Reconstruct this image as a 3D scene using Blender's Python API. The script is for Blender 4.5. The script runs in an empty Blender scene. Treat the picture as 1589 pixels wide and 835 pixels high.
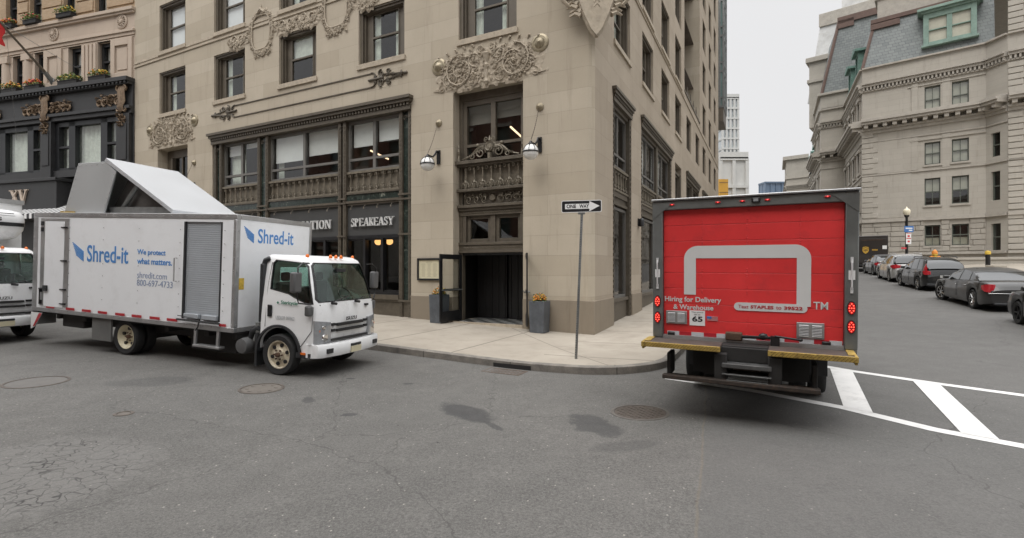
import bpy, bmesh, math, random
from mathutils import Vector, Matrix, Euler, noise as mnoise
R = math.radians
S = bpy.context.scene
COL = S.collection
random.seed(7)

# ------------------------------------------------------------ camera, sky, sun
F_PX, CX, CY, CAM_H = 775.0, 794.5, 417.5, 2.2
cam = bpy.data.objects.new('camera', bpy.data.cameras.new('camera'))
COL.objects.link(cam)
cam.location = (0, 0, CAM_H)
cam.rotation_euler = (R(90), 0, 0)
cam.data.sensor_width = 36.0
cam.data.lens = 36.0 * F_PX / 1589.0
cam.data.clip_start = 0.1
cam.data.clip_end = 3000
S.camera = cam

SUN_EL, SUN_AZ = 52.0, 215.0            # azimuth clockwise from +Y
W = bpy.data.worlds.new('World'); S.world = W; W.use_nodes = True
nt = W.node_tree; nt.nodes.clear()
wo = nt.nodes.new('ShaderNodeOutputWorld'); bg = nt.nodes.new('ShaderNodeBackground')
sky = nt.nodes.new('ShaderNodeTexSky'); sky.sky_type = 'NISHITA'; sky.sun_disc = False
sky.sun_elevation = R(SUN_EL); sky.sun_rotation = R(SUN_AZ); sky.dust_density = 6; sky.air_density = 1.2
hs = nt.nodes.new('ShaderNodeHueSaturation'); hs.inputs['Saturation'].default_value = 0.12
tc = nt.nodes.new('ShaderNodeTexCoord'); sp = nt.nodes.new('ShaderNodeSeparateXYZ')
mr = nt.nodes.new('ShaderNodeMapRange'); mr.inputs['From Min'].default_value = 0.50; mr.inputs['From Max'].default_value = 0.98
mr.inputs['To Min'].default_value = 6.1; mr.inputs['To Max'].default_value = 31.0
nz = nt.nodes.new('ShaderNodeTexNoise'); nz.inputs['Scale'].default_value = 1.7; nz.inputs['Detail'].default_value = 3
mrn = nt.nodes.new('ShaderNodeMapRange'); mrn.inputs['To Min'].default_value = 0.93; mrn.inputs['To Max'].default_value = 1.07
mul = nt.nodes.new('ShaderNodeMath'); mul.operation = 'MULTIPLY'
cc = nt.nodes.new('ShaderNodeCombineColor')
m2 = nt.nodes.new('ShaderNodeMath'); m2.operation = 'MULTIPLY'; m2.inputs[1].default_value = 1.012
mx = nt.nodes.new('ShaderNodeMix'); mx.data_type = 'RGBA'; mx.inputs[0].default_value = 0.08
L = nt.links.new
L(tc.outputs['Generated'], sp.inputs[0]); L(sp.outputs['Z'], mr.inputs['Value'])
L(tc.outputs['Generated'], nz.inputs['Vector']); L(nz.outputs['Fac'], mrn.inputs['Value'])
L(mr.outputs[0], mul.inputs[0]); L(mrn.outputs[0], mul.inputs[1]); L(mul.outputs[0], m2.inputs[0])
L(mul.outputs[0], cc.inputs[0]); L(mul.outputs[0], cc.inputs[1]); L(m2.outputs[0], cc.inputs[2])
L(sky.outputs[0], hs.inputs['Color']); L(cc.outputs[0], mx.inputs[6]); L(hs.outputs[0], mx.inputs[7])
L(mx.outputs[2], bg.inputs['Color']); bg.inputs['Strength'].default_value = 0.1
L(bg.outputs[0], wo.inputs[0])

sun = bpy.data.objects.new('sun', bpy.data.lights.new('sun', 'SUN')); COL.objects.link(sun)
sun.data.energy = 0.6; sun.data.angle = R(28); sun.data.color = (1.0, 0.96, 0.9)
az, el = R(SUN_AZ), R(SUN_EL)
sun.rotation_euler = (-Vector((math.sin(az)*math.cos(el), math.cos(az)*math.cos(el), math.sin(el)))).to_track_quat('-Z', 'Y').to_euler()
S.view_settings.view_transform = 'Standard'; S.view_settings.look = 'None'
S.view_settings.exposure = 0.46; S.view_settings.gamma = 1.0; S.view_settings.use_curve_mapping = False
S.cycles.max_bounces = 7; S.cycles.diffuse_bounces = 3; S.cycles.glossy_bounces = 3; S.cycles.transparent_max_bounces = 12
S.cycles.caustics_reflective = False; S.cycles.caustics_refractive = False

# ------------------------------------------------------------ survey of the place
E1 = Vector((-0.89045848, 0.4550645)); E2 = Vector((0.45546522, 0.89025358))   # along the front (left), up the side street
C0 = Vector((2.54210526, 15.57416268))                                         # the corner of the stone building
def ab(x, y):
    d = Vector((x, y)) - C0
    det = E1.x*E2.y - E2.x*E1.y
    return ((d.x*E2.y - E2.x*d.y)/det, (E1.x*d.y - d.x*E1.y)/det)
def softclip(v, lim):
    return lim*math.tanh(v/lim)
def gz_ab(a, b):
    return -.05 + .03*softclip(math.sqrt(a*a+.25), 160) + .045*softclip((b+math.sqrt(b*b+1))/2, 220)
def gz(x, y): return gz_ab(*ab(x, y))
def xy(a, b):
    p = C0 + E1*a + E2*b
    return (p.x, p.y)
def ground_at(u, v, dz=0.0):            # where a sight line meets the street, for surveying positions
    rx, rz = (u-CX)/F_PX, (CY-v)/F_PX
    t = 1.0
    while t < 300 and CAM_H+rz*t > gz(rx*t, t)+dz: t += .1
    lo, hi = t-.1, t
    for _ in range(30):
        m = (lo+hi)/2
        if CAM_H+rz*m < gz(rx*m, m)+dz: hi = m
        else: lo = m
    return Vector((rx*hi, hi, CAM_H+rz*hi))

# ------------------------------------------------------------ materials
def _n(nt, typ, **kw):
    n = nt.nodes.new(typ)
    for k, v in kw.items():
        if k in n.inputs: n.inputs[k].default_value = v
        else: setattr(n, k, v)
    return n
def _math(nt, op, a, b=None, c=None, clamp=False):
    n = nt.nodes.new('ShaderNodeMath'); n.operation = op; n.use_clamp = clamp
    for i, q in enumerate((a, b, c)):
        if q is None: continue
        if isinstance(q, (int, float)): n.inputs[i].default_value = q
        else: nt.links.new(q, n.inputs[i])
    return n.outputs[0]
def _mix(nt, fac, a, b, mode='MIX'):
    n = nt.nodes.new('ShaderNodeMix'); n.data_type = 'RGBA'; n.blend_type = mode
    for nm, q in (('Factor', fac), ('A', a), ('B', b)):
        i = n.inputs[nm] if nm != 'Factor' else n.inputs[0]
        if nm == 'A': i = n.inputs[6]
        if nm == 'B': i = n.inputs[7]
        if isinstance(q, (int, float)): i.default_value = q
        elif isinstance(q, tuple): i.default_value = (*q[:3], 1)
        else: nt.links.new(q, i)
    return n.outputs[2]
def _range(nt, v, a, b, c=0., d=1.):
    n = nt.nodes.new('ShaderNodeMapRange'); n.inputs[1].default_value = a; n.inputs[2].default_value = b
    n.inputs[3].default_value = c; n.inputs[4].default_value = d; nt.links.new(v, n.inputs[0]); return n.outputs[0]
def _noise(nt, vec, scale, detail=4, rough=.6):
    n = _n(nt, 'ShaderNodeTexNoise', Scale=scale, Detail=detail, Roughness=rough)
    if vec is not None: nt.links.new(vec, n.inputs['Vector'])
    return n.outputs['Fac']
def newmat(name):
    m = bpy.data.materials.new(name); m.use_nodes = True
    return m, m.node_tree, m.node_tree.nodes['Principled BSDF']
def tcoord(nt, which='Object'): return nt.nodes.new('ShaderNodeTexCoord').outputs[which]
def bump(nt, bs, h, strength=.3, dist=.01):
    b = _n(nt, 'ShaderNodeBump', Strength=strength, Distance=dist); nt.links.new(h, b.inputs['Height'])
    nt.links.new(b.outputs[0], bs.inputs['Normal'])
def pm(name, col, rough=.6, metal=0., var=.12, scale=2.5, bmp=0., bscale=60., spec=.5, dirt=None, dirt_amt=.35, coat=0.):
    """plain painted or natural surface with mottling, optional grime colour and bump"""
    m, nt, bs = newmat(name)
    v = tcoord(nt)
    n1 = _noise(nt, v, scale, 5, .65)
    dark = tuple(c*(1-var) for c in col); light = tuple(min(1, c*(1+var)) for c in col)
    c = _mix(nt, _range(nt, n1, .3, .7), dark, light)
    if dirt:
        n2 = _noise(nt, v, scale*1.9+.7, 7, .7)
        c = _mix(nt, _range(nt, n2, .52, .75, 0, dirt_amt), c, dirt)
    nt.links.new(c, bs.inputs['Base Color'])
    nt.links.new(_range(nt, n1, .3, .7, max(0, rough-.07), min(1, rough+.07)), bs.inputs['Roughness'])
    bs.inputs['Metallic'].default_value = metal; bs.inputs['Specular IOR Level'].default_value = spec
    bs.inputs['Coat Weight'].default_value = coat; bs.inputs['Coat Roughness'].default_value = .06
    if bmp: bump(nt, bs, _noise(nt, v, bscale, 4, .6), bmp, .01)
    return m
def glass(name, tint=(.7, .75, .74), ior=1.5, rough=.01, extra=.0):
    m, nt, bs = newmat(name)
    nt.nodes.remove(bs)
    out = [n for n in nt.nodes if n.type == 'OUTPUT_MATERIAL'][0]
    tr = _n(nt, 'ShaderNodeBsdfTransparent'); tr.inputs[0].default_value = (*tint, 1)
    gl = _n(nt, 'ShaderNodeBsdfGlossy'); gl.inputs['Roughness'].default_value = rough
    lw = _n(nt, 'ShaderNodeLayerWeight', Blend=.5); f0 = ((ior-1)/(ior+1))**2
    fr = nt.nodes.new('ShaderNodeMath'); fr.operation = 'MULTIPLY_ADD'; nt.links.new(_math(nt, 'POWER', lw.outputs['Facing'], 5.), fr.inputs[0]); fr.inputs[1].default_value = 1-f0; fr.inputs[2].default_value = f0
    if 1:
        v = tcoord(nt); nn = _noise(nt, v, .8, 2, .5)
        bp = _n(nt, 'ShaderNodeBump', Strength=.06, Distance=.05); nt.links.new(nn, bp.inputs['Height'])
        nt.links.new(bp.outputs[0], gl.inputs['Normal'])
    fac = _math(nt, 'ADD', fr.outputs[0], extra, clamp=True)
    mx = nt.nodes.new('ShaderNodeMixShader')
    nt.links.new(fac, mx.inputs[0]); nt.links.new(tr.outputs[0], mx.inputs[1]); nt.links.new(gl.outputs[0], mx.inputs[2])
    nt.links.new(mx.outputs[0], out.inputs[0])
    return m
def emit(name, col, strength):
    m, nt, bs = newmat(name)
    bs.inputs['Base Color'].default_value = (*[c*.5 for c in col], 1)
    bs.inputs['Emission Color'].default_value = (*col, 1); bs.inputs['Emission Strength'].default_value = strength
    return m

def mat_stone(name, base, base2, course=.66, blen=3.1, stain=(.20, .15, .10), joint=.40, var=1.):
    """ashlar: thin joints, block to block tone, vertical weather streaks"""
    m, nt, bs = newmat(name)
    v = tcoord(nt)
    s = nt.nodes.new('ShaderNodeSeparateXYZ'); nt.links.new(v, s.inputs[0])
    u = _math(nt, 'ADD', s.outputs[0], s.outputs[1])
    cb = nt.nodes.new('ShaderNodeCombineXYZ'); nt.links.new(u, cb.inputs[0]); nt.links.new(s.outputs[2], cb.inputs[1])
    br = _n(nt, 'ShaderNodeTexBrick', Scale=1.0)
    br.inputs['Mortar Size'].default_value = .005; br.inputs['Brick Width'].default_value = blen; br.inputs['Row Height'].default_value = course
    br.inputs['Mortar Smooth'].default_value = .3; br.inputs['Bias'].default_value = 0
    br.inputs['Color1'].default_value = (0, 0, 0, 1); br.inputs['Color2'].default_value = (1, 1, 1, 1); br.inputs['Mortar'].default_value = (.5, .5, .5, 1)
    nt.links.new(cb.outputs[0], br.inputs['Vector'])
    tone = nt.nodes.new('ShaderNodeSeparateColor'); nt.links.new(br.outputs['Color'], tone.inputs[0])
    c = _mix(nt, _range(nt, tone.outputs[0], 0, 1, .5-.5*var, .5+.5*var), base, base2)
    n1 = _noise(nt, v, .55, 6, .65)
    c = _mix(nt, _range(nt, n1, .35, .75, 0, .42), c, tuple(x*.74 for x in base))
    # streaks: noise squeezed along the wall, stretched in height
    mp = nt.nodes.new('ShaderNodeCombineXYZ')
    nt.links.new(_math(nt, 'MULTIPLY', u, 2.2), mp.inputs[0]); nt.links.new(_math(nt, 'MULTIPLY', s.outputs[2], .16), mp.inputs[1])
    st = _noise(nt, mp.outputs[0], 1.3, 5, .7)
    c = _mix(nt, _range(nt, st, .55, .8, 0, .5), c, stain)
    n3 = _noise(nt, v, 26, 3, .6)
    c = _mix(nt, _range(nt, n3, .3, .7, 0, .14), c, tuple(x*.7 for x in base))
    c = _mix(nt, _math(nt, 'MULTIPLY', br.outputs['Fac'], joint), c, tuple(x*.35 for x in base))
    nt.links.new(c, bs.inputs['Base Color']); bs.inputs['Roughness'].default_value = .86
    bs.inputs['Specular IOR Level'].default_value = .25
    h = _math(nt, 'SUBTRACT', _math(nt, 'MULTIPLY', n3, .25), _math(nt, 'MULTIPLY', br.outputs['Fac'], 1.0))
    bump(nt, bs, h, .45, .012)
    return m
def mat_brick(name, c1, c2, mortar, w=.22, h=.075):
    m, nt, bs = newmat(name)
    v = tcoord(nt); s = nt.nodes.new('ShaderNodeSeparateXYZ'); nt.links.new(v, s.inputs[0])
    cb = nt.nodes.new('ShaderNodeCombineXYZ'); nt.links.new(_math(nt, 'ADD', s.outputs[0], s.outputs[1]), cb.inputs[0]); nt.links.new(s.outputs[2], cb.inputs[1])
    br = _n(nt, 'ShaderNodeTexBrick', Scale=1.0); br.inputs['Brick Width'].default_value = w; br.inputs['Row Height'].default_value = h
    br.inputs['Mortar Size'].default_value = .006
    for k, q in (('Color1', c1), ('Color2', c2), ('Mortar', mortar)): br.inputs[k].default_value = (*q, 1)
    nt.links.new(cb.outputs[0], br.inputs['Vector'])
    n = _noise(nt, v, .8, 6, .7)
    nt.links.new(_mix(nt, _range(nt, n, .4, .7, 0, .35), br.outputs['Color'], tuple(x*.55 for x in c1)), bs.inputs['Base Color'])
    bs.inputs['Roughness'].default_value = .9
    bump(nt, bs, _math(nt, 'SUBTRACT', 0., br.outputs['Fac']), .4, .006)
    return m
def blob(nt, x, y, cx, cy, rx, ry, nse, amp, rot=0.):
    """soft-edged patch mask round (cx,cy)"""
    dx = _math(nt, 'SUBTRACT', x, cx); dy = _math(nt, 'SUBTRACT', y, cy)
    c, s = math.cos(rot), math.sin(rot)
    u = _math(nt, 'DIVIDE', _math(nt, 'ADD', _math(nt, 'MULTIPLY', dx, c), _math(nt, 'MULTIPLY', dy, s)), rx)
    w = _math(nt, 'DIVIDE', _math(nt, 'SUBTRACT', _math(nt, 'MULTIPLY', dy, c), _math(nt, 'MULTIPLY', dx, s)), ry)
    d = _math(nt, 'SQRT', _math(nt, 'ADD', _math(nt, 'MULTIPLY', u, u), _math(nt, 'MULTIPLY', w, w)))
    d = _math(nt, 'ADD', d, _math(nt, 'MULTIPLY', _math(nt, 'SUBTRACT', nse, .5), amp))
    return _range(nt, d, 1.04, .76, 0, 1)
def mat_asphalt():
    m, nt, bs = newmat('asphalt')
    v = tcoord(nt); s = nt.nodes.new('ShaderNodeSeparateXYZ'); nt.links.new(v, s.inputs[0]); x, y = s.outputs[0], s.outputs[1]
    big = _noise(nt, v, .22, 6, .6); mid = _noise(nt, v, 1.6, 6, .7); fine = _noise(nt, v, 70, 3, .7); grit = _noise(nt, v, 180, 2, .5)
    c = _mix(nt, _range(nt, big, .3, .7), (.082, .080, .076), (.140, .134, .125))
    c = _mix(nt, _range(nt, mid, .40, .68, 0, .55), c, (.075, .073, .069)); wide = _noise(nt, v, .09, 3, .5); c = _mix(nt, _range(nt, wide, .45, .7, 0, .35), c, (.175, .166, .152))
    c = _mix(nt, _range(nt, fine, .40, .72, 0, .75), c, (.20, .193, .178))
    grain = _noise(nt, v, 32, 4, .75); c = _mix(nt, _range(nt, grain, .50, .72, 0, .75), c, (.05, .048, .045)); c = _mix(nt, _range(nt, grain, .46, .30, 0, .55), c, (.22, .212, .195))
    c = _mix(nt, _range(nt, grit, .52, .8, 0, .75), c, (.045, .043, .041))
    # scattered pale and dark stones
    vo = _n(nt, 'ShaderNodeTexVoronoi', Scale=7.5); nt.links.new(v, vo.inputs['Vector'])
    c = _mix(nt, _range(nt, vo.outputs['Distance'], .09, .05, 0, .9), c, (.36, .34, .30))
    vo2 = _n(nt, 'ShaderNodeTexVoronoi', Scale=3.1); nt.links.new(v, vo2.inputs['Vector'])
    c = _mix(nt, _math(nt, 'MULTIPLY', _range(nt, vo2.outputs['Distance'], .07, .03), _range(nt, mid, .5, .62)), c, (.035, .033, .03))
    # newer, smoother resurfacing to the right of the seam
    seam = _math(nt, 'ADD', _math(nt, 'ADD', x, -1.45), _math(nt, 'MULTIPLY', _math(nt, 'SUBTRACT', y, 3.93), -.405))
    seam = _math(nt, 'ADD', seam, _math(nt, 'MULTIPLY', _math(nt, 'SUBTRACT', mid, .5), .12))
    c = _mix(nt, _math(nt, 'MULTIPLY', _range(nt, seam, -.01, .02), .45), c, (.108, .106, .102))
    c = _mix(nt, _math(nt, 'MULTIPLY', _range(nt, _math(nt, 'ABSOLUTE', seam), .022, .006), _range(nt, y, 12, 8.5, 0, .32)), c, (.17, .14, .10))
    nse = _noise(nt, v, 3.2, 7, .72)
    # oil stains and a patched square, where the photograph has them
    stains = ((-.72, 7.75, .28, .70, 1.3, .72, .62), (1.15, 6.95, .30, .60, 2.2, .62, .3), (-6.7, 9.25, .75, .42, 1.8, .36, .3),
              (-3.4, 8.35, .10, .20, 2.4, .6, .4), (-2.5, 7.6, .13, .08, 2.6, .7, .3), (1.35, 6.05, .5, .18, 1.6, .3, .2), (-.25, 7.0, .07, .3, 1.2, .6, .5), (-2.0, 9.6, .12, .07, 1., .7, .2), (-3.2, 9.9, .10, .05, .8, .8, .1))
    for (px, py, rx, ry, amp, k, rot) in stains:
        c = _mix(nt, _math(nt, 'MULTIPLY', blob(nt, x, y, px, py, rx, ry, nse, amp, rot), k), c, (.042, .042, .043))
    crk = blob(nt, x, y, -5.2, 5.3, 1.35, 1.25, nse, .35)
    vd = _n(nt, 'ShaderNodeTexVoronoi', Scale=6.5, feature='DISTANCE_TO_EDGE'); 
    wv = nt.nodes.new('ShaderNodeVectorMath'); wv.operation = 'ADD'
    nt.links.new(v, wv.inputs[0])
    nn = _n(nt, 'ShaderNodeTexNoise', Scale=3.); nt.links.new(v, nn.inputs['Vector'])
    sc = nt.nodes.new('ShaderNodeVectorMath'); sc.operation = 'SCALE'; sc.inputs['Scale'].default_value = .35
    nt.links.new(nn.outputs['Color'], sc.inputs[0]); nt.links.new(sc.outputs[0], wv.inputs[1])
    nt.links.new(wv.outputs[0], vd.inputs['Vector'])
    crack = _range(nt, vd.outputs['Distance'], .045, .012)
    c = _mix(nt, _math(nt, 'MULTIPLY', crk, .45), c, (.185, .178, .167))
    c = _mix(nt, _math(nt, 'MULTIPLY', _math(nt, 'MULTIPLY', crk, crack), _range(nt, mid, .40, .58, .3, .95)), c, (.04, .038, .037))
    # worn wheel path and long hairline cracks
    vl = _n(nt, 'ShaderNodeTexVoronoi', Scale=.23, feature='DISTANCE_TO_EDGE'); nt.links.new(wv.outputs[0], vl.inputs['Vector'])
    c = _mix(nt, _range(nt, vl.outputs['Distance'], .0028, .0008, 0, .5), c, (.05, .048, .045))
    nt.links.new(c, bs.inputs['Base Color'])
    nt.links.new(_range(nt, mid, .3, .7, .72, .92), bs.inputs['Roughness']); bs.inputs['Specular IOR Level'].default_value = .3
    h = _math(nt, 'ADD', _math(nt, 'MULTIPLY', fine, .6), _math(nt, 'MULTIPLY', grit, .6))
    h = _math(nt, 'SUBTRACT', h, _math(nt, 'MULTIPLY', _math(nt, 'MULTIPLY', crk, crack), .8))
    bump(nt, bs, h, .5, .008)
    return m
def mat_sidewalk():
    m, nt, bs = newmat('sidewalk_concrete')
    v = tcoord(nt); s = nt.nodes.new('ShaderNodeSeparateXYZ'); nt.links.new(v, s.inputs[0]); x, y = s.outputs[0], s.outputs[1]
    big = _noise(nt, v, .5, 6, .65); fine = _noise(nt, v, 60, 3, .6)
    c = _mix(nt, _range(nt, big, .3, .7), (.315, .28, .232), (.395, .355, .297))
    c = _mix(nt, _range(nt, fine, .4, .75, 0, .3), c, (.30, .27, .23))
    gum = _n(nt, 'ShaderNodeTexVoronoi', Scale=1.7); nt.links.new(v, gum.inputs['Vector'])
    c = _mix(nt, _range(nt, gum.outputs['Distance'], .05, .03, 0, .7), c, (.13, .12, .11))
    def line(q, period, off):
        t = _math(nt, 'ABSOLUTE', _math(nt, 'SUBTRACT', _math(nt, 'FRACT', _math(nt, 'DIVIDE', _math(nt, 'ADD', q, off), period)), .5))
        return _range(nt, _math(nt, 'MULTIPLY', t, period), .030, .014)
    front = _range(nt, x, .02, .0)
    j = _math(nt, 'MULTIPLY', line(x, 2.55, .72), front)
    side = _math(nt, 'SUBTRACT', 1., front)
    j2 = _math(nt, 'MULTIPLY', line(y, 2.4, .3), side)
    dg = line(_math(nt, 'ADD', x, y), 400., 202.9)
    j = _math(nt, 'MAXIMUM', _math(nt, 'MAXIMUM', j, j2), _math(nt, 'MULTIPLY', dg, .8))
    c = _mix(nt, _math(nt, 'MULTIPLY', j, .8), c, (.10, .085, .07))
    # damp dirt close to the wall and a rust run
    dz = _noise(nt, v, 1.3, 6, .7)
    c = _mix(nt, _math(nt, 'MULTIPLY', _range(nt, dz, .46, .72), .55), c, (.22, .19, .155))
    nt.links.new(c, bs.inputs['Base Color']); bs.inputs['Roughness'].default_value = .9; bs.inputs['Specular IOR Level'].default_value = .25
    bump(nt, bs, _math(nt, 'SUBTRACT', _math(nt, 'MULTIPLY', fine, .3), j), .4, .008)
    return m
def mat_kerb():
    m, nt, bs = newmat('granite')
    v = tcoord(nt); n1 = _noise(nt, v, 3, 6, .7); n2 = _noise(nt, v, 90, 2, .5)
    c = _mix(nt, _range(nt, n1, .3, .7), (.11, .10, .09), (.27, .245, .21)); c = _mix(nt, _range(nt, n2, .45, .7, 0, .5), c, (.09, .085, .08))
    nt.links.new(c, bs.inputs['Base Color']); bs.inputs['Roughness'].default_value = .85
    bump(nt, bs, _math(nt, 'ADD', n1, _math(nt, 'MULTIPLY', n2, .3)), .6, .02)
    return m
def mat_marble():
    m, nt, bs = newmat('green_marble')
    v = tcoord(nt); n = _n(nt, 'ShaderNodeTexNoise', Scale=3.5, Detail=8, Roughness=.7, Distortion=1.6); nt.links.new(v, n.inputs['Vector'])
    c = _mix(nt, _range(nt, n.outputs['Fac'], .3, .6), (.008, .012, .010), (.035, .05, .042)); c = _mix(nt, _range(nt, n.outputs['Fac'], .6, .68), c, (.22, .23, .19))
    nt.links.new(c, bs.inputs['Base Color']); bs.inputs['Roughness'].default_value = .25
    return m
def mat_checker():
    m, nt, bs = newmat('checker_tile'); v = tcoord(nt)
    ck = _n(nt, 'ShaderNodeTexChecker', Scale=3.2); nt.links.new(v, ck.inputs['Vector'])
    ck.inputs['Color1'].default_value = (.22, .22, .21, 1); ck.inputs['Color2'].default_value = (.02, .02, .02, 1)
    nt.links.new(ck.outputs[0], bs.inputs['Base Color']); bs.inputs['Roughness'].default_value = .3
    return m
def mat_slate():
    m, nt, bs = newmat('slate')
    v = tcoord(nt); s = nt.nodes.new('ShaderNodeSeparateXYZ'); nt.links.new(v, s.inputs[0])
    cb = nt.nodes.new('ShaderNodeCombineXYZ'); nt.links.new(_math(nt, 'ADD', s.outputs[0], s.outputs[1]), cb.inputs[0]); nt.links.new(s.outputs[2], cb.inputs[1])
    br = _n(nt, 'ShaderNodeTexBrick', Scale=1.0); br.inputs['Brick Width'].default_value = .5; br.inputs['Row Height'].default_value = .33; br.inputs['Mortar Size'].default_value = .02
    for k, q in (('Color1', (.15, .165, .165)), ('Color2', (.20, .215, .21)), ('Mortar', (.09, .10, .10))): br.inputs[k].default_value = (*q, 1)
    nt.links.new(cb.outputs[0], br.inputs['Vector'])
    nt.links.new(_mix(nt, _range(nt, _noise(nt, v, .7, 5, .7), .4, .7, 0, .35), br.outputs[0], (.24, .26, .25)), bs.inputs['Base Color']); bs.inputs['Roughness'].default_value = .7
    return m

M = {}
def mk():
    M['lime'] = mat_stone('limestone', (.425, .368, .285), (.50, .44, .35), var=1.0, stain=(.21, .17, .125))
    M['lime_shaded'] = mat_stone('limestone_shaded', (.36, .303, .234), (.43, .367, .29), stain=(.19, .15, .11))  # same stone as the front, its colour darkened for the shaded side
    M['plinth'] = mat_stone('granite_plinth', (.25, .21, .16), (.30, .252, .195), 1.4, 3.2, (.12, .09, .06))
    M['carve'] = pm('carved_stone', (.405, .347, .268), .85, var=.18, scale=5, bmp=.4, bscale=30, dirt=(.17, .135, .095), dirt_amt=.5)
    M['bronze'] = pm('bronze_paint', (.105, .088, .066), .5, .25, var=.2, scale=4, bmp=.15, bscale=40, dirt=(.17, .15, .115), dirt_amt=.45)
    M['bronze_hi'] = pm('worn_bronze', (.175, .15, .112), .5, .3, var=.25, scale=5, bmp=.25, bscale=40)
    M['casing'] = pm('window_bronze', (.115, .096, .072), .5, .15, var=.15, scale=3)
    M['grey_frame'] = pm('grey_window_frame', (.15, .142, .13), .5, .1, var=.1)
    M['brass'] = pm('aged_brass', (.30, .255, .175), .42, .45, var=.2, scale=6)
    M['marble'] = mat_marble()
    M['black'] = pm('black_paint', (.010, .010, .011), .38, var=.3, scale=4)
    M['blackmat'] = pm('matt_black', (.014, .013, .013), .75, var=.3, scale=4)
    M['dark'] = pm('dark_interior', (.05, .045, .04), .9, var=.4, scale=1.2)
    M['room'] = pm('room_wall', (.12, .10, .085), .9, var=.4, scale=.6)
    M['blind'] = pm('roller_blind', (.74, .75, .73), .85, var=.05, scale=2)
    M['curtain'] = pm('pale_curtain', (.70, .74, .66), .9, var=.14, scale=6)
    M['glass'] = glass('window_glass', (.90, .92, .91), 1.55, extra=.05)
    M['glass_dk'] = glass('dark_glass', (.62, .66, .65), 1.6, extra=.02)
    M['glass_cab'] = glass('cab_glass', (.78, .90, .86), 1.5, extra=.03)
    M['white_lamp'] = pm('opal_glass', (.78, .78, .76), .25, var=.02)
    M['asphalt'] = mat_asphalt(); M['walk'] = mat_sidewalk(); M['kerb'] = mat_kerb()
    M['line'] = pm('road_paint', (.66, .65, .63), .75, var=.06, scale=2, dirt=(.30, .29, .28), dirt_amt=.5, bmp=.3, bscale=120)
    M['iron'] = pm('cast_iron', (.105, .088, .075), .65, .35, var=.3, scale=8, bmp=.4, bscale=50)
    M['iron_hi'] = pm('worn_iron', (.15, .138, .125), .55, .4, var=.25, scale=8)
    M['white'] = pm('white_paint', (.76, .765, .765), .32, var=.025, scale=1.5, dirt=(.55, .53, .49), dirt_amt=.22, coat=.3)
    M['boxwhite'] = pm('box_panel_white', (.80, .815, .83), .42, var=.02, scale=1, dirt=(.50, .50, .49), dirt_amt=.25)
    M['alu'] = pm('aluminium', (.40, .40, .40), .42, .7, var=.15, scale=4)
    M['steel'] = pm('stainless', (.17, .18, .175), .36, .45, var=.25, scale=1.5)
    M['galv'] = pm('galvanised_steel', (.20, .205, .20), .5, .5, var=.2, scale=5)
    M['shutter'] = pm('grey_shutter', (.36, .385, .41), .45, .1, var=.05, scale=2)
    M['rubber'] = pm('tyre_rubber', (.018, .018, .018), .8, var=.4, scale=9, bmp=.2, bscale=60)
    M['plastic'] = pm('black_plastic', (.022, .023, .025), .5, var=.2, scale=5)
    M['gplastic'] = pm('grey_plastic', (.10, .10, .10), .5, var=.1)
    M['cream'] = pm('cream_wheel', (.60, .55, .40), .5, var=.1, scale=5, dirt=(.22, .14, .07), dirt_amt=.4)
    M['rusty'] = pm('rusty_cream_wheel', (.58, .52, .40), .55, var=.12, scale=6, dirt=(.16, .085, .04), dirt_amt=.9)
    M['chassis'] = pm('dark_chassis', (.022, .021, .020), .7, .1, var=.4, scale=4)
    M['blue'] = pm('blue_vinyl', (.07, .24, .56), .45, var=.03)
    M['greyblue'] = pm('grey_vinyl', (.24, .30, .44), .5, var=.03)
    M['green'] = pm('green_vinyl', (.02, .16, .09), .5, var=.03)
    M['greytxt'] = pm('faint_grey_vinyl', (.40, .41, .42), .5, var=.03)
    M['red'] = pm('red_panel', (.66, .035, .036), .45, var=.12, scale=1.1, dirt=(.36, .03, .035), dirt_amt=.5, coat=.05)
    M['redtape'] = pm('red_tape', (.42, .02, .03), .4, var=.06)
    M['silvertape'] = pm('silver_tape', (.52, .53, .55), .4, var=.06)
    M['vinylwhite'] = pm('white_vinyl', (.58, .58, .57), .5, var=.03, scale=1, dirt=(.42, .42, .41), dirt_amt=.3)
    M['yellow'] = pm('worn_yellow', (.40, .275, .065), .6, var=.25, scale=9, dirt=(.05, .04, .028), dirt_amt=1., bmp=.5, bscale=22)
    M['deck'] = pm('rusty_deck', (.10, .085, .075), .65, .3, var=.3, scale=5, dirt=(.16, .085, .045), dirt_amt=.6, bmp=.3, bscale=40)
    M['rust'] = pm('rusted_steel', (.095, .055, .035), .75, .2, var=.4, scale=7, bmp=.3, bscale=40)
    M['amber'] = pm('amber_lens', (.70, .16, .02), .25, var=.05)
    M['redlens'] = pm('red_lens', (.45, .012, .018), .15, var=.1, coat=.5)
    M['led'] = emit('red_led', (1, .07, .04), 2.6)
    M['ledlow'] = emit('red_marker', (1, .06, .05), 1.6)
    M['chrome'] = pm('chrome', (.62, .62, .62), .12, 1., var=.05)
    M['headlamp'] = pm('lamp_lens', (.30, .31, .32), .08, .2, var=.10, scale=9, coat=1.)
    M['tube'] = emit('tube_light', (1, .72, .45), 1.5); M['bulb'] = emit('warm_bulb', (1, .5, .17), 1.6)
    M['slateblue'] = pm('slate_planter', (.082, .09, .102), .55, var=.3, scale=3, dirt=(.15, .16, .17), dirt_amt=.4)
    M['leaf'] = pm('leaf', (.07, .12, .032), .6, var=.5, scale=18); M['leaf2'] = pm('leaf_light', (.17, .22, .06), .6, var=.4, scale=18)
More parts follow.
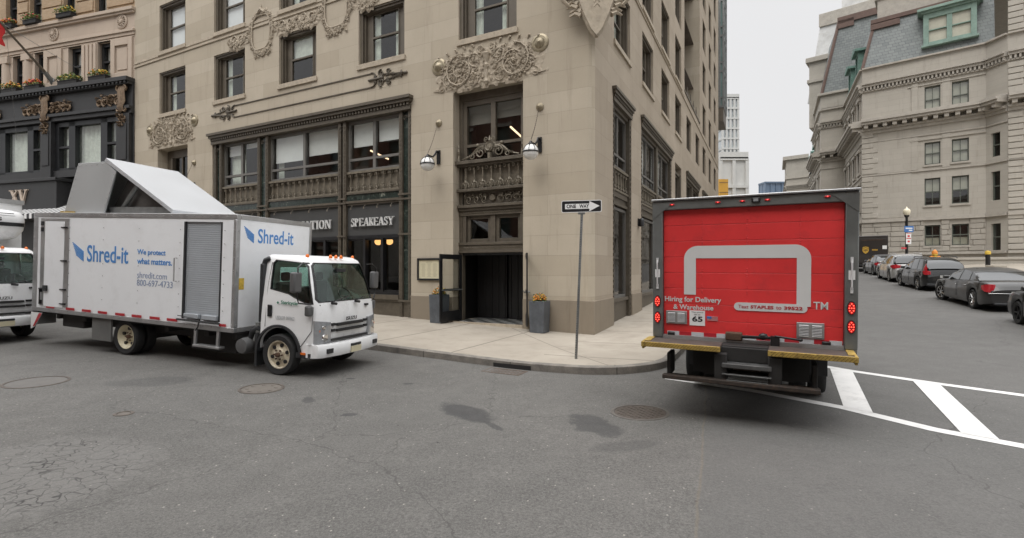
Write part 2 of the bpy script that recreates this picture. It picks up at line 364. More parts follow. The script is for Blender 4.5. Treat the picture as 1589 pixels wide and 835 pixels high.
    M['fl_or'] = pm('orange_flower', (.62, .22, .03), .6, var=.3, scale=20); M['fl_ye'] = pm('yellow_flower', (.62, .42, .06), .6, var=.25, scale=20)
    M['fl_wh'] = pm('cream_flower', (.62, .56, .46), .6, var=.15, scale=20); M['fl_rd'] = pm('red_flower', (.62, .09, .09), .6, var=.3, scale=20)
    M['parch'] = pm('parchment', (.58, .53, .37), .6, var=.03); M['ink'] = pm('faint_ink', (.33, .30, .21), .7, var=.05)
    M['signwhite'] = pm('sign_white', (.74, .74, .73), .4, var=.02); M['signblack'] = pm('sign_black', (.012, .012, .014), .4, var=.1)
    M['xvstone'] = mat_stone('pink_limestone', (.46, .375, .30), (.50, .415, .335), 2.6, 6., (.30, .23, .17), .3)
    M['xvbrick'] = mat_brick('tan_brick', (.36, .25, .15), (.42, .30, .19), (.38, .32, .25), .3, .085)
    M['xvblack'] = pm('charcoal_iron', (.030, .030, .031), .5, .1, var=.25, scale=2, dirt=(.05, .05, .05), dirt_amt=.4)
    M['xvdark'] = pm('black_window_frame', (.013, .014, .016), .45, var=.2)
    M['bronzeorn'] = pm('copper_bronze', (.20, .14, .09), .5, .4, var=.35, scale=7, bmp=.3)
    M['court'] = mat_stone('grey_granite', (.42, .39, .34), (.46, .43, .38), .55, 2.2, (.20, .18, .15), .55, .8)
    M['court_rust'] = mat_stone('rusticated_granite', (.38, .35, .305), (.44, .41, .36), .55, 1.5, (.19, .165, .13), 1.1)
    M['court_trim'] = pm('granite_trim', (.40, .37, .325), .85, var=.12, scale=2, dirt=(.16, .145, .12), dirt_amt=.45, bmp=.2, bscale=20)
    M['slate'] = mat_slate(); M['copper'] = pm('green_copper', (.12, .215, .18), .7, var=.3, scale=3, dirt=(.06, .10, .085), dirt_amt=.5)
    M['ridge'] = pm('brown_ridge', (.13, .085, .07), .8, var=.2)
    M['pane_pale'] = pm('pale_shade_behind_glass', (.46, .445, .36), .2, var=.1, scale=1.5)
    M['wrap'] = pm('weathered_white_sheeting', (.55, .55, .54), .7, var=.2, scale=.5, dirt=(.36, .34, .30), dirt_amt=.6)
    M['concrete'] = pm('pale_concrete', (.52, .52, .50), .85, var=.08, scale=.3)
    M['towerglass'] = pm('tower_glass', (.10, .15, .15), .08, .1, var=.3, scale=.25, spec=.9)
    M['tealglass'] = pm('teal_glass', (.20, .30, .29), .06, .1, var=.4, scale=.35, spec=1.); M['paleglass'] = pm('pale_tower_glass', (.46, .50, .52), .12, .1, var=.25, scale=.3, spec=.8)
    M['mustard'] = pm('mustard_panel', (.52, .28, .04), .6, var=.08, scale=.5); M['bluegl'] = pm('blue_glass', (.14, .19, .26), .15, .1, var=.15, scale=.1)
    M['redbrick'] = mat_brick('red_brick', (.17, .075, .055), (.22, .10, .07), (.25, .22, .19))
    M['brownvan'] = pm('dark_brown_paint', (.016, .011, .008), .35, var=.15, coat=.3); M['gold'] = pm('gold_vinyl', (.55, .33, .05), .4, .2, var=.1)
    M['signblue'] = pm('sign_blue', (.05, .16, .42), .45, var=.05); M['signred'] = pm('sign_red', (.55, .04, .05), .45, var=.05)
    M['flagcloth'] = pm('red_cloth', (.55, .03, .03), .8, var=.15)
    M['glow'] = pm('lamp_globe', (.72, .66, .50), .3, var=.05)
    M['skin'] = pm('dark_fabric', (.03, .03, .035), .85, var=.2); M['seat'] = pm('seat_fabric', (.05, .05, .052), .85, var=.2)
    M['stoneblock'] = pm('stone_block', (.34, .31, .26), .85, var=.15)
mk()

# ------------------------------------------------------------ mesh helpers
class MB:
    """collects faces and links them as ONE mesh object"""
    def __init__(s, fn=None): s.v = []; s.f = []; s.mi = []; s.cur = 0; s.fn = fn
    def p(s, *c):
        s.v.append(Vector(s.fn(*c)) if s.fn else Vector(c)); return len(s.v)-1
    def face(s, idx): s.f.append(tuple(idx)); s.mi.append(s.cur)
    def quad(s, *pts): s.face([s.p(*q) for q in pts])
    def box(s, x0, x1, y0, y1, z0, z1):
        i = [s.p(x, y, z) for x in (x0, x1) for y in (y0, y1) for z in (z0, z1)]
        for q in ((0, 1, 3, 2), (4, 6, 7, 5), (0, 4, 5, 1), (2, 3, 7, 6), (0, 2, 6, 4), (1, 5, 7, 3)): s.face([i[k] for k in q])
    def prism(s, poly, axis, d0, d1):
        """poly in the plane across the axis: axis x -> (y,z), y -> (x,z), z -> (x,y)"""
        def mk(q, d): return (d, q[0], q[1]) if axis == 'x' else (q[0], d, q[1]) if axis == 'y' else (q[0], q[1], d)
        a = [s.p(*mk(q, d0)) for q in poly]; b = [s.p(*mk(q, d1)) for q in poly]
        n = len(poly); s.face(a); s.face(b[::-1])
        for k in range(n): s.face([a[k], b[k], b[(k+1) % n], a[(k+1) % n]])
    def tube(s, path, r, n=6, cap=True, r1=None):
        path = [Vector(q) for q in path]; rings = []; m = len(path); up = None
        for k, q in enumerate(path):
            t = (path[min(k+1, m-1)]-path[max(k-1, 0)])
            t = t.normalized() if t.length > 1e-9 else Vector((0, 0, 1))
            if up is None: up = Vector((0, 0, 1)) if abs(t.z) < .9 else Vector((1, 0, 0))
            a = t.cross(up)
            if a.length < 1e-6: a = t.cross(Vector((.3, .9, .1)))
            a.normalize(); b = a.cross(t).normalized(); up = b
            rr = r if r1 is None else r+(r1-r)*k/max(1, m-1)
            rings.append([s.p(*(q+a*math.cos(2*math.pi*j/n)*rr+b*math.sin(2*math.pi*j/n)*rr)) for j in range(n)])
        for k in range(m-1):
            for j in range(n): s.face([rings[k][j], rings[k][(j+1) % n], rings[k+1][(j+1) % n], rings[k+1][j]])
        if cap: s.face(rings[0][::-1]); s.face(rings[-1])
    def lathe(s, prof, c=(0, 0, 0), axis='z', n=16, closed=False, cap0=True):
        """prof = [(radius, distance along the axis)]"""
        rings = []
        for r, d in prof:
            ring = []
            for j in range(n):
                a = 2*math.pi*j/n; x, y = r*math.cos(a), r*math.sin(a)
                q = (x, y, d) if axis == 'z' else (x, d, y) if axis == 'y' else (d, x, y)
                ring.append(s.p(c[0]+q[0], c[1]+q[1], c[2]+q[2]))
            rings.append(ring)
        for k in range(len(rings)-1):
            for j in range(n): s.face([rings[k][j], rings[k][(j+1) % n], rings[k+1][(j+1) % n], rings[k+1][j]])
        if closed:
            for j in range(n): s.face([rings[-1][j], rings[-1][(j+1) % n], rings[0][(j+1) % n], rings[0][j]])
        else:
            if cap0: s.face(rings[0][::-1])
            s.face(rings[-1])
    def blob(s, c, rx, ry, rz, rot=None, nu=6, nv=4):
        """small ellipsoid"""
        rot = rot or Matrix.Identity(3); c = Vector(c); rows = []
        top = s.p(*(c+rot@Vector((0, 0, rz)))); bot = s.p(*(c+rot@Vector((0, 0, -rz))))
        for i in range(1, nv):
            t = math.pi*i/nv
            rows.append([s.p(*(c+rot@Vector((rx*math.sin(t)*math.cos(2*math.pi*j/nu), ry*math.sin(t)*math.sin(2*math.pi*j/nu), rz*math.cos(t))))) for j in range(nu)])
        for j in range(nu):
            s.face([top, rows[0][j], rows[0][(j+1) % nu]]); s.face([bot, rows[-1][(j+1) % nu], rows[-1][j]])
            for i in range(nv-2): s.face([rows[i][j], rows[i+1][j], rows[i+1][(j+1) % nu], rows[i][(j+1) % nu]])
    def grid(s, rows):
        ids = [[s.p(*q) for q in r] for r in rows]
        for i in range(len(ids)-1):
            for j in range(len(ids[0])-1): s.face([ids[i][j], ids[i][j+1], ids[i+1][j+1], ids[i+1][j]])
    def loft(s, rings, cap=True):
        """closed rings of equal length"""
        ids = [[s.p(*q) for q in r] for r in rings]; n = len(ids[0])
        for i in range(len(ids)-1):
            for j in range(n): s.face([ids[i][j], ids[i][(j+1) % n], ids[i+1][(j+1) % n], ids[i+1][j]])
        if cap: s.face(ids[0][::-1]); s.face(ids[-1])
    def mesh(s, name, recalc=True):
        used = sorted({i for f in s.f for i in f})
        if len(used) < len(s.v): mp = {k: i for i, k in enumerate(used)}; s.v = [s.v[k] for k in used]; s.f = [tuple(mp[i] for i in f) for f in s.f]
        me = bpy.data.meshes.new(name); me.from_pydata([tuple(q) for q in s.v], [], s.f)
        me.polygons.foreach_set('material_index', s.mi)
        if recalc:
            bm = bmesh.new(); bm.from_mesh(me); bmesh.ops.recalc_face_normals(bm, faces=bm.faces); bm.to_mesh(me); bm.free()
        return me
    def build(s, name, mats, parent=None, smooth=None, bevel=0., recalc=True):
        return link(s.mesh(name, recalc), name, mats, parent, smooth, bevel)
def link(me, name, mats, parent=None, smooth=None, bevel=0., seg=2):
    if not isinstance(mats, (list, tuple)): mats = [mats]
    for m in mats: me.materials.append(M[m] if isinstance(m, str) else m)
    if smooth is not None:
        me.shade_smooth()
        if smooth < 180: me.set_sharp_from_angle(angle=R(smooth))
    me.name = name
    o = bpy.data.objects.new(name, me); COL.objects.link(o)
    if parent is not None: o.parent = parent
    if bevel:
        b = o.modifiers.new('bevel', 'BEVEL'); b.width = bevel; b.segments = seg; b.limit_method = 'ANGLE'; b.angle_limit = R(35)
        if smooth is None: me.shade_smooth(); me.set_sharp_from_angle(angle=R(50))
    return o
def tag(o, label=None, cat=None, group=None, kind=None):
    if label: o['label'] = label
    if cat: o['category'] = cat
    if group: o['group'] = group
    if kind: o['kind'] = kind
    return o
def thing(name, label, cat, loc=(0, 0, 0), rot=(0, 0, 0), group=None):
    o = bpy.data.objects.new(name, None); COL.objects.link(o); o.empty_display_size = .2
    o.location = loc; o.rotation_euler = rot
    return tag(o, label, cat, group)
def copy_tree(o, parent=None):
    c = o.copy(); COL.objects.link(c)
    if parent is not None: c.parent = parent
    for ch in [q for q in bpy.data.objects if q.parent == o]: copy_tree(ch, c)
    return c
def boolean(o, cutter, op='DIFFERENCE'):
    m = o.modifiers.new('b', 'BOOLEAN'); m.operation = op; m.object = cutter; m.solver = 'EXACT'
def freeze(o, smooth=40):
    """apply modifiers without operators"""
    dg = bpy.context.evaluated_depsgraph_get(); dg.update()
    me = bpy.data.meshes.new_from_object(o.evaluated_get(dg), depsgraph=dg)
    o.modifiers.clear(); old = o.data; o.data = me
    me.shade_smooth(); me.set_sharp_from_angle(angle=R(smooth))
    return o
def kill(*os_):
    for o in os_: bpy.data.objects.remove(o, do_unlink=True)
def text_mesh(txt, bold=0., extrude=.006, spacing=1., shear=0.):
    cu = bpy.data.curves.new('t', 'FONT'); cu.body = txt; cu.offset = bold; cu.extrude = extrude; cu.space_character = spacing; cu.shear = shear
    cu.resolution_u = 4
    ob = bpy.data.objects.new('t', cu); COL.objects.link(ob)
    dg = bpy.context.evaluated_depsgraph_get(); dg.update()
    me = bpy.data.meshes.new_from_object(ob.evaluated_get(dg)); bpy.data.objects.remove(ob); 
    return me
def lettering(txt, name, mat, parent, origin, right, up, w=None, h=None, bold=0., depth=.006, spacing=1.):
    """text laid on a surface: origin is its lower left corner, right and up are unit vectors"""
    me = text_mesh(txt, bold, 0.5, spacing)
    xs = [v.co.x for v in me.vertices]; ys = [v.co.y for v in me.vertices]
    x0, x1, y0, y1 = min(xs), max(xs), min(ys), max(ys)
    sx = w/(x1-x0) if w else h/(y1-y0); sy = h/(y1-y0) if h else sx
    right = Vector(right); up = Vector(up); n = right.cross(up)
    o = Vector(origin)
    for v in me.vertices:
        c = v.co; v.co = o+right*((c.x-x0)*sx)+up*((c.y-y0)*sy)+n*((c.z+.5)*depth)
    return link(me, name, mat, parent)
def strokes(polys, name, mat, parent, origin, right, up, depth):
    """flat polygons in (right, up) metres, raised by depth"""
    mb = MB(); right = Vector(right); up = Vector(up); n = right.cross(up); o = Vector(origin)
    for poly in polys:
        a = [mb.p(*(o+right*x+up*y)) for x, y in poly]; b = [mb.p(*(o+right*x+up*y+n*depth)) for x, y in poly]; k = len(poly)
        mb.face(a[::-1]); mb.face(b)
        for j in range(k): mb.face([a[j], a[(j+1) % k], b[(j+1) % k], b[j]])
    return mb.build(name, mat, parent)

# ------------------------------------------------------------ ground, kerb, walks, paint
def frange(a, b, n): return [a+(b-a)*i/n for i in range(n+1)]
def root_local(o):      # building frame: x along the front (rightwards), y into the block
    o.location = (C0.x, C0.y, 0); o.rotation_euler = (0, 0, math.atan2(-E1.y, -E1.x)); return o
KB, KA = -5.08, -2.9      # kerb lines: front street (b), side street (a)
KR = 1.75
def kerb_path(off=0.):
    """kerb face line, offset inwards towards the walk"""
    pts = [(a, KB+off) for a in frange(90, 10, 20)] + [(a, KB+off) for a in frange(9.5, KA+KR+.2, 26)]
    cx, cy = KA+KR, KB+KR; r = KR-off
    for k in range(13):
        t = math.pi/2*k/12; pts.append((cx-r*math.sin(t), cy-r*math.cos(t)))
    pts += [(KA+off, b) for b in frange(cy+.3, 14, 30)] + [(KA+off, b) for b in frange(16, 90, 20)]
    return pts
def surf(a, b, dz):
    x, y = xy(a, b); return (x, y, gz_ab(a, b)+dz)
def build_ground():
    g = MB()
    la = sorted(set([-420, -260, -160, -100, -70, -50, -40] + frange(-34, 34, 85) + [40, 50, 70, 100, 160, 260, 420]))
    lb = sorted(set([-300, -200, -120, -80, -50, -36] + frange(-30, 60, 110) + [70, 85, 110, 150, 200, 280, 400, 700]))
    g.grid([[surf(a, b, 0) for b in lb] for a in la])
    tag(g.build('road', 'asphalt', smooth=180), kind='structure')
    o0, o1 = kerb_path(0.0), kerb_path(.17)
    k = MB()
    rows = []
    for (p, q) in zip(o0, o1):
        rows.append([surf(p[0], p[1], -.12), surf(p[0], p[1], .145), surf(*[p[i]+(q[i]-p[i])*.16 for i in (0, 1)], .162), surf(q[0], q[1], .165)])
    k.grid(rows)
    tag(k.build('kerb', 'kerb', smooth=30), kind='structure')
    # kerb stone joints, as narrow dark grooves standing 3 mm proud of the granite
    j = MB(); acc = 0.; nxt = 1.3; random.seed(3)
    for i in range(len(o0)-1):
        p, q = o0[i], o0[i+1]; L_ = math.dist(p, q)
        while acc+L_ > nxt:
            t = (nxt-acc)/L_; a = p[0]+(q[0]-p[0])*t; b = p[1]+(q[1]-p[1])*t
            i0, i1 = o1[i], o1[i+1]; a2 = i0[0]+(i1[0]-i0[0])*t; b2 = i0[1]+(i1[1]-i0[1])*t
            if -4 < a < 12 and b < 8:
                da, db = (q[0]-p[0])/L_*.007, (q[1]-p[1])/L_*.007
                na, nb = (a-a2)*.02, (b-b2)*.02
                pts = [(a+na, b+nb, -.05), (a+na, b+nb, .148), (a2, b2, .169)]
                for u in range(2):
                    (xa, ya, za), (xb, yb, zb) = pts[u], pts[u+1]
                    j.quad(surf(xa-da, ya-db, za), surf(xa+da, ya+db, za), surf(xb+da, yb+db, zb), surf(xb-da, yb-db, zb))
            nxt += random.choice((1.75, 2.1, 2.4))
        acc += L_
    tag(j.build('kerb_joints', 'blackmat', recalc=False), kind='structure')
    # sidewalk in building coordinates so that its joints follow the walls
    root = None
    s = MB()
    aw = frange(90, 9, 18)+frange(8.5, 0, 24)
    bs_ = frange(KB+.17, 1.2, 8)
    s.grid([[(-a, b, gz_ab(a, b)+.165) for b in bs_] for a in aw])
    inner = [q for q in o1 if q[0] < .001 and q[1] < .001]
    inner = [(0., KB+.17)]+inner+[(KA+.17, 0.)]
    s.grid([[(-(q[0]*t+0*(1-t)), q[1]*t, gz_ab(q[0]*t, q[1]*t)+.165) for t in frange(0, 1, 8)] for q in inner])
    s.grid([[(-a, b, gz_ab(a, b)+.165) for a in frange(KA+.17, 1.2, 6)] for b in frange(0, 14, 28)+frange(16, 90, 20)])
    tag(root_local(s.build('sidewalk', 'walk', smooth=180)), kind='structure')
    # far kerb and forecourt on the right of the side street
    f = MB()
    f.grid([[surf(-14.2-d, b, .13) for d in (0., 4, 10, 20, 40, 80)] for b in frange(3, 60, 40)])
    f.grid([[surf(-14.2, b, z) for z in (-.1, .13)] for b in frange(3, 60, 40)])
    f.grid([[surf(-14.2-d, 3, z) for z in (-.1, .13)] for d in (0., 4, 10, 20, 40, 80)])
    tag(f.build('forecourt', 'walk', smooth=30), kind='structure')
    # opposite walk, behind the camera
    w = MB(); w.grid([[surf(a, b, z) for (b, z) in ((-18.5, -.1), (-18.5, .13), (-22.6, .14))] for a in frange(-60, 60, 60)])
    tag(w.build('opposite_sidewalk', 'walk', smooth=30), kind='structure')
def strip(pts, w, name='lane_paint'):
    """painted line along world points"""
    mb = MB(); n = len(pts); l, r = [], []
    dense = []
    for i in range(n-1):
        k = max(1, int(math.dist(pts[i], pts[i+1])/.4))
        dense += [tuple(pts[i][q]+(pts[i+1][q]-pts[i][q])*t/k for q in (0, 1)) for t in range(k)]
    dense.append(tuple(pts[-1][:2]))
    for i, q in enumerate(dense):
        a, b = Vector(dense[max(0, i-1)]), Vector(dense[min(len(dense)-1, i+1)]); t = (b-a).normalized(); nn = Vector((-t.y, t.x))*w/2
        p0, p1 = Vector(q)+nn, Vector(q)-nn
        l.append((p0.x, p0.y, gz(p0.x, p0.y)+.005)); r.append((p1.x, p1.y, gz(p1.x, p1.y)+.005))
    mb.grid([[a, b] for a, b in zip(l, r)])
    return tag(mb.build(name, 'line', recalc=False), kind='structure')
def quadpaint(px, name='lane_paint', dz=.009):
    q = [ground_at(*p) for p in px]; mb = MB(); N = 8
    rows = []
    for i in range(N+1):
        t = i/N; a = q[0].lerp(q[3], t); b = q[1].lerp(q[2], t)
        rows.append([(c.x, c.y, gz(c.x, c.y)+dz) for c in (a, a.lerp(b, .5), b)])
    mb.grid(rows); return tag(mb.build(name, 'line', recalc=False), kind='structure')
def build_paint():
    P = [ground_at(*p) for p in ((1035, 587), (1170, 607), (1309, 633), (1450, 667), (1589, 693), (1800, 742))]
    P0 = P[0]
    strip([tuple(q)[:2] for q in P], .20)
    T = [ground_at(*p) for p in ((1240, 562), (1325, 576.5), (1450, 595), (1589, 614), (1900, 652))]
    strip([tuple(q)[:2] for q in T], .20)
    quadpaint([(1288, 572), (1323, 577), (1355, 642), (1309, 632)])
    quadpaint([(1415, 590), (1457, 596), (1552, 684), (1492, 673)])
def disc_cover(name, label, u, v, rad, mat, ring, holes=True, group=None, cat='manhole cover'):
    q = ground_at(u, v); x, y = q.x, q.y
    e = .3
    nx = -(gz(x+e, y)-gz(x-e, y))/(2*e); ny = -(gz(x, y+e)-gz(x, y-e))/(2*e)
    rt = thing(name, label, cat, (x, y, gz(x, y)), Vector((nx, ny, 1)).to_track_quat('Z', 'Y').to_euler(), group)
    mb = MB(); mb.lathe([(rad, -.05), (rad, .006), (rad-.045, .008), (rad-.05, -.05)], n=48, closed=True); mb.build('frame_ring', ring, rt, 40)
    mb = MB(); mb.lathe([(rad-.055, -.05), (rad-.055, .004)], n=48)
    if holes == 'waffle':
        m = int((rad-.08)/.055)
        for i in range(-m, m+1):
            for k in range(-m, m+1):
                if (i*i+k*k)*.055**2 < (rad-.09)**2 and (i+k) % 2 == 0: mb.box(i*.055-.02, i*.055+.02, k*.055-.02, k*.055+.02, .003, .010)
    elif holes:
        for i in range(8):
            t = 2*math.pi*i/8; mb.lathe([(.035, .003), (.035, .010)], (math.cos(t)*rad*.62, math.sin(t)*rad*.62, 0), n=10)
    mb.build('lid', mat, rt, 40)
    return rt
def build_covers():
    disc_cover('manhole_cover', 'rusty waffle patterned manhole cover nearest the red truck', 993, 640, .43, 'iron', 'iron_hi', 'waffle', 'round covers set in the road')
    disc_cover('manhole_cover', 'smooth tarred manhole cover just in front of the white truck cab', 406, 603, .38, 'roadlid', 'iron', True, 'round covers set in the road')
    disc_cover('manhole_cover', 'wide pale manhole cover beside the rear wheel of the white truck', 57, 593, .47, 'roadlid2', 'iron', False, 'round covers set in the road')
    disc_cover('valve_cover', 'small round valve cover alone in the open asphalt on the left', 192, 642, .13, 'roadlid', 'iron', False, 'round covers set in the road')
    # catch basin at the kerb: grate in the road and a stone throat in the kerb
    q = ground_at(772, 581); a, b = ab(q.x, q.y); b = KB-.36
    rt = thing('drain_grate', 'rusty slotted storm drain grate in the gutter below the entrance', 'drain', surf(a, b, 0), (0, -.0, math.atan2(-E1.y, -E1.x)))
    mb = MB(); w, d = .46, .24
    for x0, x1, y0, y1 in ((-w, w, -d, -d+.04), (-w, w, d-.04, d), (-w, -w+.04, -d+.04, d-.04), (w-.04, w, -d+.04, d-.04)): mb.box(x0, x1, y0, y1, -.05, .012)
    mb.build('frame', 'iron_rust', rt, bevel=.004)
    mb = MB()
    for i in range(11): x = -w+.08+i*(2*w-.16)/10; mb.box(x-.013, x+.013, -d+.04, d-.04, -.05, .008)
    mb.box(-w+.04, w-.04, -.018, .018, -.05, .003); mb.build('bars', 'iron_rust', rt)
    mb = MB(); mb.box(-w+.03, w-.03, -d+.03, d-.03, -.06, .0015); mb.build('pit', 'blackmat', rt)
    mb = MB(); mb.box(-.47, .47, .352, .40, -.02, .10); mb.build('inlet', 'blackmat', rt)
M['iron_rust'] = pm('rusty_grate', (.105, .078, .062), .75, .15, var=.3, scale=8); M['roadlid'] = pm('tarred_lid', (.125, .11, .094), .8, var=.2, scale=6, bmp=.3); M['roadlid2'] = pm('pale_lid', (.13, .122, .112), .75, .1, var=.2, scale=5, bmp=.3)
build_ground(); build_paint(); build_covers()

# ------------------------------------------------------------ walls with openings
def FR(x, z, d): return (x, d, z)          # front wall: u = local x, d = depth inwards
def SD(y, z, d): return (-d, y, z)         # side wall
def wallsheet(mb, u0, u1, z0, z1, ops, d=0., back=.45):
    """sheet with rectangular openings (u0,u1,z0,z1,depth) and their reveals; mb.fn maps (u,z,d)"""
    us = sorted(set([u0, u1]+[q for o in ops for q in o[:2]])); zs = sorted(set([z0, z1]+[q for o in ops for q in o[2:4]]))
    us = [q for q in us if u0-1e-6 <= q <= u1+1e-6]; zs = [q for q in zs if z0-1e-6 <= q <= z1+1e-6]
    for i in range(len(us)-1):
        for j in range(len(zs)-1):
            cu, cz = (us[i]+us[i+1])/2, (zs[j]+zs[j+1])/2
            if any(o[0] < cu < o[1] and o[2] < cz < o[3] for o in ops): continue
            mb.quad((us[i], zs[j], d), (us[i+1], zs[j], d), (us[i+1], zs[j+1], d), (us[i], zs[j+1], d))
    for o in ops:
        a, b, c, e, q = (list(o)+[back])[:5]
        c = max(c, z0); e = min(e, z1)
        mb.quad((a, c, d), (a, c, q), (a, e, q), (a, e, d)); mb.quad((b, c, d), (b, e, d), (b, e, q), (b, c, q))
        mb.quad((a, e, d), (a, e, q), (b, e, q), (b, e, d))
        if o[2] > z0: mb.quad((a, c, d), (b, c, d), (b, c, q), (a, c, q))
def slab(mb, u0, u1, z0, z1, d0, d1): mb.box(u0, u1, z0, z1, d0, d1)      # with fn: (u,z,d)

def scroll(mb, cx, cz, r, turns, a0, sgn, t0, t1, h=.03, n=26, nn=5):
    pts = []
    for k in range(n+1):
        t = k/n; a = a0+sgn*turns*2*math.pi*t; rr = r*(1-t)**.8+.012
        pts.append((cx+rr*math.cos(a), cz+rr*math.sin(a), -h*(1-.3*t)))
    mb.tube(pts, t0, nn, True, t1)
def rotm(a): return Matrix.Rotation(a, 3, 'Y')
def leafy(mb, x, z, s, a, h=.03):
    """three lobed acanthus sprig, mapped through mb.fn at its centres"""
    for da, k in ((0, 1.), (.75, .72), (-.75, .72)):
        dx, dz = math.cos(a+da), math.sin(a+da)
        pts = [(x, z, -h*.6), (x+dx*s*.35*k, z+dz*s*.35*k, -h*1.5), (x+dx*s*.75*k, z+dz*s*.75*k, -h*1.2), (x+dx*s*k, z+dz*s*k, -h*.2)]
        mb.tube(pts, s*.17, 5, True, s*.04)
def carved_ground(mb, x0, x1, z0, z1, nx, nz, env, amp, sc, seed=0.):
    """solid carved relief as a height field; env(x, z) is 1 on the ornament and 0 off it"""
    ids, on = [], []
    for j in range(nz+1):
        z = z0+(z1-z0)*j/nz; r = []; q = []
        for i in range(nx+1):
            x = x0+(x1-x0)*i/nx; e = env(x, z)
            n1 = abs(mnoise.noise(Vector((x*sc+seed, z*sc, 1.3)))); n2 = abs(mnoise.noise(Vector((x*sc*2.1, z*sc*2.1+seed, 7.7))))
            h = (1-min(1, n1*2.6))*.75+(1-min(1, n2*2.6))*.45
            r.append(mb.p(x, z, .012-e*(.014+amp*h) if e > 0 else .02)); q.append(e > 0)
        ids.append(r); on.append(q)
    for j in range(nz):
        for i in range(nx):
            if on[j][i] or on[j+1][i] or on[j][i+1] or on[j+1][i+1]: mb.face([ids[j][i], ids[j][i+1], ids[j+1][i+1], ids[j+1][i]])
def relief_panel(root, fn, uc, zc, w, h, name='carved_relief', mat='carve', seed=1, urn=True):
    rnd = random.Random(seed); mb = MB(fn)
    for sg in (-1, 1):
        scroll(mb, uc+sg*w*.25, zc-.02*h, h*.40, 1.9, math.pi/2 if sg > 0 else math.pi/2, -sg, .032, .016, .065)
        scroll(mb, uc+sg*w*.36, zc-h*.16, h*.22, 1.5, math.pi*.1, sg, .026, .014, .04)
        scroll(mb, uc+sg*w*.11, zc+h*.20, h*.17, 1.5, -math.pi/2, sg, .026, .014, .04)
        scroll(mb, uc+sg*w*.13, zc-h*.28, h*.17, 1.3, math.pi*.5, sg, .026, .014, .04)
        scroll(mb, uc+sg*w*.43, zc-h*.36, h*.10, 1.2, math.pi*.5, -sg, .022, .012, .03)
        scroll(mb, uc+sg*w*.05, zc+h*.40, h*.09, 1.4, -math.pi/2, sg, .024, .013, .05)
        for k in range(150):
            t = rnd.random()*2*math.pi; rr = h*(.10+.34*rnd.random())
            x = uc+sg*w*(.25+.02*rnd.random())+rr*math.cos(t)*1.25; z = zc-.03*h+rr*math.sin(t)
            if abs(x-uc) < w*.5: leafy(mb, x, z, .06+.075*rnd.random(), t+rnd.choice((1.2, -1.2)), .028+.03*rnd.random())
        for k in range(46):
            leafy(mb, uc+sg*w*(.01+.17*rnd.random()), zc+h*(rnd.random()-.52), .06+.06*rnd.random(), rnd.random()*6.3, .04)
        for k in range(5):
            x = uc+sg*w*(.12+.33*k/4.); mb.tube([(x, zc+h*(.48-.12*(k/4)**2), -.01), (x+sg*.03, zc+h*(.53-.12*(k/4)**2), -.05), (x+sg*.08, zc+h*(.54-.12*(k/4)**2), -.02)], .035, 5)
        mb.tube([(uc+sg*w*.42, zc-h*.36, -.03), (uc+sg*w*.47, zc-h*.40, -.03), (uc+sg*w*.52, zc-h*.38, -.02)], .03, 5, True, .012)
    def env(x, z):
        u = abs(x-uc)/(w*.5); t = (z-zc)/h
        top = .44-.16*u**2; bot = -.48+.04*math.sin(u*9); edge = min((1.02-u)/.10, (top-t)/.06, (t-bot)/.06)+1.6*mnoise.noise(Vector((x*5, z*5, seed*3.1)))
        return max(0, min(1, edge))
    carved_ground(mb, uc-w*.54, uc+w*.54, zc-h*.52, zc+h*.50, 190, 66, env, .030, 4.2, seed)
    # candelabrum and flower heads
    if urn:
        prof = [(.05, -.45), (.10, -.38), (.05, -.3), (.035, -.1), (.09, 0), (.06, .06), (.12, .2), (.15, .26), (.05, .3)]
        for i in range(len(prof)-1):
            (r0, q0), (r1, q1) = prof[i], prof[i+1]
            mb.tube([(uc, zc+q0*h, -.02), (uc, zc+q1*h, -.02)], r0, 7, True, r1)
    for sg in (-1, 1):
        for k in range(7):
            t = k*2*math.pi/7; leafy(mb, uc+sg*w*.25, zc-.02*h, .13, t, .06)
    return mb.build(name, mat, root, 60)
def boss(root, fn, u, z, r, mat='brass', name='bronze_boss'):
    mb = MB()
    o = Vector(fn(u, z, 0)); n = (Vector(fn(u, z, -1))-o)
    prof = [(r, 0), (r, .04), (r*.86, .09), (r*.72, .10), (r*.70, .07), (r*.58, .08), (r*.5, .16), (r*.32, .24), (r*.2, .26), (r*.16, .3), (.01, .32)]
    axis = 'y' if abs(n.y) > .5 else 'x'
    sg = n.y if axis == 'y' else n.x
    mb.lathe([(a, b*.5*sg*r/.3) for a, b in prof], tuple(o), axis, 20)
    return mb.build(name, mat, root, 50)
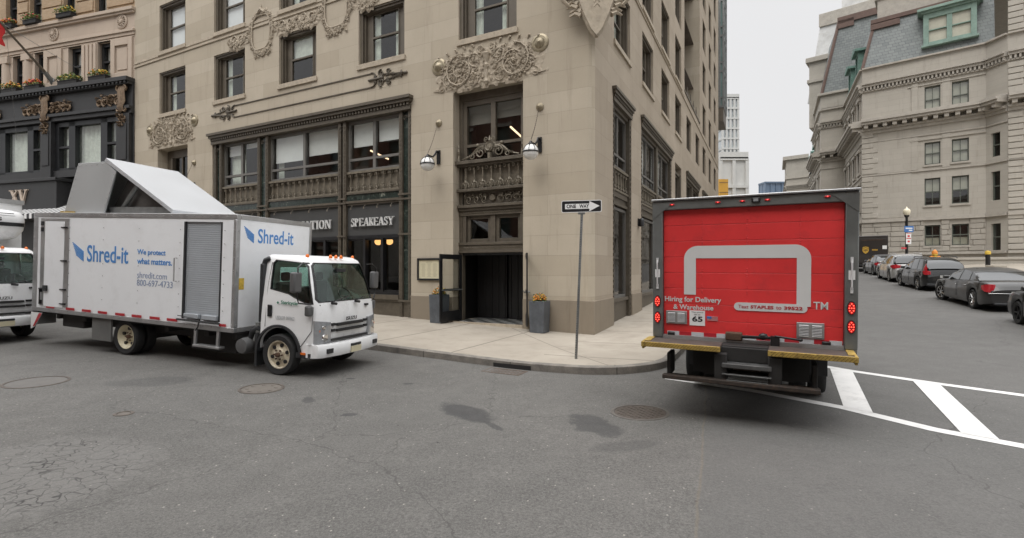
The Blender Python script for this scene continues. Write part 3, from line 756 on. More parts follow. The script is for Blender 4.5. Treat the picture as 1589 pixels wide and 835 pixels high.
def window(root, fn, uc, hw, z0, z1, rnd, dd=.30, lit=False, near=True):
    """bronze cased sash window set deep in its opening; children: casing, sash, pane, blind, sill"""
    mb = MB(fn); cw = .13
    u0, u1 = uc-hw, uc+hw
    slab(mb, u0, u0+cw, z0, z1, .10, dd+.1); slab(mb, u1-cw, u1, z0, z1, .10, dd+.1)
    slab(mb, u0+cw, u1-cw, z1-.14, z1, .10, dd+.1); slab(mb, u0+cw, u1-cw, z0, z0+.09, .10, dd+.1)
    slab(mb, u0+.04, u1-.04, z1-.06, z1-.003, .04, .097)
    p0, p1 = u0+cw, u1-cw
    slab(mb, p0, p0+.07, z0+.09, z1-.14, dd-.1, dd+.08); slab(mb, p1-.07, p1, z0+.09, z1-.14, dd-.1, dd+.08)
    slab(mb, p0+.07, p0+.34, z0+.09, z1-.14, dd+.0, dd+.07); slab(mb, p1-.34, p1-.07, z0+.09, z1-.14, dd+.0, dd+.07)
    w = mb.build('window', 'casing', root)
    if near:
        s = MB(fn); slab(s, u0-.06, u1+.06, z0-.17, z0-.003, -.07, .3); slab(s, u0, u1, z0-.0, z0+.05, -.02, .10)
        s.build('sill', 'carve' if fn is FR else 'carve', w)
    s = MB(fn); a, b = p0+.34, p1-.34; zm = (z0+z1)/2
    for q0, q1, y0, y1, e in ((a, a+.05, z0+.09, z1-.14, 0), (b-.05, b, z0+.09, z1-.14, 0), (a+.05, b-.05, z1-.20, z1-.14, 0), (a+.05, b-.05, z0+.09, z0+.17, .0), (a+.05, b-.05, zm-.035, zm+.035, -.015)):
        slab(s, q0, q1, y0, y1, dd-.03+e, dd+.05)
    s.build('sash', 'black' if not near else 'casing', w)
    g = MB(fn); g.quad((a+.05, z0+.17, dd+.02), (b-.05, z0+.17, dd+.02), (b-.05, z1-.20, dd+.02), (a+.05, z1-.20, dd+.02)); g.build('pane', 'glass', w)
    k = rnd.random()
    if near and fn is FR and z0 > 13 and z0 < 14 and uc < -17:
        g = MB(fn); g.quad((a, z0+.1, dd+.09), (b, z0+.1, dd+.09), (b, z1-.15, dd+.09), (a, z1-.15, dd+.09)); g.build('shade', 'whiteshade', w, recalc=False)  # added white sheet, its colour painting the sky's reflection; no roller shade hangs here
    elif near:
        g = MB(fn); n = 18
        rows = []
        wd = (b-a)*(.22 if k > .35 else .0)
        if wd:
            for sx in (0, 1):
                x0 = a if sx == 0 else b-wd
                g.grid([[(x0+wd*i/n, z, dd+.14+.02*math.sin(i*1.9)) for i in range(n+1)] for z in (z0+.1, z1-.15)])
        else:
            g.quad((a, zm+.1, dd+.12), (b, zm+.1, dd+.12), (b, z1-.15, dd+.12), (a, z1-.15, dd+.12))
        g.build('curtain', 'curtain', w, 60)
    return w
def corner_building():
    rt = thing('corner_building', 'tan limestone corner building with bronze shopfront and carved scrolls over its entrance', 'building')
    root_local(rt)
    rnd = random.Random(5)
    fc = [22.62, 17.96, 13.30, 8.60, 3.84]; hw = 1.16
    rowsF = [(10.32, 12.55), (13.62, 16.1), (17.2, 19.7)]
    ops = []
    for c in fc:
        for z0, z1 in rowsF: ops.append((-c-hw, -c+hw, z0, z1, .5))
    SHOP = (-19.25, -7.12, .05, 8.42, .35); ENT = (-5.23, -2.44, .0, 8.57, .6); D2 = (-23.95, -21.28, .0, 8.52, .6)
    zt = 21.5
    m = MB(FR); wallsheet(m, -26.17, 0-.16, 1.2, zt, ops+[SHOP, ENT, D2]); 
    m.quad((-.16, 1.2, 0), (0, 1.2, .16), (0, zt, .16), (-.16, zt, 0))
    m.quad((-26.17, -1, 0), (-26.17, -1, 8), (-26.17, zt, 8), (-26.17, zt, 0))
    m.build('front_wall', 'lime', rt, recalc=False)
    # side wall
    sc = [3.5, 8.0, 12.4, 16.7, 21.3, 26.1, 30.7, 35.6, 40.5]
    sops = [(c-hw, c+hw, 10.32, 12.55, .5) for c in sc]
    up = [(13.62, 16.1), (17.2, 19.7), (20.8, 23.3), (24.4, 26.9), (28, 30.5), (31.6, 34.1)]
    for c in sc:
        if c in (21.3, 26.1): continue
        for z0, z1 in up:
            if c > 18 or z1 < zt: sops.append((c-hw, c+hw, z0, z1, .5))
    T = [(2.2, 4.88, .1, 8.55), (6.6, 14.25, .1, 8.75), (15.5, 17.9, 2.0, 8.5), (20.0, 27.0, .8, 8.7), (29.2, 34.4, 1.2, 8.7), (36.6, 41.8, 1.4, 8.7)]
    tops = [(*q, .35) for q in T]
    m = MB(SD); wallsheet(m, .16, 19.2, 1.2, zt, [o for o in sops if o[1] < 19.2]+[o for o in tops if o[1] < 19.2])
    wallsheet(m, 19.2, 27.5, 1.2, 13.8, [o for o in sops+tops if 19.2 < o[0] and o[1] < 27.5])
    wallsheet(m, 27.5, 44.7, 1.2, 36, [o for o in sops+tops if o[0] > 27.5])
    m.quad((19.2, 13.8, 0), (19.2, 13.8, 12), (19.2, zt, 12), (19.2, zt, 0))
    m.quad((44.7, 0, 0), (44.7, 0, 12), (44.7, 36, 12), (44.7, 36, 0))
    m.build('side_wall', 'lime_shaded', rt, recalc=False)
    m = MB(SD); m.quad((27.5, 13.8, 0), (27.5, 13.8, 12), (27.5, 36, 12), (27.5, 36, 0)); m.build('light_court_wall', 'lime', rt, recalc=False)
    m = MB(); m.quad((-26.17, 0, zt), (0, 0, zt), (0, 19.2, zt), (-26.17, 19.2, zt)); m.quad((-12, 19.2, 13.8), (0, 19.2, 13.8), (0, 27.5, 13.8), (-12, 27.5, 13.8)); m.quad((-12, 27.5, 36), (0, 27.5, 36), (0, 44.7, 36), (-12, 44.7, 36))
    m.quad((-26.17, 19.2, -1), (-26.17, 19.2, zt), (-12, 19.2, zt), (-12, 19.2, -1))
    m.quad((-12, 19.2, -1), (-12, 44.7, -1), (-12, 44.7, 36), (-12, 19.2, 36))
    m.build('roof', 'concrete', rt, recalc=False)
    # pointed cresting on the low link
    m = MB(SD)
    for k in range(5): y = 19.7+k*1.6; m.prism([(y-.18, 13.9), (y+.18, 13.9), (y+.08, 14.3), (y, 14.75), (y-.08, 14.3)], 'z', -.02, .12) if 0 else m.tube([(y, 13.8, .1), (y, 14.2, .1), (y, 14.8, .1)], .12, 6, True, .02)
    slab(m, 19.25, 27.45, 13.803, 13.95, -.05, .2); m.build('cresting', 'casing', rt)
    # plinth, 4 cm proud, stopping at the openings
    m = MB()
    for a, b in ((-26.17, -23.95), (-21.28, -19.25), (-7.12, -5.23), (-2.44, 0.0)): m.box(a, b if b < 0 else .04, -.04, .6, -1.2, 1.2)
    lims = [.3]+[q for t in T if t[2] < 1.2 for q in t[:2]]+[44.7]
    for i in range(0, len(lims)-1, 2): m.box(-.45, .04, lims[i] if i else .6, lims[i+1], -1.2, 1.2)
    m.build('plinth', 'plinth', rt, bevel=.012)
    # belt course: a fine dark moulding with a ledge
    m = MB(); m.box(-26.17, .05, -.05, .1, 13.23, 13.29); m.box(-.1, .05, .1, 44.7, 13.23, 13.29); m.box(-26.17, .03, -.03, .1, 13.42, 13.55); m.box(-.1, .03, .1, 19.2, 13.42, 13.55)
    m.build('belt_course', 'carve', rt, bevel=.012)
    # rooms behind the glass
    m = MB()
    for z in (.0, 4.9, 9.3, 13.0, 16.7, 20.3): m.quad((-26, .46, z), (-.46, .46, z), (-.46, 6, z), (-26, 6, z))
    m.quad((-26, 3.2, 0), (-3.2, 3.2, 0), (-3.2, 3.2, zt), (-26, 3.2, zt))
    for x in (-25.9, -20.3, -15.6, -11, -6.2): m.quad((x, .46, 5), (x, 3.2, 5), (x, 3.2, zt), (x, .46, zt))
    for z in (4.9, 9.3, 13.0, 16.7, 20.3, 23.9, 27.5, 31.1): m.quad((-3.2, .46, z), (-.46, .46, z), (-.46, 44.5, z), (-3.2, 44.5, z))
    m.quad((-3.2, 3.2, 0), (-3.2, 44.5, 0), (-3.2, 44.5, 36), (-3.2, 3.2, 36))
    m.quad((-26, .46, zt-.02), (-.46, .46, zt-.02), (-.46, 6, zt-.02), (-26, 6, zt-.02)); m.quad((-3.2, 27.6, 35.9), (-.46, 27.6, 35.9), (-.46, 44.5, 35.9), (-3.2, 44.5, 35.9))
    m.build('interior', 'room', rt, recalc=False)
    for c in fc:
        for z0, z1 in rowsF[:3]: window(rt, FR, -c, hw, z0, z1, rnd)
    for o in sops: window(rt, SD, (o[0]+o[1])/2, hw, o[2], o[3], rnd, near=o[0] < 18 and o[3] < 17)
    # ---- bronze shopfront on the front street
    def cornice(fn, u0, u1, z0, z1, out, name='shop_cornice'):
        m = MB(fn); h = z1-z0
        slab(m, u0-.1, u1+.1, z1-h*.22, z1, -out, .3); slab(m, u0-.05, u1+.05, z1-h*.45, z1-h*.22-.002, -out*.72, .3)
        slab(m, u0, u1, z0, z0+h*.3, -out*.3, .3)
        n = int((u1-u0)/.16)
        for k in range(n): u = u0+(k+.5)*(u1-u0)/n; slab(m, u-.045, u+.045, z0+h*.32, z1-h*.45-.002, -out*.5, .3)
        return m.build(name, 'bronze', rt)
    def balusters(fn, u0, u1, z0, z1, d, sp=.36, name='balustrade'):
        m = MB(fn)
        slab(m, u0, u1, z1-.09, z1, d-.1, d+.06); slab(m, u0, u1, z0, z0+.07, d-.1, d+.06); slab(m, u0, u1, z0+.07, z1-.09, d+.06, d+.1)
        n = max(2, round((u1-u0)/sp)); h = z1-z0-.16
        for k in range(n):
            u = u0+(k+.5)*(u1-u0)/n; zb = z0+.07
            for q0, q1, r0, r1 in ((0, .12, .045, .02), (.12, .3, .05, .03), (.3, .36, .045, .045), (.36, .82, .022, .026), (.82, .9, .045, .05), (.9, 1, .055, .04)):
                m.tube([(u, zb+q0*h, d-.02), (u, zb+q1*h, d-.02)], r0, 6, True, r1)
            for sg in (-1, 1):
                scroll(m, u+sg*sp*.24, zb+h*.2, h*.13, 1.1, math.pi/2, sg, .018, .01, -d+.03, 10, 4)
                scroll(m, u+sg*sp*.2, z1-.15, .05, .9, -math.pi/2, sg, .016, .01, -d+.03, 8, 4)
        return m.build(name, 'bronze_hi', rt, 60)
    cornice(FR, -19.25, -7.12, 8.22, 8.72, .26)
    piers = [(-19.2, -18.62), (-15.98, -15.27), (-10.93, -10.5), (-7.74, -7.14)]
    for a, b in piers:
        m = MB(FR); slab(m, a, a+.16, .0, 8.22, .04, .34); slab(m, b-.16, b, .0, 8.22, .04, .34)
        for z in (5.02, 4.84, 3.5, .95): slab(m, a-.02, b+.02, z, z+.07, .0, .038)
        n = 46
        for k in range(n):
            z = .4+k*7.7/n; slab(m, a+.05, a+.11, z, z+.09, .02, .045); slab(m, b-.11, b-.05, z, z+.09, .02, .045)
        p = m.build('pier', 'bronze', rt)
        m = MB(FR); slab(m, a+.161, b-.161, .95, 8.2, .14, .33); m.build('marble_strip', 'marble', p)
        m = MB(FR); slab(m, a+.161, b-.161, .0, .949, .10, .33)
        for q in (a+.16, b-.16): scroll(m, (a+b)/2, 7.95, .09, 1.2, 0, 1, .03, .015, -.05, 12, 5)
        m.build('pier_foot', 'bronze', p)
    bays = [(-18.62, -15.98), (-15.27, -10.93), (-10.5, -7.74)]
    for bi, (a, b) in enumerate(bays):
        w = MB(FR); mid = (a+b)/2
        for q0, q1, y0, y1 in ((a, a+.09, 6.16, 8.21), (b-.09, b, 6.16, 8.21), (mid-.07, mid+.07, 6.25, 8.11), (a+.09, b-.09, 8.11, 8.21), (a+.09, b-.09, 6.16, 6.25), (a+.09, mid-.07, 6.6, 6.7), (mid+.07, b-.09, 6.6, 6.7)):
            slab(w, q0, q1, y0, y1, .2, .32)
        wi = w.build('showroom_window', 'grey_frame', rt)
        g = MB(FR); g.quad((a+.09, 6.25, .28), (b-.09, 6.25, .28), (b-.09, 8.11, .28), (a+.09, 8.11, .28)); g.build('pane', 'glass', wi)
        g = MB(FR)
        for (p0, p1), zb in zip(((a+.1, mid-.08), (mid+.08, b-.1)), ((7.65, 7.9), (7.0, 7.12), (7.2, 7.3))[bi]):
            g.quad((p0, zb, .4), (p1, zb, .4), (p1, 8.2, .4), (p0, 8.2, .4))
        g.build('blind', 'blind', wi, recalc=False)
        if bi < 2:
            g = MB(FR); g.grid([[(a+.1+1.0*i/20*(1 if bi == 0 else .35), z, .55+.03*math.sin(i*1.7)) for i in range(21)] for z in (6.2, 8.2)]); g.build('curtain', 'curtain', wi, 60)
        balusters(FR, a, b, 5.28, 6.15, .18)
        m = MB(FR); slab(m, a, b, 5.22, 5.279, .05, .33); slab(m, a, b, 4.86, 4.95, .02, .33); slab(m, a, b, 4.78, 4.859, .08, .33)
        for k in range(4): u = a+(k+.5)*(b-a)/4; m.tube([(u, 4.8, .1), (u, 4.74, .04), (u, 4.70, .0), (u, 4.68, -.03)], .012, 5); m.tube([(u, 4.69, -.03), (u, 4.60, -.03)], .012, 6, True, .04)
        ld = m.build('ledge', 'bronze', rt)
        m = MB(FR); slab(m, a, b, 4.951, 5.219, .1, .33); m.build('marble_frieze', 'marble', rt)
        m = MB(FR); slab(m, a, b, 3.55, 4.779, .16, .33); m.build('sign_band', 'matt_grey', rt)
        w = MB(FR); n = 3 if bi != 1 else 5; ws = (b-a)/n
        slab(w, a, b, 3.42, 3.549, .12, .33); slab(w, a, b, 1.2, 1.3, .12, .33)
        for k in range(n+1):
            q = a+k*ws; slab(w, max(a, q-.06), min(b, q+.06), 1.3, 3.42, .12, .33)
        for k in range(n):
            q = a+k*ws; slab(w, q+.06, q+ws-.06, 1.3, 1.37, .16, .33); slab(w, q+.06, q+ws-.06, 3.36, 3.42, .16, .33)
        wi = w.build('shop_window', 'black', rt)
        g = MB(FR); g.quad((a, 1.25, .28), (b, 1.25, .28), (b, 3.5, .28), (a, 3.5, .28)); g.build('pane', 'glass_dk', wi)
        m = MB(FR); slab(m, a, b, 1.02, 1.199, .0, .33); slab(m, a, b, .94, 1.019, .06, .33); slab(m, a, b, -.6, .939, .12, .33); m.build('stall_riser', 'bronze', rt)
    # dim shop room behind the lower glass
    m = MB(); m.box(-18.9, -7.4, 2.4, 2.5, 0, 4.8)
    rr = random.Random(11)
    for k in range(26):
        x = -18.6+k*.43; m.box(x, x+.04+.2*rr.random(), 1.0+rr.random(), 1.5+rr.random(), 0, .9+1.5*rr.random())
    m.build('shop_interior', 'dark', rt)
    # ---- entrance bay
    a, b = -5.23, -2.44; D = .5
    m = MB(FR)
    slab(m, a, a+.14, .1, 8.57, D-.1, D+.1); slab(m, b-.14, b, .1, 8.57, D-.1, D+.1); slab(m, a+.14, b-.14, 8.3, 8.57, D-.1, D+.1)
    for z0, z1, o in ((5.96, 6.08, .28), (5.88, 5.959, .18), (4.98, 5.08, .2), (4.40, 4.5, .18), (4.3, 4.399, .1), (4.12, 4.299, .04), (3.06, 3.16, .06), (2.86, 3.059, .02), (2.78, 2.859, .06)): slab(m, a+.002, b-.002, z0, z1, D-.1-o, D+.1)
    for u in (a+.16, b-.3): slab(m, u, u+.14, 3.16, 4.12, D-.12, D+.1)
    slab(m, (a+b)/2-.1, (a+b)/2+.1, 3.16, 4.12, D-.08, D+.1)
    for u0, u1 in ((a+.3, (a+b)/2-.1), ((a+b)/2+.1, b-.3)):
        slab(m, u0, u0+.13, 3.16, 4.12, D-.02, D+.1); slab(m, u1-.13, u1, 3.16, 4.12, D-.02, D+.1); slab(m, u0+.13, u1-.13, 3.16, 3.29, D-.02, D+.1); slab(m, u0+.13, u1-.13, 4.0, 4.12, D-.02, D+.1)
    fr = m.build('entrance_frame', 'bronze', rt, bevel=.008)
    m = MB(FR); m.quad((a, 3.2, D+.06), (b, 3.2, D+.06), (b, 4.1, D+.06), (a, 4.1, D+.06)); m.build('transom_pane', 'glass_dk', fr)
    # big window above
    w = MB(FR); mid = (a+b)/2
    for q0, q1, y0, y1 in ((a+.14, a+.3, 6.08, 8.3), (b-.3, b-.14, 6.08, 8.3), (mid-.09, mid+.09, 6.08, 8.3), (a+.3, mid-.09, 8.12, 8.3), (mid+.09, b-.3, 8.12, 8.3), (a+.3, mid-.09, 6.62, 6.72), (mid+.09, b-.3, 6.62, 6.72)):
        slab(w, q0, q1, y0, y1, D-.05, D+.08)
    wi = w.build('window', 'casing', rt)
    g = MB(FR); g.quad((a+.2, 6.1, D+.03), (b-.2, 6.1, D+.03), (b-.2, 8.2, D+.03), (a+.2, 8.2, D+.03)); g.build('pane', 'glass', wi)
    g = MB(FR); g.quad((a+.2, 7.5, D+.25), (mid, 7.5, D+.25), (mid, 8.3, D+.25), (a+.2, 8.3, D+.25)); g.quad((mid, 7.62, D+.25), (b-.2, 7.62, D+.25), (b-.2, 8.3, D+.25), (mid, 8.3, D+.25)); g.build('blind', 'blind_dim', wi, recalc=False)
    # balustrade, frieze, cresting
    def bal2(u0, u1, z0, z1, d):
        m = MB(FR); slab(m, u0, u1, z0, z1, d+.12, d+.14)
        for k in range(7):
            u = u0+(k+.5)*(u1-u0)/7; h = z1-z0
            for q0, q1, r0, r1 in ((.0, .1, .05, .05), (.1, .3, .03, .05), (.3, .42, .06, .025), (.42, .85, .028, .032), (.85, .93, .055, .06), (.93, 1, .045, .04)): m.tube([(u, z0+q0*h, d), (u, z0+q1*h, d)], r0, 6, True, r1)
            for sg in (-1, 1):
                m.tube([(u, z0+.35*h, d), (u+sg*.09, z0+.30*h, d-.02), (u+sg*.14, z0+.18*h, d-.02), (u+sg*.19, z0+.05*h, d)], .026, 5, True, .02)
                scroll(m, u+sg*.1, z0+.16*h, .065, 1.2, math.pi/2, sg, .018, .01, -d+.03, 10, 4)
            scroll(m, u+.19, z1-.07, .06, 1., math.pi, 1, .02, .012, -d+.02, 10, 4); scroll(m, u+.19, z0+.1, .06, 1., math.pi, 1, .02, .012, -d+.02, 10, 4)
        return m.build('balustrade', 'bronze_hi', rt, 60)
    bal2(a+.16, b-.16, 5.08, 5.88, .33)
    m = MB(FR); slab(m, a+.16, b-.16, 4.5, 4.98, D-.04, D+.1); m.build('frieze_panel', 'bronze', rt)
    m = MB(FR); zc, rnd2 = 4.74, random.Random(4)
    for sg in (-1, 1):
        for k in range(3):
            u = mid+sg*(.32+.32*k); scroll(m, u, zc-.05, .13, 1.3, -math.pi/2, sg, .024, .012, -D+.09, 14, 4); scroll(m, u+sg*.14, zc+.08, .08, 1.2, math.pi/2, -sg, .02, .012, -D+.09, 12, 4)
            for q in range(5): leafy2 = m.tube([(u, zc-.02, D-.06), (u+.12*math.cos(.6+q*.5), zc+.17*math.sin(.6+q*.5), D-.10)], .03, 5, True, .012)
    m.tube([(mid, zc, D-.04), (mid, zc, D-.12)], .15, 14, True, .11)
    for k in range(34): u = a+.2+k*.07; m.tube([(u, 4.2, D-.14), (u+.03, 4.24, D-.165), (u+.06, 4.2, D-.14)], .016, 4); m.tube([(u, 2.95, D-.11), (u+.03, 2.99, D-.135), (u+.06, 2.95, D-.11)], .016, 4)
    m.build('frieze_scrolls', 'bronze_hi', rt, 60)
    m = MB(FR); zb = 6.08; d = .2
    m.tube([(mid, zb+.38, d+.05), (mid, zb+.38, d-.05)], .17, 14, True, .13); scroll(m, mid, zb+.38, .24, 1., 0, 1, .03, .03, -d, 22, 5)
    m.tube([(mid, zb+.62, d), (mid, zb+.72, d), (mid, zb+.8, d)], .06, 6, True, .015); m.tube([(mid, zb, d), (mid, zb+.2, d)], .09, 6)
    for sg in (-1, 1):
        scroll(m, mid+sg*.36, zb+.22, .2, 1.6, math.pi if sg > 0 else 0, -sg, .034, .016, -d, 22, 5); scroll(m, mid+sg*.13, zb+.68, .08, 1.3, -math.pi/2, sg, .024, .012, -d, 14, 5)
        m.tube([(mid+sg*.22, zb+.42, d), (mid+sg*.45, zb+.44, d), (mid+sg*.62, zb+.30, d), (mid+sg*.8, zb+.14, d), (mid+sg*1.15, zb+.05, d)], .045, 5, True, .025)
        m.blob((mid+sg*.48, zb+.5, d), .075, .075, .075, nu=8, nv=5)
        scroll(m, mid+sg*.72, zb+.12, .1, 1.3, math.pi/2, sg, .024, .014, -d, 14, 5)
        for q0, q1, r0, r1 in ((0, .2, .07, .05), (.2, .34, .03, .06), (.34, .5, .045, .02), (.5, .62, .04, .01)): m.tube([(mid+sg*1.28, zb+q0, d), (mid+sg*1.28, zb+q1, d)], r0, 7, True, r1)
        for k in range(9): leafy(m, mid+sg*(.2+.09*k), zb+.1+.25*(1-k/9), .1, 1.2+sg*.7*k*.3, .03-d if 0 else .03)
    for v in m.v: 
        if v.y < .1: v.y += .2
    m.build('entrance_cresting', 'bronze_hi', rt, 60)
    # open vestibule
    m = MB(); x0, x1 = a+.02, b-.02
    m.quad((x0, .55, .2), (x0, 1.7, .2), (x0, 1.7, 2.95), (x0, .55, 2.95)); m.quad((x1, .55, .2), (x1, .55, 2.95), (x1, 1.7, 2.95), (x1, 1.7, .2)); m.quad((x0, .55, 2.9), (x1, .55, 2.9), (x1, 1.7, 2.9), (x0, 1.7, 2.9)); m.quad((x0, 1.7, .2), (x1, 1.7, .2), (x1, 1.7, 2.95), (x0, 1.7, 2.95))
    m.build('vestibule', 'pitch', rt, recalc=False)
    for k in range(2):
        m = MB(); q0 = x0+.04+k*(x1-x0)/2; q1 = q0+(x1-x0)/2-.08; m.box(q0, q1, 1.58, 1.66, .33, 2.85)
        for j in range(5): x = q0+.08+j*(q1-q0-.16)/4; m.box(x-.03, x+.03, 1.55, 1.58, .4, 2.8)
        dd = m.build('inner_door', 'pitch', rt, bevel=.006); m = MB(); x = q1-.1 if k == 0 else q0+.1; m.tube([(x, 1.5, 1.2), (x, 1.5, 1.7)], .014, 6); m.build('door_handle', 'black', dd)
    m = MB(); m.box(x0, x1, -.02, 1.75, -.6, .325); fl = m.build('vestibule_floor', 'checker', rt)
    m = MB(); m.box(a+.0, b-.0, -.05, -.021, -.6, .335); m.build('threshold', 'carve', rt)
    m = MB(); m.box(x0, x1, .42, .6, 2.70, 2.779); m.box(x0, x0+.07, .42, .6, .33, 2.7); m.box(x1-.07, x1, .42, .6, .33, 2.7); m.build('door_frame', 'black', rt)
    for hx, hy, ang, wd in ((a+.10, .40, R(-97), 1.18), (b-.10, .40, R(-62), 1.18)):
        # leaf built along +x from the hinge, then swung outwards
        c, s_ = math.cos(ang), math.sin(ang)
        def fn(u, d, z, c=c, s_=s_, hx=hx, hy=hy): return (hx+u*c-d*s_, hy+u*s_+d*c, z)
        m = MB(fn); zb, zt_ = .36, 2.72
        m.box(0, .12, -.022, .022, zb, zt_); m.box(wd-.13, wd, -.022, .022, zb, zt_); m.box(.12, wd-.13, -.022, .022, zt_-.17, zt_); m.box(.12, wd-.13, -.022, .022, zb, zb+.36); m.box(.12, wd-.13, -.03, .03, 1.42, 1.5)
        dr = m.build('door', 'black', rt, bevel=.004)
        m = MB(fn); m.quad((.12, 0, zb+.36), (wd-.13, 0, zb+.36), (wd-.13, 0, zt_-.17), (.12, 0, zt_-.17)); m.build('door_glass', 'glass', dr)
        m = MB(fn)
        for sd in (-1, 1): m.tube([(.06, sd*.09, 1.46), (wd-.06, sd*.09, 1.46)], .018, 6); m.tube([(.1, 0, 1.46), (.1, sd*.09, 1.46)], .015, 5); m.tube([(wd-.1, 0, 1.46), (wd-.1, sd*.09, 1.46)], .02, 5)
        m.build('door_handle', 'steel', dr, 60)
    # second, narrower doorway
    a, b = -23.95, -21.28; m = MB(FR)
    slab(m, a, a+.5, .1, 8.5, .5, .7); slab(m, b-.5, b, .1, 8.5, .5, .7); slab(m, a+.5, b-.5, 8.1, 8.5, .5, .7)
    slab(m, a+.5, a+.62, .1, 8.1, .4, .6); slab(m, b-.62, b-.5, .1, 8.1, .4, .6); slab(m, a+.62, b-.62, 5.9, 6.2, .4, .6); slab(m, (a+b)/2-.04, (a+b)/2+.04, 6.2, 8.1, .5, .6)
    w = m.build('window', 'casing', rt); m = MB(FR); m.quad((a+.6, .2, .56), (b-.6, .2, .56), (b-.6, 8.1, .56), (a+.6, 8.1, .56)); m.build('pane', 'glass_dk', w)
    m = MB(FR)
    for sg in (-1, 1): scroll(m, (a+b)/2+sg*.4, 6.3, .2, 1.5, math.pi/2, -sg, .035, .02, -.38, 18, 5)
    m.tube([((a+b)/2, 6.1, .38), ((a+b)/2, 6.6, .38), ((a+b)/2, 6.9, .38)], .09, 6, True, .02); m.build('doorway_crest', 'bronze_hi', w, 60)
    # ---- carving on the front
    relief_panel(rt, FR, -3.84, 9.27, 4.3, 1.5, seed=1); relief_panel(rt, FR, -22.7, 9.32, 4.0, 1.5, seed=2)
    for x, z in ((-5.85, 9.57), (-1.82, 9.62), (-24.66, 9.62), (-20.69, 9.63)): boss(rt, FR, x, z, .31)
    for sg, x in ((1, -19.2), (-1, -7.35)):
        m = MB(FR); z = 9.64
        m.tube([(x, z, -.03), (x+sg*.12, z, -.05), (x+sg*.5, z+.05, -.04), (x+sg*1.1, z+.13, -.03)], .05, 5, True, .03); m.tube([(x+sg*.12, z, -.05), (x+sg*.5, z-.05, -.04), (x+sg*1.1, z-.13, -.03)], .05, 5, True, .03)
        m.blob((x, z, -.03), .09, .07, .06); m.blob((x+sg*.22, z, -.03), .06, .17, .05)
        for s2 in (-1, 1):
            scroll(m, x+sg*1.2, z+s2*.17, .15, 1.4, math.pi*.5*s2, -s2*sg, .035, .02, .04, 16, 5); scroll(m, x+sg*.85, z+s2*.2, .1, 1.2, 0, s2, .03, .018, .04, 14, 5)
            m.tube([(x+sg*1.45, z+s2*.1, -.03), (x+sg*1.6, z+s2*.26, -.03), (x+sg*1.72, z+s2*.28, -.03)], .04, 5, True, .03)
            for k in range(4): leafy(m, x+sg*(.6+.3*k), z+s2*.12, .16, s2*1.0+(0 if sg > 0 else math.pi*s2), .03)
        m.tube([(x+sg*1.1, z, -.03), (x+sg*1.85, z, -.04)], .06, 6, True, .05)
        m.build('carved_torch', 'bronze', rt, 60)
    m = MB(); 
    for z in (9.36, 9.90): m.box(-17.5, -9.05, -.035, .02, z-.02, z+.02)
    m.build('string_moulding', 'bronze', rt)
    def cartouche(x, z):
        m = MB(FR); pts = []
        w, h = .62, 1.55
        for k in range(40):
            t = k/40*2*math.pi; pts.append((x+w*math.copysign(abs(math.cos(t))**.55, math.cos(t)), z+h*.5*math.copysign(abs(math.sin(t))**.8, math.sin(t)), -.05))
        m.tube(pts+[pts[0]], .03, 5, False)
        rr = random.Random(int(x*10))
        for k in range(110):
            t = k/110*2*math.pi; e = rr.uniform(.04, .2); leafy(m, x+(w+e)*math.cos(t), z+(h*.5+e)*math.sin(t), .10+.09*rr.random(), t+rr.uniform(-1.2, 1.2), .04)
        for k in range(26): leafy(m, x+rr.uniform(-.6, .6), z-h*.62+rr.uniform(-.16, .16), .14, rr.random()*6.3, .04)
        def env(xx, zz):
            u, t = (xx-x)/(w+.02), (zz-z)/(h*.5+.02); rr_ = (abs(u)**2.6+abs(t)**2.6)**(1/2.6)
            ring_ = min((rr_-1.0)/.05, (1.34-rr_)/.10); dxx = abs(xx-x)-w-.15; gar = min((.30-abs(zz-(z+.05-.25*math.sin(max(0, dxx)/1.5*math.pi*.9))))/.10, dxx/.1, (1.6-dxx)/.1)
            return max(0, min(1, max(ring_, gar)+1.5*mnoise.noise(Vector((xx*6, zz*6, x)))))
        carved_ground(m, x-w-1.75, x+w+1.75, z-h*.75, z+h*.75, 210, 90, env, .05, 4.6, x)
        m.tube([(x-.25, z+h*.55, -.04), (x, z+h*.68, -.06), (x+.25, z+h*.55, -.04)], .07, 5); m.tube([(x, z+h*.6, -.04), (x, z+h*.82, -.04)], .07, 5, True, .01)
        for sg in (-1, 1):
            for k in range(34):
                q = k/33; xx = x+sg*(w+.2+q*1.5); zz = z+.05-.45*math.sin(q*math.pi*.9)*.55+.12*math.sin(q*7); leafy(m, xx, zz+rr.uniform(-.12, .12), .13+.07*rr.random(), rr.random()*6.3, .04)
            scroll(m, x+sg*(w+.75), z-.02, .24, 1.6, 0, sg, .04, .02, .04, 20, 5); scroll(m, x+sg*(w+1.3), z+.05, .17, 1.4, 0, -sg, .035, .02, .04, 18, 5)
        m.build('carved_cartouche', 'carve', rt, 60)
    cartouche(-15.63, 12.95); cartouche(-10.97, 12.95)
    # heraldic shield wrapped on the corner, leaning out at its foot
    m = MB(); ax = Vector((1, 1, 0)).normalized(); nn = Vector((1, -1, 0)).normalized()
    dirs, nrm = Vector((.92, .39, 0)), Vector((.39, -.92, 0))
    def sh(u, z, d): 
        q = Vector((-.05, 0, 0))+dirs*(u*.84+.10)+nrm*d; return (q.x, q.y, z+.2)
    out = [(-1.0, 13.5), (-1.04, 12.0), (-.95, 11.2), (-.74, 10.5), (-.45, 9.8), (-.19, 9.32), (0, 9.12), (.19, 9.32), (.45, 9.8), (.74, 10.5), (.95, 11.2), (1.04, 12.0), (1.0, 13.5)]
    def lean(z): return .26+.14*(13.5-z)/4
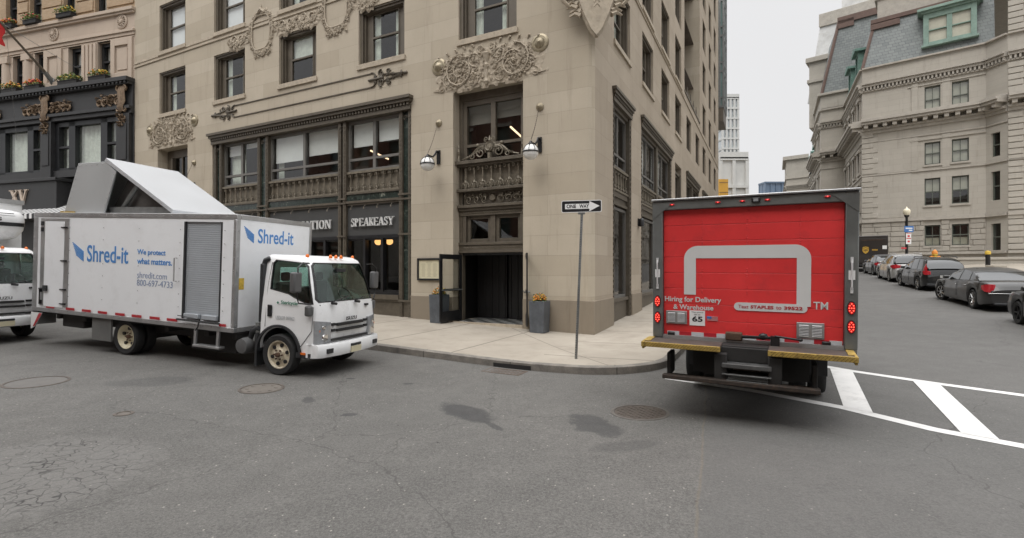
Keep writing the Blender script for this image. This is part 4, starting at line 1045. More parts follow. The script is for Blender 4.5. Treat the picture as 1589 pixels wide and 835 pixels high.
    fr_ = [m.p(*sh(u, z, lean(z))) for u, z in out]; bk = [m.p(*sh(u*.96, z, lean(z)-.22)) for u, z in out]; n = len(out)
    m.face(fr_); m.face(bk[::-1])
    for k in range(n): m.face([fr_[k], fr_[(k+1) % n], bk[(k+1) % n], bk[k]])
    inn = [(-.76, 13.4), (-.76, 11.6), (-.63, 10.9), (-.37, 10.55), (-.1, 10.45), (0, 10.55), (.1, 10.45), (.37, 10.55), (.63, 10.9), (.76, 11.6), (.76, 13.4)]
    m.tube([sh(u, z, lean(z)+.02) for u, z in inn], .045, 6)
    m.box(-.1, .35, -.1, .3, 10.6, 13.5)
    for sg in (-1, 1):
        m.tube([sh(u, z, lean(z)-.1) for u, z in out[0 if sg < 0 else 6:7 if sg < 0 else 13]], .07, 5)
    m.build('corner_shield', 'carve', rt, 45)
    m = MB(); 
    for sg in (-1, 1):
        for k in range(26):
            z = 12.9-k*.125; hw_ = [(a_, b_) for a_, b_ in out[6:]]; w0 = next((p[0]+(q[0]-p[0])*(z-p[1])/(q[1]-p[1]) for p, q in zip(hw_, hw_[1:]) if p[1] <= z <= q[1]), 1.); u = sg*(w0+.02+.10*abs(math.sin(k*1.3))); dd = lean(z)-.3
            m.tube([sh(u, z, dd+.2), sh(u+sg*.2, z+.10, dd+.14), sh(u+sg*.42, z+.04, dd+.06)], .09, 5, True, .03)
        m.tube([sh(sg*.85, 10.9, .2), sh(sg*1.15, 10.7, .25), sh(sg*1.2, 10.3, .22), sh(sg*.95, 10.1, .2)], .11, 6, True, .05)
    for k in range(5): t = .5+k*.53; m.tube([sh(0, 10.9, .58), sh(.2*math.cos(t), 10.95+.2*math.sin(t), .57)], .03, 4, True, .012)
    for k in range(3): m.tube([sh(-.1, 10.15-.13*k, .58+.01*k), sh(0, 10.23-.13*k, .60), sh(.1, 10.15-.13*k, .58)], .025, 4)
    m.build('shield_wings', 'carve', rt, 60)
    # ---- tall bronze windows on the side street
    for (u0, u1, z0, z1) in T:
        near = u0 < 15
        if z1-z0 > 6.9 or near: cornice(SD, u0, u1, z1-.42, z1+.05, .16)
        m = MB(SD)
        slab(m, u0, u0+.22, z0-.6, z1-.42, .02, .3); slab(m, u1-.22, u1, z0-.6, z1-.42, .02, .3)
        if near:
            for k in range(40): z = z0+.3+k*(z1-z0-.9)/40; slab(m, u0+.07, u0+.15, z, z+.1, -.01, .019); slab(m, u1-.15, u1-.07, z, z+.1, -.01, .019)
        nb = 1 if u1-u0 < 3 else 2
        for k in range(1, nb): q = u0+(u1-u0)*k/nb; slab(m, q-.18, q+.18, z0-.6, z1-.42, .06, .3)
        slab(m, u0+.22, u1-.22, z1-.55, z1-.42, .08, .3)
        if u0 not in (15.5,):
            for a_, b_ in ((4.85, 5.05), (4.55, 4.65)): slab(m, u0+.22, u1-.22, a_, b_, .1, .3)
            slab(m, u0+.22, u1-.22, 4.65, 4.849, .16, .3)
            slab(m, u0+.22, u1-.22, z0-.6, 1.0, .14, .3); slab(m, u0+.22, u1-.22, 1.0, 1.12, .06, .3)
        p = m.build('bronze_window_frame', 'bronze', rt)
        for k in range(nb):
            q0, q1 = u0+(u1-u0)*k/nb+.2, u0+(u1-u0)*(k+1)/nb-.2
            m = MB(SD)
            for y0, y1 in (((1.12, 4.5), (5.95, z1-.55)) if u0 != 15.5 else ((z0, z1-.55),)):
                slab(m, q0, q0+.1, y0, y1, .18, .28); slab(m, q1-.1, q1, y0, y1, .18, .28); slab(m, q0+.1, q1-.1, y1-.1, y1, .18, .28); slab(m, q0+.1, q1-.1, y0, y0+.1, .18, .28)
                if y0 > 5: slab(m, q0+.1, q1-.1, y0+.45, y0+.53, .18, .28); slab(m, (q0+q1)/2-.05, (q0+q1)/2+.05, y0+.1, y1-.1, .2, .27)
            w = m.build('window', 'grey_frame' if near else 'casing', rt)
            m = MB(SD)
            for y0, y1 in (((1.12, 4.5), (5.95, z1-.55)) if u0 != 15.5 else ((z0, z1-.55),)): m.quad((q0, y0, .24), (q1, y0, .24), (q1, y1, .24), (q0, y1, .24))
            m.build('pane', 'glass', w)
            if near:
                m = MB(SD); m.quad((q0, 6.0, .42), (q0+(q1-q0)*.6, 6.0, .42), (q0+(q1-q0)*.6, z1-.5, .42), (q0, z1-.5, .42)); m.build('blind', 'blind', w, recalc=False)
            if u0 != 15.5: balusters(SD, q0, q1, 5.05, 5.92, .16)
    return rt
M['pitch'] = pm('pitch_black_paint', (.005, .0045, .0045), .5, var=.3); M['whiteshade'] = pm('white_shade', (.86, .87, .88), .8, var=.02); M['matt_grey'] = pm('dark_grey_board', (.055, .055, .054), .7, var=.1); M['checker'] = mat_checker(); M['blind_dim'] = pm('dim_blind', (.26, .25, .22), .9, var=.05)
BLD = corner_building()
BX, BY = Vector((-E1.x, -E1.y, 0)), Vector((E2.x, E2.y, 0))    # world directions of the building's x and y
UP = Vector((0, 0, 1))
def bpos(x, y, z): return Vector((C0.x, C0.y, 0))+BX*x+BY*y+UP*z

def serif_word(word, h):
    """roman capitals with slab serifs as polygons (right, up)"""
    t, s = h*.2, h*.075; out = []; x = 0.
    def bar(x0, y0, x1, y1, w0, w1=None): 
        w1 = w1 or w0; out.append([(x0-w0/2, y0), (x0+w0/2, y0), (x1+w1/2, y1), (x1-w1/2, y1)])
    def arc(cx, cy, rx, ry, a0, a1, w, wv=None):
        wv = wv or w*.5; n = 10
        for k in range(n):
            p, q = [R(a0+(a1-a0)*(k+e)/n) for e in (0, 1.02)]
            out.append([(cx+rx*math.cos(p), cy+ry*math.sin(p)), (cx+rx*math.cos(q), cy+ry*math.sin(q)), (cx+(rx-w)*math.cos(q), cy+(ry-wv)*math.sin(q)), (cx+(rx-w)*math.cos(p), cy+(ry-wv)*math.sin(p))][::1 if a1 > a0 else -1])
    def serif(cx, y, w): out.append([(cx-w/2, y), (cx+w/2, y), (cx+w/2, y+s), (cx-w/2, y+s)])
    for c in word:
        if c == ' ': x += h*.4; continue
        if c in 'NX': wd = h*.86
        elif c in 'AVY': wd = h*.88
        elif c in 'OT': wd = h*.8
        elif c == 'I': wd = h*.36
        elif c == 'S': wd = h*.56
        else: wd = h*.68
        L_, Rr = x+t*.7, x+wd-t*.55
        if c == 'N': bar(L_, 0, L_, h, t*.55); bar(Rr, 0, Rr, h, t*.55); out.append([(L_-t*.3, h), (Rr-t*.6, 0), (Rr+t*.3, 0), (L_+t*.6, h)]); serif(L_, 0, t*1.7); serif(L_, h-s, t*1.5); serif(Rr, h-s, t*1.7)
        elif c == 'A': m_ = x+wd/2; bar(x+t*.5, 0, m_, h, t*.55); bar(x+wd-t*.6, 0, m_, h, t*1.1); bar(m_-h*.16, h*.3, m_-h*.16, h*.38, .0); out.append([(m_-h*.2, h*.28), (m_+h*.2, h*.28), (m_+h*.2, h*.36), (m_-h*.2, h*.36)]); serif(x+t*.5, 0, t*1.6); serif(x+wd-t*.6, 0, t*1.9)
        elif c == 'V': m_ = x+wd/2; bar(m_, 0, x+t*.6, h, t*1.1); bar(m_, 0, x+wd-t*.5, h, t*.55); serif(x+t*.6, h-s, t*2); serif(x+wd-t*.5, h-s, t*1.7)
        elif c == 'X': bar(x+wd-t*.6, 0, x+t*.6, h, t*1.15); bar(x+t*.5, 0, x+wd-t*.5, h, t*.55); serif(x+t*.5, 0, t*1.8); serif(x+wd-t*.6, 0, t*2); serif(x+t*.6, h-s, t*2); serif(x+wd-t*.5, h-s, t*1.8)
        elif c == 'Y': m_ = x+wd/2; bar(m_, 0, m_, h*.48, t); bar(m_, h*.45, x+t*.6, h, t); bar(m_, h*.45, x+wd-t*.5, h, t*.55); serif(m_, 0, t*2); serif(x+t*.6, h-s, t*1.9); serif(x+wd-t*.5, h-s, t*1.7)
        elif c == 'T': m_ = x+wd/2; bar(m_, 0, m_, h, t); out.append([(x+.02*h, h-s*1.3), (x+wd-.02*h, h-s*1.3), (x+wd-.02*h, h), (x+.02*h, h)]); bar(x+.06*h, h*.76, x+.05*h, h, s, s*1.6); bar(x+wd-.06*h, h*.76, x+wd-.05*h, h, s, s*1.6); serif(m_, 0, t*2)
        elif c == 'I': bar(x+wd/2, 0, x+wd/2, h, t); serif(x+wd/2, 0, t*1.8); serif(x+wd/2, h-s, t*1.8)
        elif c == 'O': arc(x+wd/2, h/2, wd/2, h*.52, 0, 360, t, s)
        elif c == 'E': bar(L_, 0, L_, h, t); [out.append([(L_, y), (x+wd-.04*h, y), (x+wd-.04*h, y+s*1.1), (L_, y+s*1.1)]) for y in (0, h*.46, h-s*1.1)]; bar(x+wd-.06*h, 0, x+wd-.05*h, h*.24, s*1.5, s); bar(x+wd-.06*h, h*.76, x+wd-.05*h, h, s, s*1.5); serif(L_, 0, t*1.7); serif(L_, h-s, t*1.7)
        elif c == 'P': bar(L_, 0, L_, h, t); arc(L_+.02*h, h*.72, wd*.62, h*.28, -90, 90, t*.9, s); serif(L_, 0, t*1.9); serif(L_, h-s, t*1.7)
        elif c == 'K': bar(L_, 0, L_, h, t); bar(L_+t*.2, h*.4, x+wd-t*.3, h, t*.5); bar(x+wd-t*.3, 0, L_+t*.9, h*.55, t*1.1); serif(L_, 0, t*1.7); serif(L_, h-s, t*1.7); serif(x+wd-t*.2, 0, t*1.7); serif(x+wd-t*.3, h-s, t*1.6)
        elif c == 'S': arc(x+wd/2, h*.75, wd*.44, h*.26, 20, 270, t*.62, s*1.2); arc(x+wd/2, h*.27, wd*.48, h*.28, 90, -160, t*.7, s*1.2); bar(x+wd*.9, h*.7, x+wd*.9, h, s); bar(x+wd*.08, 0, x+wd*.08, h*.32, s)
        x += wd+h*.06
    return out, x
def shop_sign(word, label, x0, x1, zc, h):
    polys, w = serif_word(word, h); k = (x1-x0)/w
    rt = thing('shop_sign', label, 'sign', bpos(x0, .1, zc-h/2), (0, 0, math.atan2(BX.y, BX.x)), 'letter signs over the shop windows')
    strokes([[(x*k, y) for x, y in p] for p in polys], 'raised_letters', 'vinylwhite', rt, (0, 0, 0), (1, 0, 0), (0, 0, 1), .05)
    m = MB(); 
    for q in (.1, .5, .9): m.box((x1-x0)*q-.01, (x1-x0)*q+.01, 0.0, .06, h*.3, h*.36)
    m.build('stand_off', 'black', rt)
shop_sign('SPEAKEASY', 'raised white letters SPEAKEASY above the dark shop window', -10.22, -8.0, 4.08, .33)
shop_sign('NATION', 'raised white letters NATION partly hidden by the white truck', -13.32, -11.34, 4.07, .37)
# small lights seen behind the glass
def inner_light(name, label, x, y, z, ln, ang, group):
    rt = thing(name, label, 'light', bpos(x, y, z), (0, 0, math.atan2(BX.y, BX.x)), group)
    m = MB(); m.tube([(-ln/2*math.cos(ang), -ln/2*math.sin(ang), 0), (ln/2*math.cos(ang), ln/2*math.sin(ang), 0)], .035, 8); m.build('tube', 'tube', rt, 60)
    m = MB(); m.box(-.03, .03, -.03, .03, .02, .06); m.build('clip', 'black', rt)
inner_light('tube_light', 'lit tube light behind the tall window over the entrance', -3.55, 1.9, 7.3, 2.0, R(100), 'tube lights behind upper windows')
inner_light('tube_light', 'lit tube light behind the right hand bay of showroom glass', -10.0, 1.5, 7.1, 1.6, R(105), 'tube lights behind upper windows')
for k, (x, lab) in enumerate(((-9.55, 'left one of two warm pendant lamps inside the shop window'), (-8.95, 'right one of two warm pendant lamps inside the shop window'))):
    rt = thing('pendant_lamp', lab, 'lamp', bpos(x, .9, 3.33), group='pendant lamps in the shop window')
    m = MB(); m.blob((0, 0, 0), .15, .15, .14, nu=14, nv=8); m.build('shade', 'bulb', rt, 180); m = MB(); m.tube([(0, 0, .13), (0, 0, 1.4)], .008, 5); m.build('cord', 'black', rt)

def wall_lamp(x, label):
    rt = thing('wall_lamp', label, 'lamp', bpos(x, 0, 5.9), (0, 0, math.atan2(BX.y, BX.x)), 'globe lamps hung on chains beside the doorways')
    px = -.05; py = -.62; r = .25
    m = MB(); m.lathe([(r*math.cos(t), r*math.sin(t)) for t in frange(R(-90)+.02, R(90)-.02, 14)], (px, py, .02), n=24); m.build('globe', 'white_lamp', rt, 180)
    m = MB(); m.lathe([(r+.018, -.02), (r+.018, .02), (r+.004, .02), (r+.004, -.02)], (px, py, .02), n=28, closed=True)
    for k in range(8):
        t = 2*math.pi*k/8+.2; m.tube([(px+(r+.012)*math.cos(t)*math.cos(p), py+(r+.012)*math.sin(t)*math.cos(p), .02+(r+.012)*math.sin(p)) for p in frange(0, R(80), 7)], .009, 5)
    m.lathe([(.085, .235), (.10, .25), (.05, .31), (.02, .36)], (px, py, .02), n=14); m.build('cage', 'black', rt, 50)
    m = MB(); m.box(-.07, .07, -.05, 0.002, .12, .62); m.tube([(0, -.05, .56), (0, -.16, .56), (0, -.24, .44), (px*.5, -.34, .33), (px, -.5, .34), (px, py, .36)], .04, 6, True, .025); m.build('bracket', 'black', rt, 40)
    m = MB(); m.lathe([(.13, -.001), (.13, -.04), (.09, -.07), (.05, -.13), (.005, -.15)], (0, 0, 1.62), 'y', 18); m.build('rosette', 'brass', rt, 50)
    m = MB(); a, b = Vector((0, -.1, 1.58)), Vector((px, py, .4)); n = 34
    for k in range(n):
        c = a.lerp(b, (k+.5)/n); c.z -= .10*math.sin(math.pi*(k+.5)/n); dx = .012 if k % 2 else 0
        m.tube([c+Vector((dx, 0, .022)), c-Vector((-dx, 0, .022))], .009, 4)
    m.build('chain', 'iron', rt)
wall_lamp(-1.82, 'white globe lamp hung on a chain at the right of the entrance')
wall_lamp(-5.85, 'white globe lamp hung on a chain at the left of the entrance')
wall_lamp(-20.7, 'globe wall lamp right of the far doorway, mostly behind the white truck hood')
wall_lamp(-24.6, 'globe wall lamp left of the far doorway, only its rosette showing')
rt = thing('wall_sconce', 'small black wall light on the side street wall between tall windows', 'lamp', bpos(0, 6.05, 4.15), (0, 0, math.atan2(BX.y, BX.x)))
m = MB(); m.box(0, .05, -.1, .1, -.16, .16); m.build('back_plate', 'black', rt); m = MB(); m.lathe([(.10, -.17), (.11, .1), (.07, .16), (.01, .18)], (.14, 0, 0), n=14); m.build('hood', 'black', rt, 40)
rt = thing('menu_board', 'framed parchment menu in a black case on the wall left of the entrance', 'notice board', bpos(-6.27, 0, 2.19), (0, 0, math.atan2(BX.y, BX.x)))
m = MB(); w, h = .53, .41
for q in ((-w, w, h-.07, h), (-w, w, -h, -h+.07), (-w, -w+.07, -h+.07, h-.07), (w-.07, w, -h+.07, h-.07)): m.box(q[0], q[1], -.07, 0, q[2], q[3])
m.build('frame', 'black', rt, bevel=.008)
m = MB(); m.box(-w+.07, w-.07, -.03, 0, -h+.07, h-.07); pg = m.build('menu_page', 'parch', rt)
m = MB(); rr = random.Random(8)
for c in (-.26, 0, .26):
    for k in range(13):
        z = .2-k*.038; ww = .06+.04*rr.random(); m.box(c-ww, c+ww, -.032, -.029, z-.006, z+.006)
m.box(-.13, .13, -.032, -.029, .255, .275); m.build('print', 'ink', pg)

# ------------------------------------------------------------ charcoal fronted building on the left
LP = C0+E1*26.17
LX = Vector((.9613, -.2756, 0)).normalized(); LY = Vector((.2756, .9613, 0)).normalized(); LROT = math.atan2(LX.y, LX.x)
def lpos(x, y, z): return Vector((LP.x, LP.y, 0))+LX*x+LY*y+UP*z
def left_building():
    rt = thing('stone_building', 'pale pink stone and tan brick building above a charcoal iron shopfront', 'building', (LP.x, LP.y, 0), (0, 0, LROT))
    FN = FR
    wins2 = [(-2.76, -1.73), (-5.10, -4.02), (-7.88, -7.0), (-9.78, -8.93), (-11.7, -10.8), (-13.6, -12.7)]
    ops = [(a, b, 12.9, 15.0, .5) for a, b in wins2]
    m = MB(FN); wallsheet(m, -20, 0, 12.4, 16.5, ops); m.build('stone_wall', 'xvstone', rt, recalc=False)
    ups = [(-3.0, -2.1), (-5.5, -4.55), (-8.3, -7.3), (-10.4, -9.4), (-12.6, -11.6)]
    ops3 = [(a, b, 16.75, 19.4, .5) for a, b in ups]
    m = MB(FN); wallsheet(m, -20, 0, 16.5, 22, ops3); m.quad((0, 12, 0), (0, 12, 8), (0, 22, 8), (0, 22, 0)); m.build('brick_wall', 'xvbrick', rt, recalc=False)
    m = MB(); m.quad((-20, 0, 22), (0, 0, 22), (0, 9, 22), (-20, 9, 22)); m.quad((-20, 9, 0), (0, 9, 0), (0, 9, 22), (-20, 9, 22)); m.quad((-20, 0, 0), (-20, 9, 0), (-20, 9, 22), (-20, 0, 22)); m.quad((0, 0, 0), (0, 9, 0), (0, 9, 12.4), (0, 0, 12.4)); m.build('roof', 'concrete', rt, recalc=False)
    m = MB(FN)
    for k in range(7): z = 17.1+k*.72; 
    for (a, b) in ((-2.0, -.05), (-4.4, -3.1), (-7.2, -5.6), (-9.3, -8.4)):
        for k in range(7): z = 16.85+k*.68; slab(m, a, b, z, z+.6, -.06, .2)
    m.build('banded_pier', 'xvbrick', rt, bevel=.015)
    m = MB(FN)
    slab(m, -20, .06, 16.42, 16.6, -.22, .1); slab(m, -20, .03, 16.3, 16.419, -.14, .1); slab(m, -20, .05, 15.28, 15.42, -.14, .1); slab(m, -20, .03, 15.1, 15.279, -.07, .1); slab(m, -20, .02, 15.0, 15.06, -.03, .1)
    m.build('stone_moulding', 'xvstone', rt, bevel=.012)
    m = MB(FN)
    for a, b in ((-1.68, -.1), (-7.0, -5.55)):
        slab(m, a, a+.3, 12.7, 15.0, -.1, .05); slab(m, b-.3, b, 12.7, 15.0, -.1, .05); slab(m, a+.3, b-.3, 14.6, 15.0, -.1, .05); slab(m, a+.3, b-.3, 12.7, 13.1, -.1, .05); slab(m, a+.42, b-.42, 13.25, 14.45, -.04, .05)
    m.build('panelled_pilaster', 'xvstone', rt, bevel=.012)
    m = MB(FN)
    for u in (-8.4, -10.3, -12.2): m.lathe([(.36, 12.7), (.36, 12.85), (.27, 12.95), (.24, 14.5), (.32, 14.62), (.36, 14.7)], (u, 0, 0), n=14) if 0 else m.tube([(u, 12.7, .1), (u, 12.95, .1), (u, 14.6, .1)], .3, 12); slab(m, u-.36, u+.36, 14.6, 15.0, -.2, .2)
    slab(m, -4.02, -2.76, 12.7, 15.0, -.03, .3)
    for k in range(4): slab(m, -3.9+k*.3, -3.72+k*.3, 12.8, 14.95, -.09, .0)
    m.build('column', 'xvstone', rt, 50)
    for x in (-.91, -6.26, -11.6):
        m = MB(); m.lathe([(.40, 0), (.40, -.05), (.33, -.08), (.28, -.03), (.14, -.03), (.10, -.12), (.02, -.14)], (x, 0, 15.93), 'y', 20)
        for k in range(12): t = 2*math.pi*k/12; m.tube([(x+.12*math.cos(t), -.04, 15.93+.12*math.sin(t)), (x+.2*math.cos(t), -.08, 15.93+.2*math.sin(t)), (x+.29*math.cos(t), -.04, 15.93+.29*math.sin(t))], .035, 5)
        m.build('rosette', 'xvstone', rt, 50)
    m = MB(); m.quad((-20, 1.6, 5), (0, 1.6, 5), (0, 1.6, 22), (-20, 1.6, 22)); 
    for z in (5, 12.3, 16.4, 21.9): m.quad((-20, .52, z), (-.3, .52, z), (-.3, 1.6, z), (-20, 1.6, z))
    m.build('interior', 'room', rt, recalc=False)
    def sash(a, b, z0, z1):
        m = MB(FN); zm = (z0+z1)/2
        for q in ((a, a+.16, z0, z1), (b-.1, b, z0, z1), (a+.16, b-.1, z1-.2, z1), (a+.16, b-.1, z0, z0+.1), (a+.16, b-.1, zm-.05, zm+.05)): slab(m, *q, .22, .36)
        w = m.build('window', 'xvdark', rt); m = MB(FN); m.quad((a+.1, z0, .32), (b-.05, z0, .32), (b-.05, z1, .32), (a+.1, z1, .32)); m.build('pane', 'glass', w)
        m = MB(FN); m.grid([[(a+.18+(b-a-.28)*i/14, z, .44+.02*math.sin(i*1.7)) for i in range(15)] for z in (z0+.1, z1-.2)]); m.build('curtain', 'grey_curtain', w, 60)
    for a, b in wins2: sash(a, b, 12.9, 15.0)
    for a, b in ups: sash(a, b, 16.75, 19.4)
    # charcoal iron shopfront
    m = MB(FN)
    slab(m, -20, .03, 12.45, 12.67, -.5, .2); slab(m, -20, .0, 12.3, 12.449, -.38, .2)
    for k in range(70): u = -19.9+k*.285; slab(m, u, u+.14, 12.34, 12.449, -.45, -.385)
    slab(m, -20, 0, 11.15, 12.299, -.12, .2); slab(m, -20, -.0, 10.98, 11.149, -.32, .2); slab(m, -20, 0, 10.75, 10.979, -.2, .2)
    m.build('iron_cornice', 'xvblack', rt, bevel=.01)
    m = MB(FN)
    for a, b in ((-1.05, -.12), (-7.0, -6.15), (-12.9, -12.05)):
        slab(m, a, b, 4.5, 10.749, -.25, .3); slab(m, a+.14, b-.14, 8.2, 10.2, -.29, -.2)
    slab(m, -.12, .0, 2, 10.75, -.05, .3); m.build('iron_pier', 'xvblack', rt, bevel=.012)
    for a, b in ((-6.15, -1.05), (-12.05, -7.0)):
        w = MB(FN); n1, n2 = a+1.35, b-1.25
        for q in ((a, a+.3, 7.9, 10.7), (n1-.25, n1+.25, 7.9, 10.7), (n2-.25, n2+.25, 7.9, 10.7), (b-.3, b, 7.9, 10.7), (a+.3, b-.3, 10.45, 10.7), (a+.3, b-.3, 7.9, 8.05), (a+.3, n1-.25, 9.2, 9.32), (n2+.25, b-.3, 9.2, 9.32)): slab(w, *q, .0, .25)
        wi = w.build('bay_window', 'xvdark', rt); m = MB(FN); m.quad((a, 8, .18), (b, 8, .18), (b, 10.6, .18), (a, 10.6, .18)); m.build('pane', 'glass', wi)
        m = MB(FN); m.grid([[(a+(b-a)*i/60, z, .42+.05*math.sin(i*1.35)+.03*math.sin(i*.51)) for i in range(61)] for z in (7.9, 10.7)]); m.build('curtain', 'curtain', wi, 60)
        m = MB(FN); slab(m, a, b, 7.5, 7.899, -.12, .3); m.build('window_sill', 'xvblack', wi)
    m = MB(); m.box(-20, 0, .3, .5, -1, 7.5); m.build('ground_floor', 'xvblack', rt)
    m = MB(); m.box(-20, -4.62, -.9, .3, 5.2, 7.15); m.box(-20, -4.52, -1.02, .3, 7.15, 7.32); m.box(-20, -4.55, -.97, .3, 5.05, 5.199); m.build('fascia', 'xvblack', rt, bevel=.015)
    # copper scrolls on the frieze
    for x in (-.60, -6.58, -12.5):
        m = MB(FN); z = 11.75
        for k in range(-2, 3): m.tube([(x+k*.10, 12.25, -.22), (x+k*.10, 11.9, -.34+.02*abs(k)), (x+k*.10, 11.4, -.30+.02*abs(k)), (x+k*.085, 11.1, -.36), (x+k*.07, 10.85, -.28)], .062, 6, True, .04)
        for sg in (-1, 1): scroll(m, x+sg*.22, 12.1, .15, 1.5, math.pi/2, -sg, .06, .03, .3, 16, 5); scroll(m, x+sg*.2, 10.98, .14, 1.5, -math.pi/2, sg, .055, .03, .3, 16, 5)
        for sg in (-1, 1):
            for k, (dx, r) in enumerate(((.42, .2), (.85, .34), (1.35, .27), (1.75, .2))):
                if x > -1 and sg > 0: continue
                scroll(m, x+sg*dx, 11.35+r*.7, r, 1.8, -math.pi/2, sg, .055, .03, .2, 22, 5)
            for k in range(14 if not (x > -1 and sg > 0) else 0): leafy(m, x+sg*(.35+.12*k), 11.45+.35*math.sin(k*1.1)**2, .2, k*.8, .2)
            scroll(m, x+sg*.14, 10.5, .15, 1.4, math.pi/2, sg, .05, .03, .32, 16, 5); scroll(m, x+sg*.14, 10.2, .12, 1.4, -math.pi/2, -sg, .045, .025, .32, 14, 5)
        for k in range(10): leafy(m, x+random.uniform(-.2, .2), 10.1+.08*k, .15, random.random()*6.3, .3)
        m.build('copper_scrollwork', 'bronzeorn', rt, 60)
    m = MB(); n = 34
    for k in range(n):
        x = -9.0+k*.2
        m.cur = k % 2; m.quad((x, -1.6, 5.25), (x+.2, -1.6, 5.25), (x+.2, -.3, 5.9), (x, -.3, 5.9)); m.quad((x, -1.6, 4.98), (x+.2, -1.6, 4.98), (x+.2, -1.6, 5.25), (x, -1.6, 5.25))
    m.build('striped_awning', ['xvblack', 'signwhite'], rt, recalc=False)
    polys, w = serif_word('XV', .78); k = 1.45/w
    s = thing('shop_sign', 'large pale letters XV on the charcoal fascia at the left edge', 'sign', lpos(-8.28, -.9, 5.96), (0, 0, LROT), 'letter signs over the shop windows')
    strokes([[(x*k, y) for x, y in p] for p in polys], 'raised_letters', 'xvletter', s, (0, 0, 0), (1, 0, 0), (0, 0, 1), .09)
    m = MB(); m.box(.3, .4, -.0, .02, .1, .2); m.build('stand_off', 'black', s)
M['grey_curtain'] = pm('grey_curtain', (.48, .46, .42), .9, var=.25, scale=5); M['xvletter'] = pm('pale_bronze_letter', (.56, .46, .37), .4, .2, var=.1)
left_building()

def flower_box(label, x, y, z, w, cols, seed):
    rr = random.Random(seed); rt = thing('flower_box', label, 'flower box', lpos(x, y, z), (0, 0, LROT), 'flower boxes on the window ledges')
    m = MB(); m.box(-w/2, w/2, -.14, .14, 0, .24); m.box(-w/2-.02, w/2+.02, -.16, .16, .2, .25); m.build('box', 'blackmat', rt, bevel=.01)
    foliage(rt, rr, w/2, .24, .22, .42, cols, 260, .10, .3, .055)
def foliage(rt, rr, rx, ry, z0, h, cols, n, leaf=.07, flowers=.35, fr=.035, two=True):
    ms = {}
    for k in range(n):
        x = rr.uniform(-rx, rx); y = rr.uniform(-ry, ry); e = max(0, 1-(x/rx)**2*.6-(y/ry)**2*.5); z = z0+rr.random()**.7*h*(.35+.65*e)*rr.uniform(.6, 1.15)
        key = 'leaf' if rr.random() < .6 else 'leaf2'; m = ms.setdefault(key, MB())
        a = Vector((rr.uniform(-1, 1), rr.uniform(-1, 1), rr.uniform(-.2, 1))).normalized()*leaf*rr.uniform(.6, 1.3); b = a.cross(Vector((rr.uniform(-1, 1), rr.uniform(-1, 1), rr.uniform(-1, 1)))).normalized()*leaf*.38
        c = Vector((x, y, z)); m.quad(c, c+a*.5+b, c+a, c+a*.5-b)
        if rr.random() < flowers and z > z0+h*.3:
            fm = ms.setdefault(rr.choice(cols), MB()); fm.blob(c+Vector((0, -.02, .02)), fr*rr.uniform(.7, 1.3), fr*rr.uniform(.7, 1.3), fr*.7, nu=6, nv=4)
    for key, m in ms.items(): m.build('foliage' if key.startswith('leaf') else 'blossom', key, rt, None if key.startswith('leaf') else 180, recalc=False)
flower_box('window box with red and yellow flowers left of the upper right stone pier', -2.24, -.3, 12.68, 1.3, ['fl_or', 'fl_ye'], 1)
flower_box('long window box of yellow green leaves at the foot of the flagpole', -4.55, -.3, 12.68, 1.5, ['fl_ye', 'leaf2'], 2)
flower_box('window box with red flowers just left of the flagpole foot', -7.45, -.3, 12.68, 1.3, ['fl_rd', 'fl_or'], 3)
flower_box('window box with orange flowers nearest the left edge of the picture', -9.4, -.3, 12.68, 1.3, ['fl_or', 'fl_ye'], 4)
flower_box('upper storey window box of green leaves above the right rosette', -5.0, -.2, 16.62, 1.2, ['leaf2', 'fl_ye'], 5)
flower_box('upper storey window box with pink red flowers at the top left', -9.9, -.2, 16.62, 1.2, ['fl_rd', 'fl_or'], 6)
flower_box('upper storey window box of green leaves above the fluted pier', -7.8, -.2, 16.62, 1.1, ['leaf2', 'fl_rd'], 7)
# leaning flagpole with the corner of its flag
rt = thing('flagpole', 'slanting bronze flagpole fixed to the stone building above the black cornice', 'flagpole', lpos(-6.3, -.05, 13.2))
d = Vector((-.62, -2.75, 2.45)); m = MB(); m.tube([(0, 0, 0), d*.15, d*.3], .10, 10, True, .07); m.tube([d*.3, d*1.0, d*1.9], .065, 10, True, .045); m.build('pole', 'casing', rt, 60)
m = MB(); m.blob((0, .0, -.05), .16, .12, .22, nu=10, nv=6); m.tube([(0, 0, -.1), d*.14], .12, 8); m.build('socket', 'galv', rt, 60)
m = MB(); m.tube([d*.9, Vector((1.2, -.6, .9)), Vector((2.6, -.05, .15))], .012, 4); m.tube([d*.8, Vector((-1.6, -.5, -3.6))], .01, 4); m.build('guy_wire', 'galv', rt)
rt = thing('flag', 'red flag of which only a lower corner hangs into the picture', 'flag', lpos(-6.3, -.05, 13.2))
m = MB(); rows = []
for i in range(9):
    t = .835+.03*i; p = d*t; rows.append([(p.x-.1*j*.0+.03*math.sin(j*1.1+i), p.y+.06*math.sin(i*1.5+j), p.z-.06-j*.125-(.05*i if j > 3 else 0)) for j in range(9)])
m.grid(rows); m.build('cloth', 'flagcloth', rt, 180, recalc=False)

